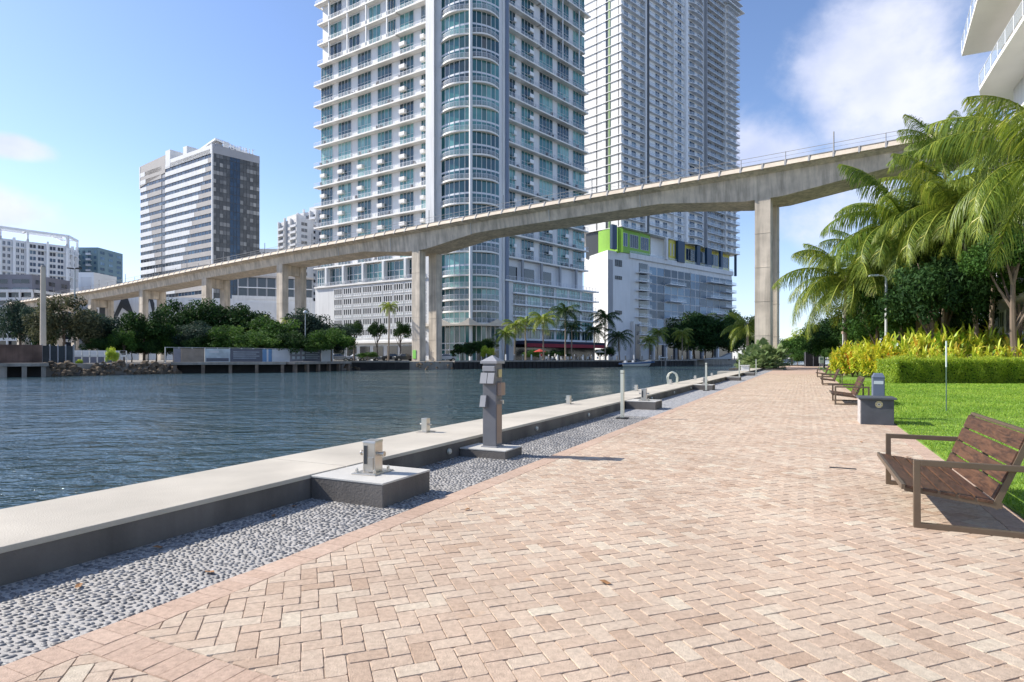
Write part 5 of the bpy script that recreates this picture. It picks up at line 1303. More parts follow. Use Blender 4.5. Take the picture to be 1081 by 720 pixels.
def bank_fences():
    a, b = bank_line(183, 352, 1.3); F = Fac(a, b); root = thing('banner_fence', 'long fence hung with grey, white and blue site banners on the timber dock', 'fence', (*((a+b)/2), BZ))
    M['ban_tan'] = mat('banner_tan', (.30, .25, .20), .7, var=.15); M['ban_dark'] = mat('banner_slate', (.13, .14, .17), .7, var=.08); M['ban_white'] = mat('banner_white', (.62, .64, .66), .7, var=.05)
    M['ban_blue'] = mat('banner_blue', (.16, .30, .50), .7, var=.08); M['ban_grey'] = mat('banner_grey', (.24, .24, .27), .7, var=.1); M['ban_pale'] = mat('banner_pale', (.45, .52, .55), .7, var=.25, scale=.8)
    edges = [183, 191, 216, 243, 277, 287, 306, 320, 339, 352]; ms = ['ban_grey', 'ban_tan', 'ban_pale', 'ban_dark', 'ban_blue', 'ban_white', 'ban_grey', 'ban_dark', 'ban_white']
    for i, m in enumerate(ms):
        x0, x1 = F.a(edges[i]), F.a(edges[i+1]); mb = MB(); z1 = BZ+1.85
        F.box(mb, x0+.02, x1-.02, -.02, .02, BZ+.08, z1, m)
        if m == 'ban_dark':
            for j in range(4): F.box(mb, x0+.4, x0+(x1-x0)*(.9-.1*(j % 2)), .02, .03, z1-.45-.28*j, z1-.38-.28*j, 'ban_pale')
        if i == 6:
            for j in range(3):
                for l in range(2): xx = x0+.35+j*.75; F.box(mb, xx, xx+.42, .02, .03, BZ+.45+l*.7, BZ+.85+l*.7, 'ban_pale')
        if m == 'ban_blue': F.box(mb, x0+.6, x0+.85, .02, .03, BZ+.1, z1, 'ban_white')
        if m == 'ban_pale': F.box(mb, x0+.6, x1-1.5, .02, .03, BZ+1.3, BZ+1.6, 'ban_white'); F.box(mb, x0+.2, x1-.2, .02, .03, BZ+.15, BZ+.6, 'ban_dark')
        mb.build('banner', root)
    mb = MB()
    for i in range(15): x = i*F.L/14; F.box(mb, x-.05, x+.05, -.12, -.03, BZ, BZ+2.0, 'lampgrey')
    F.box(mb, 0, F.L, -.1, -.04, BZ+1.93, BZ+1.99, 'lampgrey'); mb.build('fence_frame', root)
    # mesh panel beside it
    a, b = bank_line(361, 372, 1.4); F = Fac(a, b); mb = MB()
    for i in range(9): x = i*F.L/8; F.box(mb, x-.02, x+.02, 0, .04, BZ, BZ+1.9, 'greenpost')
    for h in (.1, .7, 1.3, 1.9): F.box(mb, 0, F.L, 0, .04, BZ+h-.02, BZ+h+.02, 'greenpost')
    tag(mb.build('fence_panel'), 'short dark mesh fence panel right of the banner fence', 'fence')
    # rusty hoarding and dark gate at the far left
    a, b = bank_line(-20, 46, 2.2); F = Fac(a, b); M['rust'] = mat('rusted_sheet', (.17, .11, .085), .8, var=.35, scale=.7, streak=.3)
    mb = MB(); F.box(mb, 0, F.L, -.1, 0, BZ, BZ+2.0, 'rust'); x = 0
    while x < F.L: F.box(mb, x, x+.12, 0, .06, BZ, BZ+2.0, 'rust'); x += .5
    tag(mb.build('hoarding'), 'brown rusted hoarding left of the concrete pole on the far bank', 'fence')
    a, b = bank_line(46, 91, 3.0); F = Fac(a, b); root = thing('site_gate', 'dark screened gate between the rusted hoarding and the white barrier', 'gate', (*((a+b)/2), BZ)); n = 4
    M['screen'] = mat('dark_screen', (.045, .055, .06), .8, var=.3, scale=.6)
    for i in range(n): mb = MB(); F.box(mb, i*F.L/n+.06, (i+1)*F.L/n-.06, -.04, 0, BZ+.05, BZ+1.95, 'screen'); mb.build('panel', root)
    mb = MB()
    for i in range(n+1): F.box(mb, i*F.L/n-.05, i*F.L/n+.05, -.06, .06, BZ, BZ+2.1, 'greywall')
    mb.build('posts', root)
    a, b = bank_line(92, 166, 5); F = Fac(a, b); mb = MB(); F.box(mb, 0, F.L, -.1, .0, BZ+.75, BZ+1.0, 'white')
    for i in range(9): x = i*F.L/8; F.box(mb, x-.04, x+.04, -.1, 0, BZ, BZ+1.5, 'lampgrey')
    for h in (1.2, 1.5): F.box(mb, 0, F.L, -.06, -.02, BZ+h-.02, BZ+h+.02, 'lampgrey')
    tag(mb.build('barrier'), 'pale rail barrier behind the rubble shore', 'barrier')
    a, b = bank_line(96, 182, 9); F = Fac(a, b); mb = MB(); F.box(mb, 0, F.L, -.4, .0, BZ, BZ+1.0, 'garage'); F.box(mb, 0, F.L, -.5, .05, BZ+1.0, BZ+1.55, 'lavender')
    tag(mb.build('low_wall'), 'low grey and white wall behind the rail barrier on the far bank', 'wall')
bank_fences()
def posts_left():
    g = px2(45.5, 69); mb = MB(); zt = zof(282, 69)
    mb.tube((g.x, g.y, BZ-.2), (g.x, g.y, zt), .32, .24, 'concrete_pale', 12); mb.tube((g.x, g.y, zt), (g.x, g.y, zt+.25), .26, .1, 'bankconc', 12)
    tag(mb.build('concrete_pole'), 'tall pale round concrete pole on the bank at the far left', 'pole')
    g = px2(79, 84); zt = zof(284, 84); t = thing('street_lamp', 'dark twin-headed street lamp right of the pale concrete pole', 'street lamp', (g.x, g.y, BZ))
    mb = MB(); mb.tube((g.x, g.y, BZ-.2), (g.x, g.y, zt), .14, .09, 'lampgrey', 10); mb.build('post', t)
    mb = MB()
    for s in (-1, 1): mb.beam((g.x, g.y, zt), (g.x+s*.25, g.y, zt+.05), .08, .08, 'black'); mb.beam((g.x+s*.2, g.y, zt+.05), (g.x+s*.95, g.y-.1, zt+.12), .35, .16, 'black')
    mb.build('lamp_head', t)
    g = px2(322.3, 93); zt = zof(331, 93); t = thing('street_lamp', 'thin pale lamp post rising from the shrubs behind the banner fence', 'street lamp', (g.x, g.y, BZ))
    mb = MB(); mb.tube((g.x, g.y, BZ-.2), (g.x, g.y, zt), .09, .06, 'lampgrey', 8); mb.build('post', t)
    mb = MB(); mb.lathe((g.x, g.y, zt), [(.03, 0), (.3, .05), (.34, .3), (.05, .5)], 'white', 10); mb.build('lamp_head', t)
posts_left()
def sapling(px, Y, ytop, w, label, kind='leaf_hedge'):
    return tree(px, Y, ytop, w, kind, label, 1, ybot=386 if Y < 80 else 381, name='shrub')
sapling(118, 71, 366, 11, 'bright green sapling on the rubble shore of the far bank'); sapling(84, 68.5, 379, 6, 'tiny low shrub on the rubble near the dark gate'); 

def far_trees():
    spec = [(22, 88, 318, 34, 'leaf_blue', 'greyish tree behind the rusted hoarding at the far left'), (40, 92, 326, 30, 'leaf_dark', 'dark tree just behind the pale concrete pole'),
            (68, 82, 315, 46, 'leaf_olive', 'wide olive brown tree between pole and twin-headed lamp'), (97, 86, 327, 40, 'leaf_blue', 'grey green tree right of the twin-headed lamp'),
            (152, 86, 329, 40, 'leaf_dark', 'round dark tree in front of the painted black shapes'), (131, 83, 349, 22, 'leaf_mid', 'small brighter tree left of the round dark tree'), (174, 88, 340, 26, 'leaf_mid', 'brighter green tree right of the round dark tree'),
            (196, 96, 318, 46, 'leaf_dark', 'tall dark tree in front of the fourth bridge pier'), (228, 99, 320, 50, 'leaf_dark', 'broad dark tree between the third and fourth bridge piers'), (208, 90, 340, 36, 'leaf_blue', 'blue grey low tree over the tan banner'),
            (242, 90, 344, 38, 'leaf_mid', 'mid green low tree over the slate banner'), (258, 102, 327, 44, 'leaf_dark', 'dark tree left of the third bridge pier'), (288, 96, 332, 48, 'leaf_mid', 'full green tree right in front of the third bridge pier'),
            (272, 89, 351, 42, 'leaf_mid', 'low green bush above the blue banner'), (318, 99, 330, 46, 'leaf_blue', 'grey green bushy tree behind the thin pale lamp post'), (340, 104, 338, 44, 'leaf_blue', 'grey green tree left of the car park grille'),
            (350, 91, 347, 36, 'leaf_mid', 'bright fern-like tree at the right end of the banner fence'), (310, 90, 352, 30, 'leaf_dark', 'low dark bush beside the thin pale lamp post'),
            (183, 92, 356, 24, 'leaf_dark', 'low dark bush at the left end of the banner fence'), (165, 98, 352, 40, 'leaf_dark', 'dark bush behind the low grey and white wall')]
    for i, (px, Y, yt, w, k, lab) in enumerate(spec): tree(px, Y, yt-2, w*1.35, k, lab, i, group='trees on the far bank left of the tower')
    for i in range(15):
        px = 104+i*17.5; tree(px, 83+i*.75+(i % 3), 354+(i*7) % 6, 30, ('leaf_dark', 'leaf_mid', 'leaf_blue')[i % 3], ['low dark bush in the undergrowth along the fences of the far bank', 'low green bush in the undergrowth along the fences of the far bank', 'low greyish bush in the undergrowth along the fences of the far bank'][i % 3], i, name='bush', group='undergrowth along the far bank fences')
    for i, (px, Y, yt, w, yb, k, lab) in enumerate(((374, 122, 338, 20, 362, 'leaf_dark', 'small round street tree, leftmost of three before the car park grille'), (398, 122, 340, 20, 361, 'leaf_dark', 'small round street tree left of the tall sunny palm'), (423, 122, 340, 20, 362, 'leaf_dark', 'small round street tree between the tall sunny palm and the bridge pier'),
                             (510, 128, 357, 36, 380, 'leaf_dark', 'dark shrub in front of the rounded bay lobby'), (488, 124, 362, 24, 381, 'leaf_dark', 'low dark shrub right of the bridge pier on the far bank'), (515, 120, 364, 15, 380, 'leaf_croton', 'yellow green shrub at the edge of the lobby planting'),
                             (565, 138, 368, 26, 380, 'leaf_mid', 'clipped green shrub under the restaurant awning'), (590, 141, 369, 24, 380, 'leaf_dark', 'clipped dark shrub under the red awning'), (388, 116, 371, 20, 380, 'leaf_mid', 'low shrub beside the parked cars'), (640, 158, 366, 24, 381, 'leaf_dark', 'dark shrub behind the dock between tower and podium'))):
        tree(px, Y, yt, w, k, lab, i, ybot=yb, group='street trees and shrubs on the far bank')
    for i, (px, Y, yt, w, lab) in enumerate(((733, 185, 332, 44, 'tall dark fig tree, left of the dark group before the glazed podium'), (752, 182, 338, 40, 'dark fig tree in the middle of the dark group'), (770, 186, 334, 40, 'dark fig tree at the right of the dark group'), (716, 184, 345, 26, 'smaller dark fig tree at the left edge of the dark group'), (786, 198, 348, 26, 'dark fig tree half behind the yellowing palm'), (745, 178, 352, 50, 'lower dark fig tree in front of the dark group'))):
        tree(px, Y, yt-4, w*1.4, 'leaf_dark', lab, i, ybot=379, group='dark fig trees on the far bank')
    ps = [(410, 117, 324, 20, 2, 'tall sunny palm before the car park grille'), (276, 108, 336, 16, 2, 'sunny palm top behind the trees left of the third bridge pier'), (303, 128, 338, 12, 2, 'small palm between the columns of the third bridge pier'), (321, 126, 340, 16, 1, 'dark green palm right of the third bridge pier'),
          (533, 124, 353, 24, 0, 'drooping palm at the left end of the restaurant row'), (543, 128, 344, 26, 2, 'sunny palm second in the restaurant row'), (555, 132, 340, 22, 0, 'slim palm behind the second restaurant palm'), (574, 128, 338, 32, 2, 'large sunny palm on a thick trunk in the restaurant row'),
          (597, 136, 330, 32, 1, 'tall dark palm in the middle of the restaurant row'), (603, 142, 346, 24, 3, 'lower dark palm beside the tall dark one'), (627, 146, 349, 26, 3, 'dark palm at the corner of the low podium'), (639, 143, 336, 32, 1, 'tall dark palm between tower and white podium'), (654, 150, 356, 30, 3, 'low dark palm above the motor boat'),
          (686, 168, 360, 20, 2, 'small sunny palm right of the motor boat'), (694, 170, 352, 22, 2, 'sunny palm before the podium entrance'), (720, 172, 352, 22, 2, 'sunny palm left of the dark fig trees'), (727, 174, 362, 16, 0, 'small palm tucked beside the dark fig trees'), (744, 188, 337, 24, 1, 'dark palm above the fig trees')]
    for i, (px, Y, yc, w, k, lab) in enumerate(ps): far_palm(px, Y, yc, w, lab, k, rot=i*1.3)
far_trees()

# cars behind the palms
def car(px, Y, paint, label, rot):
    g = px2(px, Y); t = thing('parked_car', label, 'car', (g.x, g.y, BZ), rot, 'cars parked on the far bank')
    Lc, Wc = 4.5, 1.78; prof = [(-2.2, .35), (-2.25, .75), (-2.1, .98), (-1.2, 1.02), (-.75, 1.40), (.35, 1.45), (1.05, 1.02), (2.0, .88), (2.22, .7), (2.22, .35)]
    mb = MB(); n = len(prof); vs = []
    for sy, k in ((-Wc/2, 0), (Wc/2, 0)):
        for x, z in prof: vs.append((x, sy*(1-.16*max(0, z-1.0)/.45), z))
    mb.add(vs, [tuple(range(n)), tuple(range(2*n-1, n-1, -1))]+[(i, n+i, n+(i+1) % n, (i+1) % n) for i in range(n)], paint); mb.build('body', t, local=True, bevel=.05)
    mb = MB()
    for s in (-1, 1): mb.hexa([(-1.05, s*Wc*.455, 1.0), (.95, s*Wc*.455, 1.0), (.95, s*Wc*.5, 1.0), (-1.05, s*Wc*.5, 1.0), (-.65, s*Wc*.41, 1.36), (.35, s*Wc*.41, 1.36), (.35, s*Wc*.455, 1.36), (-.65, s*Wc*.455, 1.36)], 'glassdark', .2)
    mb.hexa([(1.0, -.72, 1.06), (1.08, -.72, 1.06), (1.08, .72, 1.06), (1.0, .72, 1.06), (.38, -.66, 1.42), (.46, -.66, 1.42), (.46, .66, 1.42), (.38, .66, 1.42)], 'glassdark', .2); mb.build('glass', t, local=True)
    for x in (-1.4, 1.4):
        for s in (-1, 1):
            mb = MB(); mb.tube((x, s*.72, .33), (x, s*.93, .33), .33, .33, 'tyre', 14); mb.tube((x, s*.92, .33), (x, s*.945, .33), .19, .17, 'steel', 10); mb.build('wheel', t, local=True)
    return t
car(357, 121, 'carsilver', 'silver car parked left, behind the fern-like tree', .3); car(377, 124, 'carwhite', 'white car parked before the car park grille', .5); car(389, 119, 'carsilver', 'grey car beside the low shrub left of the palm', .45); car(414, 119, 'cardark', 'black car parked under the tall sunny palm', .4); car(427, 117, 'cardark', 'dark car half hidden by the bridge column', .5); car(470, 123, 'carwhite', 'white car glimpsed right of the bridge pier', .4)

# dock posts, tables and white chairs
for i, px in enumerate(list(range(536, 700, 9))+list(range(700, 780, 11))):
    a, b = bank_line(px, px+1, .5); mb = MB(); mb.tube((a.x, a.y, BZ), (a.x, a.y, BZ+1.15), .15, .15, 'bankconc' if i % 3 else 'white', 8); mb.tube((a.x, a.y, BZ+1.15), (a.x, a.y, BZ+1.3), .17, .03, 'white', 8)
    o = mb.build('dock_post'); tag(o, 'short pale mooring post with a white cap on the far seawall', 'mooring post', 'mooring posts along the far seawall')
def parasol_table(px, Y, col, label):
    g = px2(px, Y); t = thing('parasol', label, 'parasol', (g.x, g.y, BZ)); mb = MB(); mb.tube((g.x, g.y, BZ), (g.x, g.y, BZ+2.4), .04, .04, 'lampgrey', 8); mb.build('pole', t)
    mb = MB(); mb.lathe((g.x, g.y, BZ+1.95), [(1.35, 0), (1.33, .08), (.7, .35), (.05, .65)], col, 8, smooth=False); mb.build('canopy', t)
parasol_table(570, 133, 'clothred', 'red closed-sided parasol on the restaurant terrace'); parasol_table(633, 150, 'cream', 'cream parasol near the dark palms by the podium')
def white_chair(px, Y, i, rot):
    g = px2(px, Y); t = thing('terrace_chair', 'white terrace chair on the restaurant deck behind the far seawall', 'chair', (g.x, g.y, BZ), rot, 'white terrace chairs')
    mb = MB(); mb.box(-.25, .25, -.25, .25, .42, .47, 'white'); mb.build('seat', t, local=True); mb = MB(); mb.box(-.25, .25, .22, .27, .47, .95, 'white'); mb.build('backrest', t, local=True)
    for x in (-.22, .22):
        for y in (-.22, .22): mb = MB(); mb.box(x-.025, x+.025, y-.025, y+.025, 0, .42, 'white'); mb.build('leg', t, local=True)
for i in range(12): white_chair(577+i*5.4, 131+i*1.9, i, random.random()*6)

# people on the far terrace
def person(px, Y, label, cloth, legs, walk=.15, rot=0., sit=False):
    g = px2(px, Y); J = [(0, 0, .95), (0, 0, 1.2), (0, 0, 1.45), (0, 0, 1.55), (0, 0, 1.66), (-.19, 0, 1.42), (-.25, .03, 1.15), (-.24, .12, .92), (.19, 0, 1.42), (.25, -.03, 1.15), (.24, .08, .92), (-.1, 0, .9), (-.11, walk, .5), (-.11, walk*.6, .08), (-.11, walk*.6+.14, .04), (.1, 0, .9), (.11, -walk*.4, .5), (.11, -walk, .08), (.11, -walk+.14, .04)]
    rad = [.13, .13, .14, .055, .105, .06, .045, .03, .06, .045, .03, .095, .065, .04, .035, .095, .065, .04, .035]
    ed = [(0, 1), (1, 2), (2, 3), (3, 4), (2, 5), (5, 6), (6, 7), (2, 8), (8, 9), (9, 10), (0, 11), (11, 12), (12, 13), (13, 14), (0, 15), (15, 16), (16, 17), (17, 18)]
    me = bpy.data.meshes.new('person'); me.from_pydata(J, ed, []); o = bpy.data.objects.new('person', me); COL.objects.link(o)
    sk = o.modifiers.new('skin', 'SKIN'); sv = me.skin_vertices if me.skin_vertices else None
    if not me.skin_vertices: bm = bmesh.new(); bm.from_mesh(me); bm.verts.layers.skin.verify(); bm.to_mesh(me); bm.free()
    for i, v in enumerate(me.skin_vertices[0].data): v.radius = (rad[i], rad[i]*.8); v.use_root = (i == 0)
    o.modifiers.new('sub', 'SUBSURF').levels = 1; o.modifiers['sub'].render_levels = 1
    dg = bpy.context.evaluated_depsgraph_get(); m2 = bpy.data.meshes.new_from_object(o.evaluated_get(dg)); bpy.data.objects.remove(o)
    m2.materials.clear()
    for x in ('skin', cloth, legs, 'black'): m2.materials.append(M[x])
    for p in m2.polygons:
        c = p.center; p.use_smooth = True
        p.material_index = 0 if c.z > 1.49 else (3 if c.z > 1.62 and c.y < -.02 else (2 if c.z < .95 and abs(c.x) < .2 else (0 if (abs(c.x) > .2 and c.z < 1.15) else 1)))
        if c.z > 1.70: p.material_index = 3
    o = obj('person', m2); o.location = (g.x, g.y, BZ); o.rotation_euler = (0, 0, rot); tag(o, label, 'person', 'people on the far bank'); return o
person(571.5, 129.5, 'person in a red shirt standing by the thick palm trunk', 'clothred', 'clothlight', rot=.4); person(586, 133, 'person in light clothes among the white chairs', 'clothlight', 'clothdark', rot=2)
person(608, 139, 'person in dark clothes walking past the dark palms', 'clothdark', 'clothdark', .25, 1.5); person(622, 144, 'person in a white shirt and dark trousers near the podium corner', 'clothlight', 'clothdark', .2, -1.5); person(645, 152, 'person in dark top and pale trousers on the dock by the boat', 'clothdark', 'clothlight', .1, .6)

def boat(px, Y, label):
    g = px2(px, Y); t = thing('motor_boat', label, 'boat', (g.x, g.y, WZ), R(-20))
    mb = MB(); xs = [-3.9, -3.6, -1.5, .8, 2.6, 3.7, 4.3]; hw = [1.15, 1.25, 1.3, 1.2, .85, .4, .03]; zd = [.95, .95, .98, 1.08, 1.22, 1.34, 1.42]; zk_ = [-.1, -.25, -.3, -.3, -.2, .15, .9]; vs = []
    for x, w, d, k in zip(xs, hw, zd, zk_): x *= .72; vs += [(x, -w, d), (x, -w*.86, k+.45*(d-k)), (x, 0, k), (x, w*.86, k+.45*(d-k)), (x, w, d)]
    fs = []; 
    for i in range(6): fs += [(5*i+j, 5*i+5+j, 5*i+6+j, 5*i+1+j) for j in range(4)]
    mb.add(vs, fs+[(0, 1, 2, 3, 4)], 'boatwhite', smooth=True); mb.add([vs[5*i] for i in range(7)]+[vs[5*i+4] for i in range(7)], [(i, i+1, 8+i, 7+i) for i in range(6)], 'boatwhite'); mb.build('hull', t, local=True)
    mb = MB()
    for s in (-1, 1):
        for i in range(1, 5): mb.hexa([(xs[i], s*(hw[i]*.97+.01), zd[i]-.42), (xs[i+1], s*(hw[i+1]*.97+.01), zd[i+1]-.42), (xs[i+1], s*(hw[i+1]+.03), zd[i+1]-.42), (xs[i], s*(hw[i]+.03), zd[i]-.42), (xs[i], s*(hw[i]+.0), zd[i]-.08), (xs[i+1], s*(hw[i+1]), zd[i+1]-.08), (xs[i+1], s*(hw[i+1]+.04), zd[i+1]-.08), (xs[i], s*(hw[i]+.04), zd[i]-.08)], 'boatblue')
    mb.build('hull_stripe', t, local=True)
    mb = MB(); mb.hexa([(.2, -.95, 1.05), (1.3, -.7, 1.1), (1.3, .7, 1.1), (.2, .95, 1.05), (-.2, -.85, 1.75), (.3, -.6, 1.75), (.3, .6, 1.75), (-.2, .85, 1.75)], 'glassdark', .3); mb.build('windshield', t, local=True)
    mb = MB(); mb.box(-2.6, -2.1, -.9, .9, .95, 1.35, 'boatwhite'); mb.box(-.9, -.5, -.7, -.2, .95, 1.45, 'boatwhite'); mb.box(-.9, -.5, .2, .7, .95, 1.45, 'boatwhite'); mb.build('seats', t, local=True)
    mb = MB(); mb.path([(1.5, -.95, 1.15), (2.8, -.7, 1.55), (4.1, 0, 1.75), (2.8, .7, 1.55), (1.5, .95, 1.15)], [.03]*5, 'steel', 6); mb.build('bow_rail', t, local=True)
boat(672, 129.5, 'white motor boat with a blue side moored at the far seawall below the dark palms')
g = px2(697, 150); mb = MB(); 
for dx in (-.6, .5): mb.tube((g.x+dx, g.y-3, WZ-1), (g.x+dx, g.y-3, BZ+.6), .25, .25, 'bankconc', 10)
mb.box(g.x-1.1, g.x+1.0, g.y-3.5, g.y-2.5, BZ+.6, BZ+.85, 'white'); tag(mb.build('mooring_dolphin'), 'pair of pale piles with a white cap standing in the water right of the boat', 'piles')
g = px2(757, 168); mb = MB(); mb.prism([(g.x-7, g.y), (g.x+3, g.y), (g.x+3, g.y+4), (g.x-7, g.y+4)], BZ+.1, BZ+.35, 'bankconc'); mb.hexa([(g.x-4, g.y, BZ+.3), (g.x+4, g.y, BZ+.3), (g.x+4, g.y+3, BZ+.3), (g.x-4, g.y+3, BZ+.3), (g.x+1.5, g.y, BZ+.9), (g.x+4, g.y, BZ+2.0), (g.x+4, g.y+3, BZ+2.0), (g.x+1.5, g.y+3, BZ+.9)], 'lampgrey')
tag(mb.build('gangway'), 'grey sloping ramp on the bank under the dark fig trees', 'ramp')

# ------------------------------------------------------------------ near things on the seawall side
def mooring_block(s0, s1, t1, h, label):
    mb = MB(); mb.stbox(s0, s1, -4.785, t1, -.05, h-.02, 'darkgrey'); t = thing('mooring_block', label, 'block', st((s0+s1)/2, (-4.78+t1)/2, 0), group='blocks along the seawall')
    mb.build('block_body', t, bevel=.006); mb = MB(); mb.stbox(s0-.004, s1+.004, -4.784, t1+.004, h-.02, h, 'blocktop'); mb.build('block_top', t, bevel=.004)
for s0, s1, t1, h, lab in ((4.93, 5.78, -3.83, .238, 'low grey rendered block with pale top carrying the nearest steel bollard'), (8.05, 8.63, -4.0, .125, 'thin grey slab under the utility pedestal'), (17.6, 18.5, -3.9, .238, 'second grey bollard block, beside the first square metal post'),
                           (29.6, 30.5, -3.9, .238, 'grey block beside the second square metal post'), (42.8, 43.7, -3.9, .238, 'far grey block before the third square metal post'), (55.5, 56.4, -3.9, .238, 'farthest grey block on the seawall before the bridge pier')):
    mooring_block(s0, s1, t1, h, lab)
ROT = math.atan2(D.y, D.x)
def bollard(s, t_, z, label, sc=1.):
    p = st(s, t_, z); t = thing('mooring_bollard', label, 'bollard', p, ROT+R(6), 'steel bollards')
    mb = MB(); mb.box(-.19*sc, .19*sc, -.15*sc, .15*sc, .0, .014, 'steel'); mb.build('base_plate', t, local=True, bevel=.003)
    mb = MB()
    for x in (-.14, .14):
        for y in (-.11, .11): mb.tube((x*sc, y*sc, .012), (x*sc, y*sc, .05), .018*sc, .018*sc, 'steel', 6, smooth=False); mb.tube((x*sc, y*sc, .05), (x*sc, y*sc, .065), .01*sc, .008*sc, 'steel', 6)
    mb.build('anchor_bolts', t, local=True)
    mb = MB(); w = .078*sc; h = .34*sc
    # open-fronted box column with a sloping cap
    mb.hexa([(-w, -w, .014), (w, -w, .014), (w, w, .014), (-w, w, .014), (-w, -w, h), (w, -w, h), (w, w, h+.0), (-w, w, h+.0)], 'steel'); mb.build('post', t, local=True, bevel=.008)
    mb = MB(); mb.hexa([(-w*1.06, -w*1.06, h-.002), (w*1.06, -w*1.06, h-.002), (w*1.06, w*1.06, h-.002), (-w*1.06, w*1.06, h-.002), (-w*1.02, -w*1.02, h+.012), (w*1.02, -w*1.02, h+.02), (w*1.02, w*1.02, h+.02), (-w*1.02, w*1.02, h+.012)], 'steel'); mb.build('cap', t, local=True, bevel=.003)
    mb = MB(); mb.tube((0, -.15*sc, .21*sc), (0, .15*sc, .21*sc), .020*sc, .020*sc, 'steel', 12)
    for y in (-.15, .135): mb.tube((0, y*sc, .21*sc), (0, (y+.015)*sc, .21*sc), .03*sc, .03*sc, 'steel', 12)
    mb.build('cross_bar', t, local=True)
    mb = MB()
    mb.box(-w-.012, -w, -w*.75, w*.1, .02, h*.52, 'steel'); mb.box(-w-.008, -w+.001, w*.2, w*.8, .1, h*.9, 'darkframe'); mb.build('side_plate', t, local=True, bevel=.002)
    return t
bollard(5.36, -4.3, .238, 'pale steel bollard with cross bar on the nearest block')
bollard(17.9, -4.3, .238, 'steel bollard on the second block'); bollard(30.0, -4.3, .238, 'steel bollard on the block beside the second metal post'); 
def edge_cleat(s, label):
    p = st(s, -5.78, .25); t = thing('mooring_cleat', label, 'cleat', p, ROT, 'cleats along the outer seawall edge')
    mb = MB(); mb.box(-.15, .15, -.1, .1, 0, .012, 'steel'); mb.build('base_plate', t, local=True)
    mb = MB(); mb.box(-.055, .055, -.055, .055, .012, .235, 'steel'); mb.build('post', t, local=True, bevel=.006)
    mb = MB(); mb.tube((-.0, -.11, .13), (0, .11, .13), .014, .014, 'steel', 10); mb.build('cross_bar', t, local=True)
for s, lab in ((8.6, 'small steel cleat on the coping left of the pedestal'), (15.5, 'small steel cleat on the coping right of the pedestal'), (22.8, 'third steel cleat on the coping, just past the first square post'), (29.3, 'steel cleat just before the ring-shaped ladder rail'), (36.5, 'steel cleat on the coping beyond the ladder rail'), (43.5, 'far steel cleat near the third square post')): edge_cleat(s, lab)
def pedestal():
    p = st(8.36, -4.38, .125); t = thing('utility_pedestal', 'grey dock power pedestal with hooded sockets on the thin slab', 'pedestal', p, ROT)
    w, d = .115, .105      # local x along promenade, y to the river; front face is -x
    mb = MB(); mb.box(-d-.02, d+.02, -w-.02, w+.02, 0, .02, 'pedlight'); mb.build('base_flange', t, local=True, bevel=.003)
    mb = MB(); mb.box(-d, d, -w, w, .02, 1.29, 'pedgrey'); mb.build('post', t, local=True, bevel=.006)
    mb = MB(); z = 1.29
    mb.box(-d-.03, d+.03, -w-.03, w+.03, z, z+.035, 'pedlight'); mb.add([(-d-.03, -w-.03, z+.036), (d+.03, -w-.03, z+.036), (d+.03, w+.03, z+.036), (-d-.03, w+.03, z+.036), (0, 0, z+.13)], [(0, 1, 4), (1, 2, 4), (2, 3, 4), (3, 0, 4)], 'pedlight'); mb.build('cap', t, local=True)
    mb = MB(); mb.box(-d-.035, -d-.001, -w+.01, w-.01, 1.17, 1.25, 'pedlight'); mb.build('light_panel', t, local=True, bevel=.008)
    for y0, y1, z0, z1 in ((-w-.005, -.003, .98, 1.15), (.003, w+.005, .98, 1.15), (.025, w+.01, .62, .80)):
        mb = MB(); mb.hexa([(-d-.085, y0, z0), (-d-.001, y0, z0), (-d-.001, y1, z0), (-d-.085, y1, z0), (-d-.045, y0, z1), (-d-.001, y0, z1), (-d-.001, y1, z1), (-d-.045, y1, z1)], 'pedgrey')
        mb.hexa([(-d-.095, y0, z0+.005), (-d-.085, y0, z0+.005), (-d-.085, y1, z0+.005), (-d-.095, y1, z0+.005), (-d-.052, y0, z1), (-d-.045, y0, z1), (-d-.045, y1, z1), (-d-.052, y1, z1)], 'pedlight'); mb.build('socket_cover', t, local=True, bevel=.004)
    mb = MB(); mb.box(-.07, .07, -w-.075, -w-.001, .80, 1.0, 'pedside'); mb.build('side_box', t, local=True, bevel=.008)
    mb = MB(); mb.box(-.055, .04, -w-.03, -w-.001, 1.08, 1.2, 'brass'); mb.build('yellow_breaker_cover', t, local=True, bevel=.004)
    mb = MB(); mb.tube((0, -w, .72), (0, -w-.07, .72), .014, .014, 'steel', 8); mb.tube((0, -w-.07, .725), (0, -w-.07, .67), .014, .012, 'steel', 8); mb.build('water_tap', t, local=True)
    mb = MB(); mb.box(-.08, .08, -w-.006, -w+.001, .06, .66, 'pedside'); mb.build('side_panel', t, local=True)
pedestal()
for s, h, lab in ((14.8, 1.2, 'nearest square pale metal post on its black foot in the pebble strip'), (29.0, 1.28, 'second square pale metal post in the pebble strip'), (44.6, 1.35, 'third square pale metal post, far down the pebble strip'), (60.5, 1.4, 'fourth square metal post near the bridge pier planting')):
    t = thing('metal_post', lab, 'post', st(s, -4.1, 0), ROT, 'square metal posts in the pebble strip')
    mb = MB(); mb.box(-.13, .13, -.13, .13, -.02, .02, 'black'); mb.build('foot_plate', t, local=True); mb = MB(); mb.box(-.04, .04, -.04, .04, .02, h, 'steelpost'); mb.build('post', t, local=True, bevel=.006)
    mb = MB(); mb.box(-.042, .042, -.042, .042, h*.93, h*.94, 'black'); mb.build('light_slot', t, local=True)
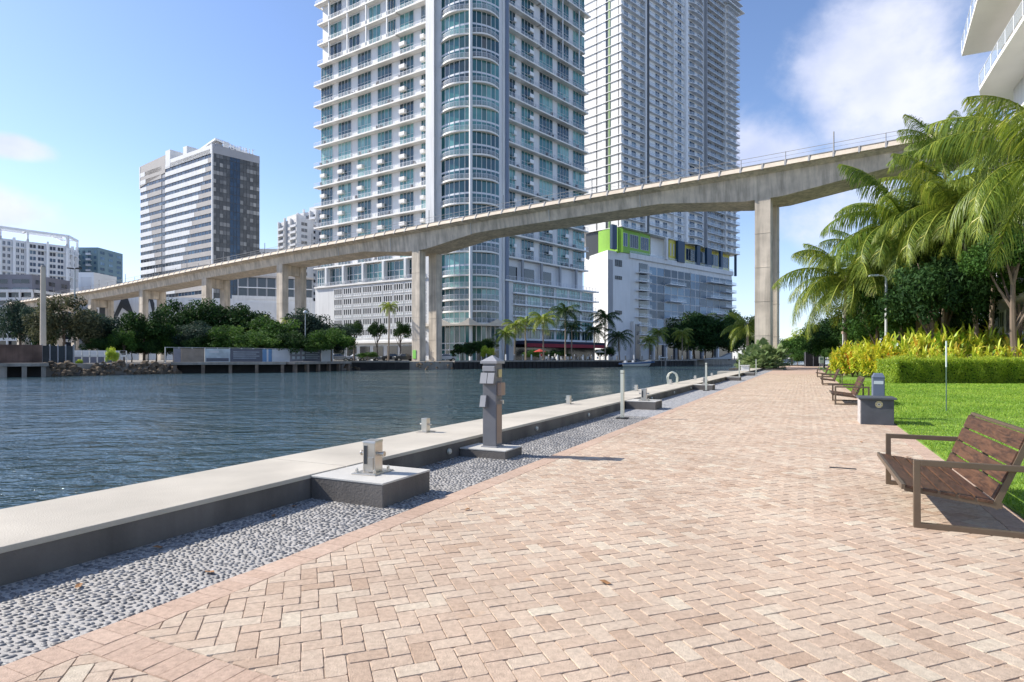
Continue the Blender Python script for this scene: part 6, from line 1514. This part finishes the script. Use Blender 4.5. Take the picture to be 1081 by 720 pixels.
def ladder():
    t = thing('ladder_rail', 'ring-shaped pale ladder grab rail on the seawall edge', 'ladder', st(30.6, -5.95, .25), ROT)
    for x in (-.1, .22):
        mb = MB(); pts = [(x, -.22, -.02), (x, -.24, .3), (x, -.17, .47), (x, 0, .56), (x, .17, .47), (x, .24, .3), (x, .2, .05), (x, .2, -1.0)]; mb.path([Vector(p) for p in pts], [.028]*8, 'steelpost', 8); mb.build('rail_hoop', t, local=True)
    mb = MB()
    for z in (-.2, -.45, -.7): mb.tube((-.1, .2, z), (.22, .2, z), .02, .02, 'steelpost', 6)
    mb.build('rungs', t, local=True)
ladder()
mb = MB(); mb.stbox(63.5, 64.6, -5.7, -4.95, .25, .75, 'white'); mb.stbox(63.4, 64.7, -5.8, -4.9, .75, .8, 'white'); tag(mb.build('equipment_box'), 'small white box on the far end of the seawall near the pier bush', 'box')
mb = MB(); mb.stbox(61, 63.2, -7.6, -6.02, -.2, .22, 'coping'); tag(mb.build('landing_step'), 'low concrete landing jutting from the far seawall into the water', 'landing')

# ------------------------------------------------------------------ benches
def bench(s, t0, label, first=None):
    p = st(s, t0, 0); rot = math.atan2(E.y, E.x)         # local x = towards the lawn (depth), local y = along the promenade (away from the camera)
    if first: return copy_tree(first, p, rot, None, label)
    t = thing('park_bench', label, 'bench', p, rot, 'low slatted benches along the lawn')
    Lb = 2.05; w = .05; Dp = .98; ya = .60
    for y in (0, Lb):
        mb = MB()
        mb.box(0, w, y-w/2, y+w/2, 0, ya, 'bronze'); mb.box(Dp-w, Dp, y-w/2, y+w/2, w, ya-w, 'bronze')
        mb.box(w, Dp, y-w/2, y+w/2, 0, w*.9, 'bronze'); mb.box(w, Dp, y-w/2-.002, y+w/2+.002, ya-w, ya, 'bronze')
        mb.build('side_frame', t, local=True, bevel=.004)
        mb = MB(); yy = y+(w*.5+.02 if y == 0 else -w*.5-.02)
        mb.beam((-.06, yy, .335), (.64, yy, .245), .038, .05, 'bronze'); mb.build('seat_rail', t, local=True)
        mb = MB(); mb.beam((.585, yy, .22), (.835, yy, .86), .038, .045, 'bronze'); mb.build('back_rail', t, local=True)
    # seat: five planks, back: four planks
    n = 5; a = Vector((-.055, 0, .365)); b = Vector((.60, 0, .282)); pw = (b-a)/n; nrm = Vector((-pw.z, 0, pw.x)).normalized()
    for i in range(n):
        q = a+pw*i; r_ = a+pw*(i+1)-pw.normalized()*.022; mb = MB(); y0, y1 = .02, Lb-.02; th = nrm*.026
        c = [q-th, r_-th]; mb.hexa([(q-th)+Vector((0, y0, 0)), (r_-th)+Vector((0, y0, 0)), (r_-th)+Vector((0, y1, 0)), (q-th)+Vector((0, y1, 0)), q+Vector((0, y0, 0)), r_+Vector((0, y0, 0)), r_+Vector((0, y1, 0)), q+Vector((0, y1, 0))], 'wood'); mb.build('seat_plank', t, local=True, bevel=.004)
    mb = MB(); mb.beam((-.075, .0, .352), (-.075, Lb, .352), .028, .045, 'bronze'); mb.build('front_edge', t, local=True)
    n = 4; a = Vector((.60, 0, .285)); b = Vector((.825, 0, .865)); pw = (b-a)/n; nrm = Vector((-pw.z, 0, pw.x)).normalized()
    for i in range(n):
        q = a+pw*i+pw.normalized()*.004; r_ = a+pw*(i+1)-pw.normalized()*.014; mb = MB(); y0, y1 = .045, Lb-.045; th = nrm*-.026
        mb.hexa([q+Vector((0, y0, 0)), r_+Vector((0, y0, 0)), r_+Vector((0, y1, 0)), q+Vector((0, y1, 0)), q-th+Vector((0, y0, 0)), r_-th+Vector((0, y0, 0)), r_-th+Vector((0, y1, 0)), q-th+Vector((0, y1, 0))], 'wood'); mb.build('back_plank', t, local=True, bevel=.004)
    mb = MB(); mb.beam((.838, 0.02, .872), (.838, Lb-.02, .872), .03, .03, 'bronze'); mb.build('top_edge', t, local=True)
    return t
b0 = bench(6.40, .865, 'nearest low bench, brown planks in a bronze tube frame, cut by the photo edge')
bench(22.1, .85, 'second bench, just past the dark planter box', b0); bench(37.5, .85, 'third bench from the camera beside the yellow shrubs', b0); bench(53, .85, 'farthest bench, near the gate', b0)

def planter():
    s0, s1, t0, t1 = 13.6, 14.35, 1.42, 2.22
    # axis aligned to the promenade
    t = thing('planter_box', 'dark square utility box with a flat lid and round brass disc at the lawn edge', 'utility box', st(16.25, 1.47, 0), math.atan2(E.y, E.x))
    mb = MB(); mb.box(-.33, .31, -.43, .35, 0, .57, 'planter'); mb.build('box_body', t, local=True, bevel=.006)
    mb = MB(); mb.box(-.345, -.331, -.42, .34, .0, .54, 'planterside'); mb.build('side_cladding', t, local=True)
    mb = MB(); mb.box(-.38, .36, -.49, .40, .57, .612, 'planter'); mb.build('lid', t, local=True, bevel=.006)
    mb = MB(); mb.tube((.02, -.431, .46), (.02, -.442, .46), .075, .075, 'brass', 24); mb.tube((.02, -.442, .46), (.02, -.445, .46), .035, .035, 'blocktop', 16); mb.tube((.02, -.445, .46), (.02, -.448, .46), .016, .016, 'darkframe', 12)
    for k in range(8): a = k*math.pi/4; mb.tube((.02+.055*math.cos(a), -.442, .46+.055*math.sin(a)), (.02+.055*math.cos(a), -.446, .46+.055*math.sin(a)), .008, .008, 'darkframe', 8)
    mb.build('brass_disc', t, local=True)
    g = st(17.4, 1.62, .0); t = thing('bollard_light', 'short blue grey bollard light standing behind the dark utility box', 'bollard light', g, math.atan2(E.y, E.x))
    M['bollard'] = mat('bollard_paint', (.13, .16, .22), .45, var=.06)
    mb = MB(); mb.box(-.13, .13, -.13, .13, 0, 1.02, 'bollard'); mb.build('post', t, local=True, bevel=.02)
    mb = MB(); mb.box(-.10, .10, -.135, -.128, .86, .94, 'signwhite'); mb.build('light_slot', t, local=True)
    mb = MB(); mb.hexa([(-.14, -.14, 1.02), (.14, -.14, 1.02), (.14, .14, 1.02), (-.14, .14, 1.02), (-.09, -.09, 1.13), (.09, -.09, 1.13), (.09, .09, 1.13), (-.09, .09, 1.13)], 'bollard'); mb.build('cap', t, local=True, bevel=.012)
planter()
g = px2(999, 17.0); mb = MB(); mb.tube((g.x, g.y, 0), (g.x, g.y, 1.25), .014, .014, 'greenpost', 8); mb.tube((g.x, g.y, 1.25), (g.x, g.y, 1.98), .02, .02, 'signwhite', 8)
tag(mb.build('garden_stake'), 'thin stake, dark below and pale above, in the lawn before the hedge', 'stake')

# ------------------------------------------------------------------ hedge, crotons, bushes
def leafy(name, P, Nn, size, m, rs, tone, asp=.5, parent=None):
    V, F = leaf_quads(P, Nn, size, rs, asp); return obj(name, mesh_np(name, V, F, m, np.clip(tone, 0, 1)), parent)
def hedge():
    x0, x1, y0, y1, h = 22.6, 37, 35.6, 37.6, 1.42; rs = np.random.default_rng(8)
    t = thing('hedge', 'long low clipped bright green hedge between the lawn and the yellow shrubs', 'hedge', (28, 36.5, 0))
    n = 46000; side = rs.choice(4, n, p=[.55, .28, .10, .07]); u = rs.random(n); v = rs.random(n)
    P = np.zeros((n, 3)); N_ = np.zeros((n, 3))
    for k, (fx, fy, fz, nn) in enumerate(((lambda u, v: x0+(x1-x0)*u, lambda u, v: y0+0*u, lambda u, v: v*h, (0, -1, .3)), (lambda u, v: x0+(x1-x0)*u, lambda u, v: y0+(y1-y0)*v, lambda u, v: h+0*u, (0, -.1, 1)), (lambda u, v: x0+0*u, lambda u, v: y0+(y1-y0)*u, lambda u, v: v*h, (-1, 0, .3)), (lambda u, v: x0+(x1-x0)*u, lambda u, v: y1+0*u, lambda u, v: v*h, (0, 1, .3)))):
        q = side == k; P[q] = np.stack([fx(u[q], v[q]), fy(u[q], v[q]), fz(u[q], v[q])], -1); N_[q] = nn
    P += rs.normal(0, .05, (n, 3))+(.09*np.sin(P[:, [0]]*2.3+P[:, [2]]*3)+.07*np.sin(P[:, [0]]*5.1+1))*N_; P[:, 2] = np.clip(P[:, 2], .02, 9)
    N_ = N_+rs.normal(0, .6, (n, 3)); N_ /= np.linalg.norm(N_, axis=1)[:, None]
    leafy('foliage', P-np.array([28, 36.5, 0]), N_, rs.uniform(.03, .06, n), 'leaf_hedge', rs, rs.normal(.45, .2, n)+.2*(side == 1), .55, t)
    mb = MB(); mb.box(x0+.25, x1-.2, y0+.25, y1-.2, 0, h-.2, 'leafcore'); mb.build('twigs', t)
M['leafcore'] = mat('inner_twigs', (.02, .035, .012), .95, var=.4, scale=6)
hedge()
def clump(m, seed, n=270, L0=.52, w=.105, segs=3):
    """shrub of long arching blade leaves in whorls: unit radius about 1"""
    rs = np.random.default_rng(seed); V = []; F = []; R_ = []
    nst = 26
    for s in range(nst):
        a = rs.uniform(0, 6.28); r = .75*math.sqrt(rs.random()); base = np.array([math.cos(a)*r, math.sin(a)*r, rs.uniform(.25, 1.05)*(1-.45*r)]); tone = rs.normal(.5, .17)
        for k in range(n//nst*2):
            az = rs.uniform(0, 6.28); el = rs.uniform(.1, 1.3); Ln = L0*rs.uniform(.6, 1.15); q = base+np.array([0, 0, rs.uniform(-.15, .2)]); d = np.array([math.cos(az)*math.cos(el), math.sin(az)*math.cos(el), math.sin(el)]); sd_ = np.cross(d, [0, 0, 1]); sd_ /= np.linalg.norm(sd_)+1e-6; b = len(V); ph = rs.uniform(.8, 1.2)
            for j in range(segs+1):
                u = j/segs; ww = w*ph*math.sin(math.pi*(.12+.85*u))**.8; V += [q-sd_*ww/2, q+sd_*ww/2]; dd = d+np.array([0, 0, -1.1*u]); dd /= np.linalg.norm(dd); q = q+dd*Ln/segs
            F += [(b+2*j, b+2*j+1, b+2*j+3, b+2*j+2) for j in range(segs)]; t = float(np.clip(tone+rs.normal(0, .2), 0, 1)); R_ += [t]*segs
    V = np.array(V); V[:, 2] = np.maximum(V[:, 2], 0.02); return mesh_np('leaves', V, np.array(F), m, np.array(R_))
CL = [clump('leaf_croton', 1), clump('leaf_croton', 2), clump('leaf_croton_orange', 3), clump('leaf_croton_orange', 4)]
def crotons():
    rs = random.Random(4)
    def shrub(px, Y, ytop, wpx, k, label, grp):
        g = px2(px, Y); t = thing('croton_shrub', label, 'shrub', (g.x, g.y, 0), rs.random()*6, grp); o = obj('leaves', CL[k], t); r = wpx*Y/640/2; h = zof(ytop-11, Y)/1.5; o.scale = (r, r, max(.4, h))
        mb = MB()
        for i in range(7): a = i*.9; mb.tube((0, 0, 0), (math.cos(a)*r*.5, math.sin(a)*r*.5, h*.9), .04, .015, 'trunk', 5)
        mb.build('stems', t, local=True)
    lab = ['yellow long-leaved shrub with orange red tips near the promenade edge', 'bright yellow variegated shrub in the bed behind the hedge']
    grp = ['orange tinged shrubs at the left of the bed', 'yellow shrubs of the bed behind the hedge']
    for px, Y, yt, w, k in ((889, 50, 370, 30, 2), (900, 48, 366, 34, 3), (915, 46.5, 362, 38, 0), (930, 45, 360, 40, 2), (945, 43.5, 357, 42, 3), (958, 42.5, 356, 42, 1), (905, 52, 362, 40, 1), (925, 52, 358, 42, 2), (893, 56, 367, 26, 1), (940, 41.5, 368, 36, 3), (884, 53, 374, 18, 0), (921, 44.5, 369, 32, 2)): shrub(px, Y, yt, w, k, lab[0], grp[0])
    for i in range(11):
        px = 970+i*13; shrub(px, 41.5+rs.uniform(-.4, .6), 352-rs.uniform(0, 5), 42, i % 2, 'bright yellow variegated shrub in the middle row of the bed behind the hedge', grp[1])
    for i in range(10):
        px = 976+i*14; shrub(px, 46+rs.uniform(-.6, .6), 344-rs.uniform(0, 4), 46, (i+1) % 2, 'tallest yellow green shrub in the back row of the bed, right of the fig stems', grp[1])
    for px, Y, yt, w in ((966, 39.3, 366, 26), (982, 39.2, 368, 26), (1003, 39.3, 366, 28), (1030, 39.3, 366, 30), (1055, 39.3, 364, 30), (1078, 39.2, 364, 30)): shrub(px, Y, yt, w, 0, 'low yellow shrub right against the back of the hedge', grp[1])
crotons()
# planting under the bridge pier
def pier_bush():
    mb = MB(); q = [st(80, -8.6), st(80, -2.4), st(94, -2.4), st(94, -8.6)]; mb.prism([(p.x, p.y) for p in q], -.05, .18, 'darkgrey', 'dirt'); tag(mb.build('planting_bed'), 'low dark kerbed planting bed round the near bridge pier', 'planting bed')
    rs = np.random.default_rng(12)
    def fan_mesh(seed, m, nf=60):
        rr = np.random.default_rng(seed); V = []; F = []; R_ = []; 
        for i in range(nf):
            az = i*2.39996; el = rr.uniform(.05, 1.3); L_ = rr.uniform(.6, 1.0); c = np.array([math.cos(az)*math.cos(el), math.sin(az)*math.cos(el), math.sin(el)*.95])*L_*.72
            out = c/np.linalg.norm(c); sd_ = np.cross(out, [0, 0, 1]); sd_ /= np.linalg.norm(sd_); up = np.cross(sd_, out); tone = rr.normal(.45, .15)
            b = len(V); V += [np.array([0, 0, .05])-sd_*.006, np.array([0, 0, .05])+sd_*.006, c+sd_*.004, c-sd_*.004]; F.append((b, b+1, b+2, b+3)); R_.append(.5)
            for k in range(15):
                a = (k-7)*.19; d = out*math.cos(a)+sd_*math.sin(a)+up*.1; l = .30*(1-.25*abs(k-7)/7)*rr.uniform(.9, 1.1); w = np.cross(d, up)*.017; b = len(V); V += [c-w*.3, c+w*.3, c+d*l*.6+w, c+d*l*.6-w, c+d*l+np.array([0, 0, -.09])]; F.append((b, b+1, b+2, b+3)); F.append((b+3, b+2, b+4, b+4)); R_ += [float(np.clip(tone+rr.normal(0, .12), 0, 1))]*2
        V = np.array(V); F = np.array(F); tri = F[:, 2] == F[:, 3]; R_ = np.array(R_)
        FF = np.concatenate([F[~tri][:, :3], F[~tri][:, [0, 2, 3]], F[tri][:, :3]]); return mesh_np('leaves', V, FF, m, np.concatenate([R_[~tri], R_[~tri], R_[tri]]))
    fm = [fan_mesh(1, 'fan'), fan_mesh(2, 'fan')]
    for i, (px, Y, r, h, lab) in enumerate(((806, 77.5, 2.6, 3.0, 'large silvery fan-leaved bush in front of the near bridge pier'), (795, 79, 2.2, 2.6, 'silvery fan-leaved bush at the left foot of the near pier'), (819, 78, 2.1, 2.5, 'silvery fan-leaved bush at the right foot of the near pier'), (803, 75.5, 1.7, 1.9, 'small fan-leaved bush at the front of the pier bed'), (790, 77, 1.6, 1.8, 'small fan-leaved bush at the river side of the pier bed'), (815, 76, 1.5, 1.6, 'small fan-leaved bush at the path side of the pier bed'))):
        g = px2(px, Y); t = thing('fan_palm_bush', lab, 'bush', (g.x, g.y, .15), i*1.1, 'bushes round the near bridge pier'); o = obj('leaves', fm[i % 2], t); o.scale = (r*1.3, r*1.3, h*1.6)
        mb = MB(); mb.lathe((0, 0, -.05), [(.16, 0), (.13, .3), (.05, .5)], 'trunk', 7); mb.build('stem', t, local=True)
    for i in range(10):
        g = st(80.2+random.random()*.6, -8.2+i*.62); pass
pier_bush()
lm = bpy.data.meshes.new('fallen_leaf'); lm.from_pydata([(-.05, 0, .004), (-.015, .022, .010), (.03, .018, .006), (.055, 0, .014), (.03, -.018, .006), (-.015, -.022, .012), (0, 0, .002)], [], [(6, 0, 1), (6, 1, 2), (6, 2, 3), (6, 3, 4), (6, 4, 5), (6, 5, 0)]); M['dryleaf'] = mat('dry_leaf', (.30, .15, .06), .8, var=.3, scale=9); lm.materials.append(M['dryleaf'])
for i, (s_, t_) in enumerate(((3.1, -4.62), (4.2, -4.55), (4.55, -4.66), (2.35, -4.3), (6.6, -4.6), (7.3, -4.68), (5.2, -3.0), (3.9, -1.2), (9.6, -4.7), (2.9, -3.75), (12.4, .9), (10.8, 1.4))):
    o = obj('fallen_leaf', lm); o.location = st(s_, t_, .006 if t_ > -3.5 else .0); o.rotation_euler = (.1, .1, i*1.7); o.scale = (.9, .9, .9); tag(o, 'small dry brown leaf fallen on the promenade or the pebble strip', 'leaf', 'fallen leaves')
# end of the promenade: gate, sign, background trees
def path_end():
    g0, g1 = px2(850, 108), px2(867, 108); F = Fac(g0, g1); t = thing('dark_gate', 'dark metal barred gate closing the far end of the promenade', 'gate', (*((g0+g1)/2), 0))
    mb = MB(); F.box(mb, 0, F.L, -.4, -.3, 0, 2.5, 'screen'); mb.build('backing', t); mb = MB(); n = 16
    for i in range(n+1): x = i*F.L/n; F.box(mb, x-.04, x+.04, 0, .06, .05, 2.6, 'greywall' if i % 8 == 0 else 'black')
    for z in (.2, 1.3, 2.5): F.box(mb, 0, F.L, -.02, .05, z-.04, z+.04, 'black')
    mb.build('bars', t)
    g = px2(867.5, 64); t = thing('park_sign', 'small pale notice on thin legs near the farthest bench', 'sign', (g.x, g.y, 0)); mb = MB(); mb.box(g.x-.28, g.x+.22, g.y-.02, g.y+.02, .95, 1.65, 'signwhite'); mb.box(g.x-.18, g.x+.12, g.y-.03, g.y-.02, 1.3, 1.5, 'teal'); mb.build('notice_board', t)
    mb = MB()
    for x in (-.2, .15): mb.box(g.x+x-.02, g.x+x+.02, g.y-.0, g.y+.03, 0, .95, 'greywall')
    mb.build('legs', t)
    spec = [(836, 118, 352, 30, 'leaf_mid', 'green tree just right of the near bridge pier'), (850, 122, 345, 34, 'leaf_hedge', 'bright green tree behind the dark gate'), (868, 120, 338, 36, 'leaf_dark', 'dark tree behind the farthest bench'), (842, 112, 366, 20, 'leaf_mid', 'low green bush left of the dark gate'), (888, 100, 335, 50, 'leaf_dark', 'dark tree behind the left lamp post'), (870, 92, 350, 24, 'leaf_mid', 'mid green tree beyond the small pale notice'), (876, 74, 366, 14, 'leaf_mid', 'low green bush beside the farthest bench')]
    for i, (px, Y, yt, w, k, lab) in enumerate(spec): tree(px, Y, yt, w*1.15, k, lab, i, base=0, ybot=386, group='trees at the end of the promenade')
    spec = [(1068, 40, 238, 74, 'leaf_mid', 'tall leafy green tree between the nearest palm and the white condominium'), (1000, 50, 246, 84, 'leaf_dark', 'tall dark tree behind the leaning palm trunk'), (950, 58, 275, 70, 'leaf_dark', 'tall dark tree behind the curved-arm lamp'), (985, 44, 266, 84, 'leaf_dark', 'dark leafy tree around the pale-stemmed fig, in front of the palm trunks'), (926, 50, 296, 66, 'leaf_mid', 'green leafy tree left of the curved-arm lamp, above the orange tinged shrubs'), (890, 88, 334, 60, 'leaf_dark', 'dark tree far behind the left lamp post'), (925, 90, 332, 60, 'leaf_dark', 'dark tree in the far row between the lamps'), (960, 90, 330, 60, 'leaf_dark', 'dark tree in the far row behind the fig stems'), (905, 72, 318, 60, 'leaf_dark', 'dark broadleaf tree between the two lamp posts'), (935, 66, 312, 64, 'leaf_dark', 'dark broadleaf tree behind the right lamp post'), (962, 62, 318, 56, 'leaf_mid', 'green broadleaf tree left of the pale-stemmed fig'), (1012, 57, 318, 44, 'leaf_dark', 'lower dark leafy tree right of the leaning palm trunk'), (985, 60, 280, 70, 'leaf_dark', 'tall dark tree behind the second and third palm'), (905, 60, 340, 30, 'leaf_mid', 'low green tree behind the orange tinged shrubs'), (1078, 42, 296, 44, 'leaf_mid', 'small bright green tree at the right edge before the white condominium'), (1020, 52, 336, 40, 'leaf_dark', 'low dark tree behind the yellow shrubs')]
    for i, (px, Y, yt, w, k, lab) in enumerate(spec):
        tree(px, Y, yt, w*1.05, k, lab, i, base=0, ybot=374 if px < 1050 else 318, group='broadleaf trees behind the shrub bed')
    # pale multi-stemmed fig
    g = px2(987, 49); t = thing('fig_tree', 'fig tree with several pale twisting stems rising behind the yellow shrubs', 'tree', (g.x, g.y, 0)); r = random.Random(2); mb = MB()
    for i in range(7):
        x = -1.0+i*.33; pts = [Vector((x, r.uniform(-.3, .3), 0)), Vector((x+r.uniform(-.15, .15), r.uniform(-.2, .2), 1.6)), Vector((x*.8+r.uniform(-.2, .2), 0, 3.2)), Vector((x*1.4+r.uniform(-.3, .3), r.uniform(-.4, .4), 5.2)), Vector((x*2.2, r.uniform(-1, 1), 7.0))]; mb.path(pts, [.17, .12, .10, .08, .03], 'palmtrunk', 8)
    mb.build('trunk', t, local=True); c = obj('crown', crown('leaf_dark', 1), t); c.scale = (3.8, 3.2, 2.2); c.location = (0, 0, 6.3)
    # lamps
    for (px, Y, yt, hd, lab) in ((935.5, 47, 291, -1, 'pale curved-arm lamp post rising from the yellow shrubs'), (890.5, 58, 326, -1, 'pale lamp post farther back, left of the curved-arm lamp')):
        g = px2(px, Y); zt = zof(yt, Y); t = thing('lamp_post', lab, 'lamp post', (g.x, g.y, 0)); mb = MB(); mb.tube((0, 0, 0), (0, 0, zt-.25), .12, .085, 'lampgrey', 12); mb.build('post', t, local=True)
        mb = MB(); mb.path([Vector((0, 0, zt-.3)), Vector((-.05, 0, zt-.1)), Vector((-.3, 0, zt)), Vector((-.75, 0, zt+.02))], [.07, .055, .05, .045], 'lampgrey', 8); mb.build('arm', t, local=True)
        mb = MB(); mb.hexa([(-1.35, -.15, zt-.07), (-.6, -.12, zt-.05), (-.6, .12, zt-.05), (-1.35, .15, zt-.07), (-1.3, -.1, zt+.07), (-.6, -.09, zt+.10), (-.6, .09, zt+.10), (-1.3, .1, zt+.07)], 'signwhite'); mb.build('lamp_head', t, local=True, bevel=.04)
        mb = MB(); mb.box(-.13, -.09, -.16, .16, zt-2.4, zt-1.6, 'pedside'); mb.build('small_plate', t, local=True)
path_end()
# palms
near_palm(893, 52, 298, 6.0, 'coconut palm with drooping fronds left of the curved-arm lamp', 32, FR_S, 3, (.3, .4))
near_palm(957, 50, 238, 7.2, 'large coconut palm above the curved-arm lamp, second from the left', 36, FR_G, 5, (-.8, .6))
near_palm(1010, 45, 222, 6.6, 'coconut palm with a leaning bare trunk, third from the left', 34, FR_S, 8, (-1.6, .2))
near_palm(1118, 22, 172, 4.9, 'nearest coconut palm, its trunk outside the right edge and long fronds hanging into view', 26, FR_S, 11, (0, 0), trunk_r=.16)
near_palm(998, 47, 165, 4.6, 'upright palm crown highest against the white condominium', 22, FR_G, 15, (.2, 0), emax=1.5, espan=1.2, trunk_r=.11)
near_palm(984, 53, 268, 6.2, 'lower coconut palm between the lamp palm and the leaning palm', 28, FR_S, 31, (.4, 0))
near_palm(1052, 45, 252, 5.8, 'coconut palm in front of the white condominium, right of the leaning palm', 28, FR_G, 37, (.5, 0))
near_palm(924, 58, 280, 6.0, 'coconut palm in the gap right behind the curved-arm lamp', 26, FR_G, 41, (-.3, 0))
t = near_palm(789, 90, 345, 4.2, 'yellowing palm beside the river half hidden by the near bridge pier', 18, FR_S, 21, (0, 0), trunk_r=.2)
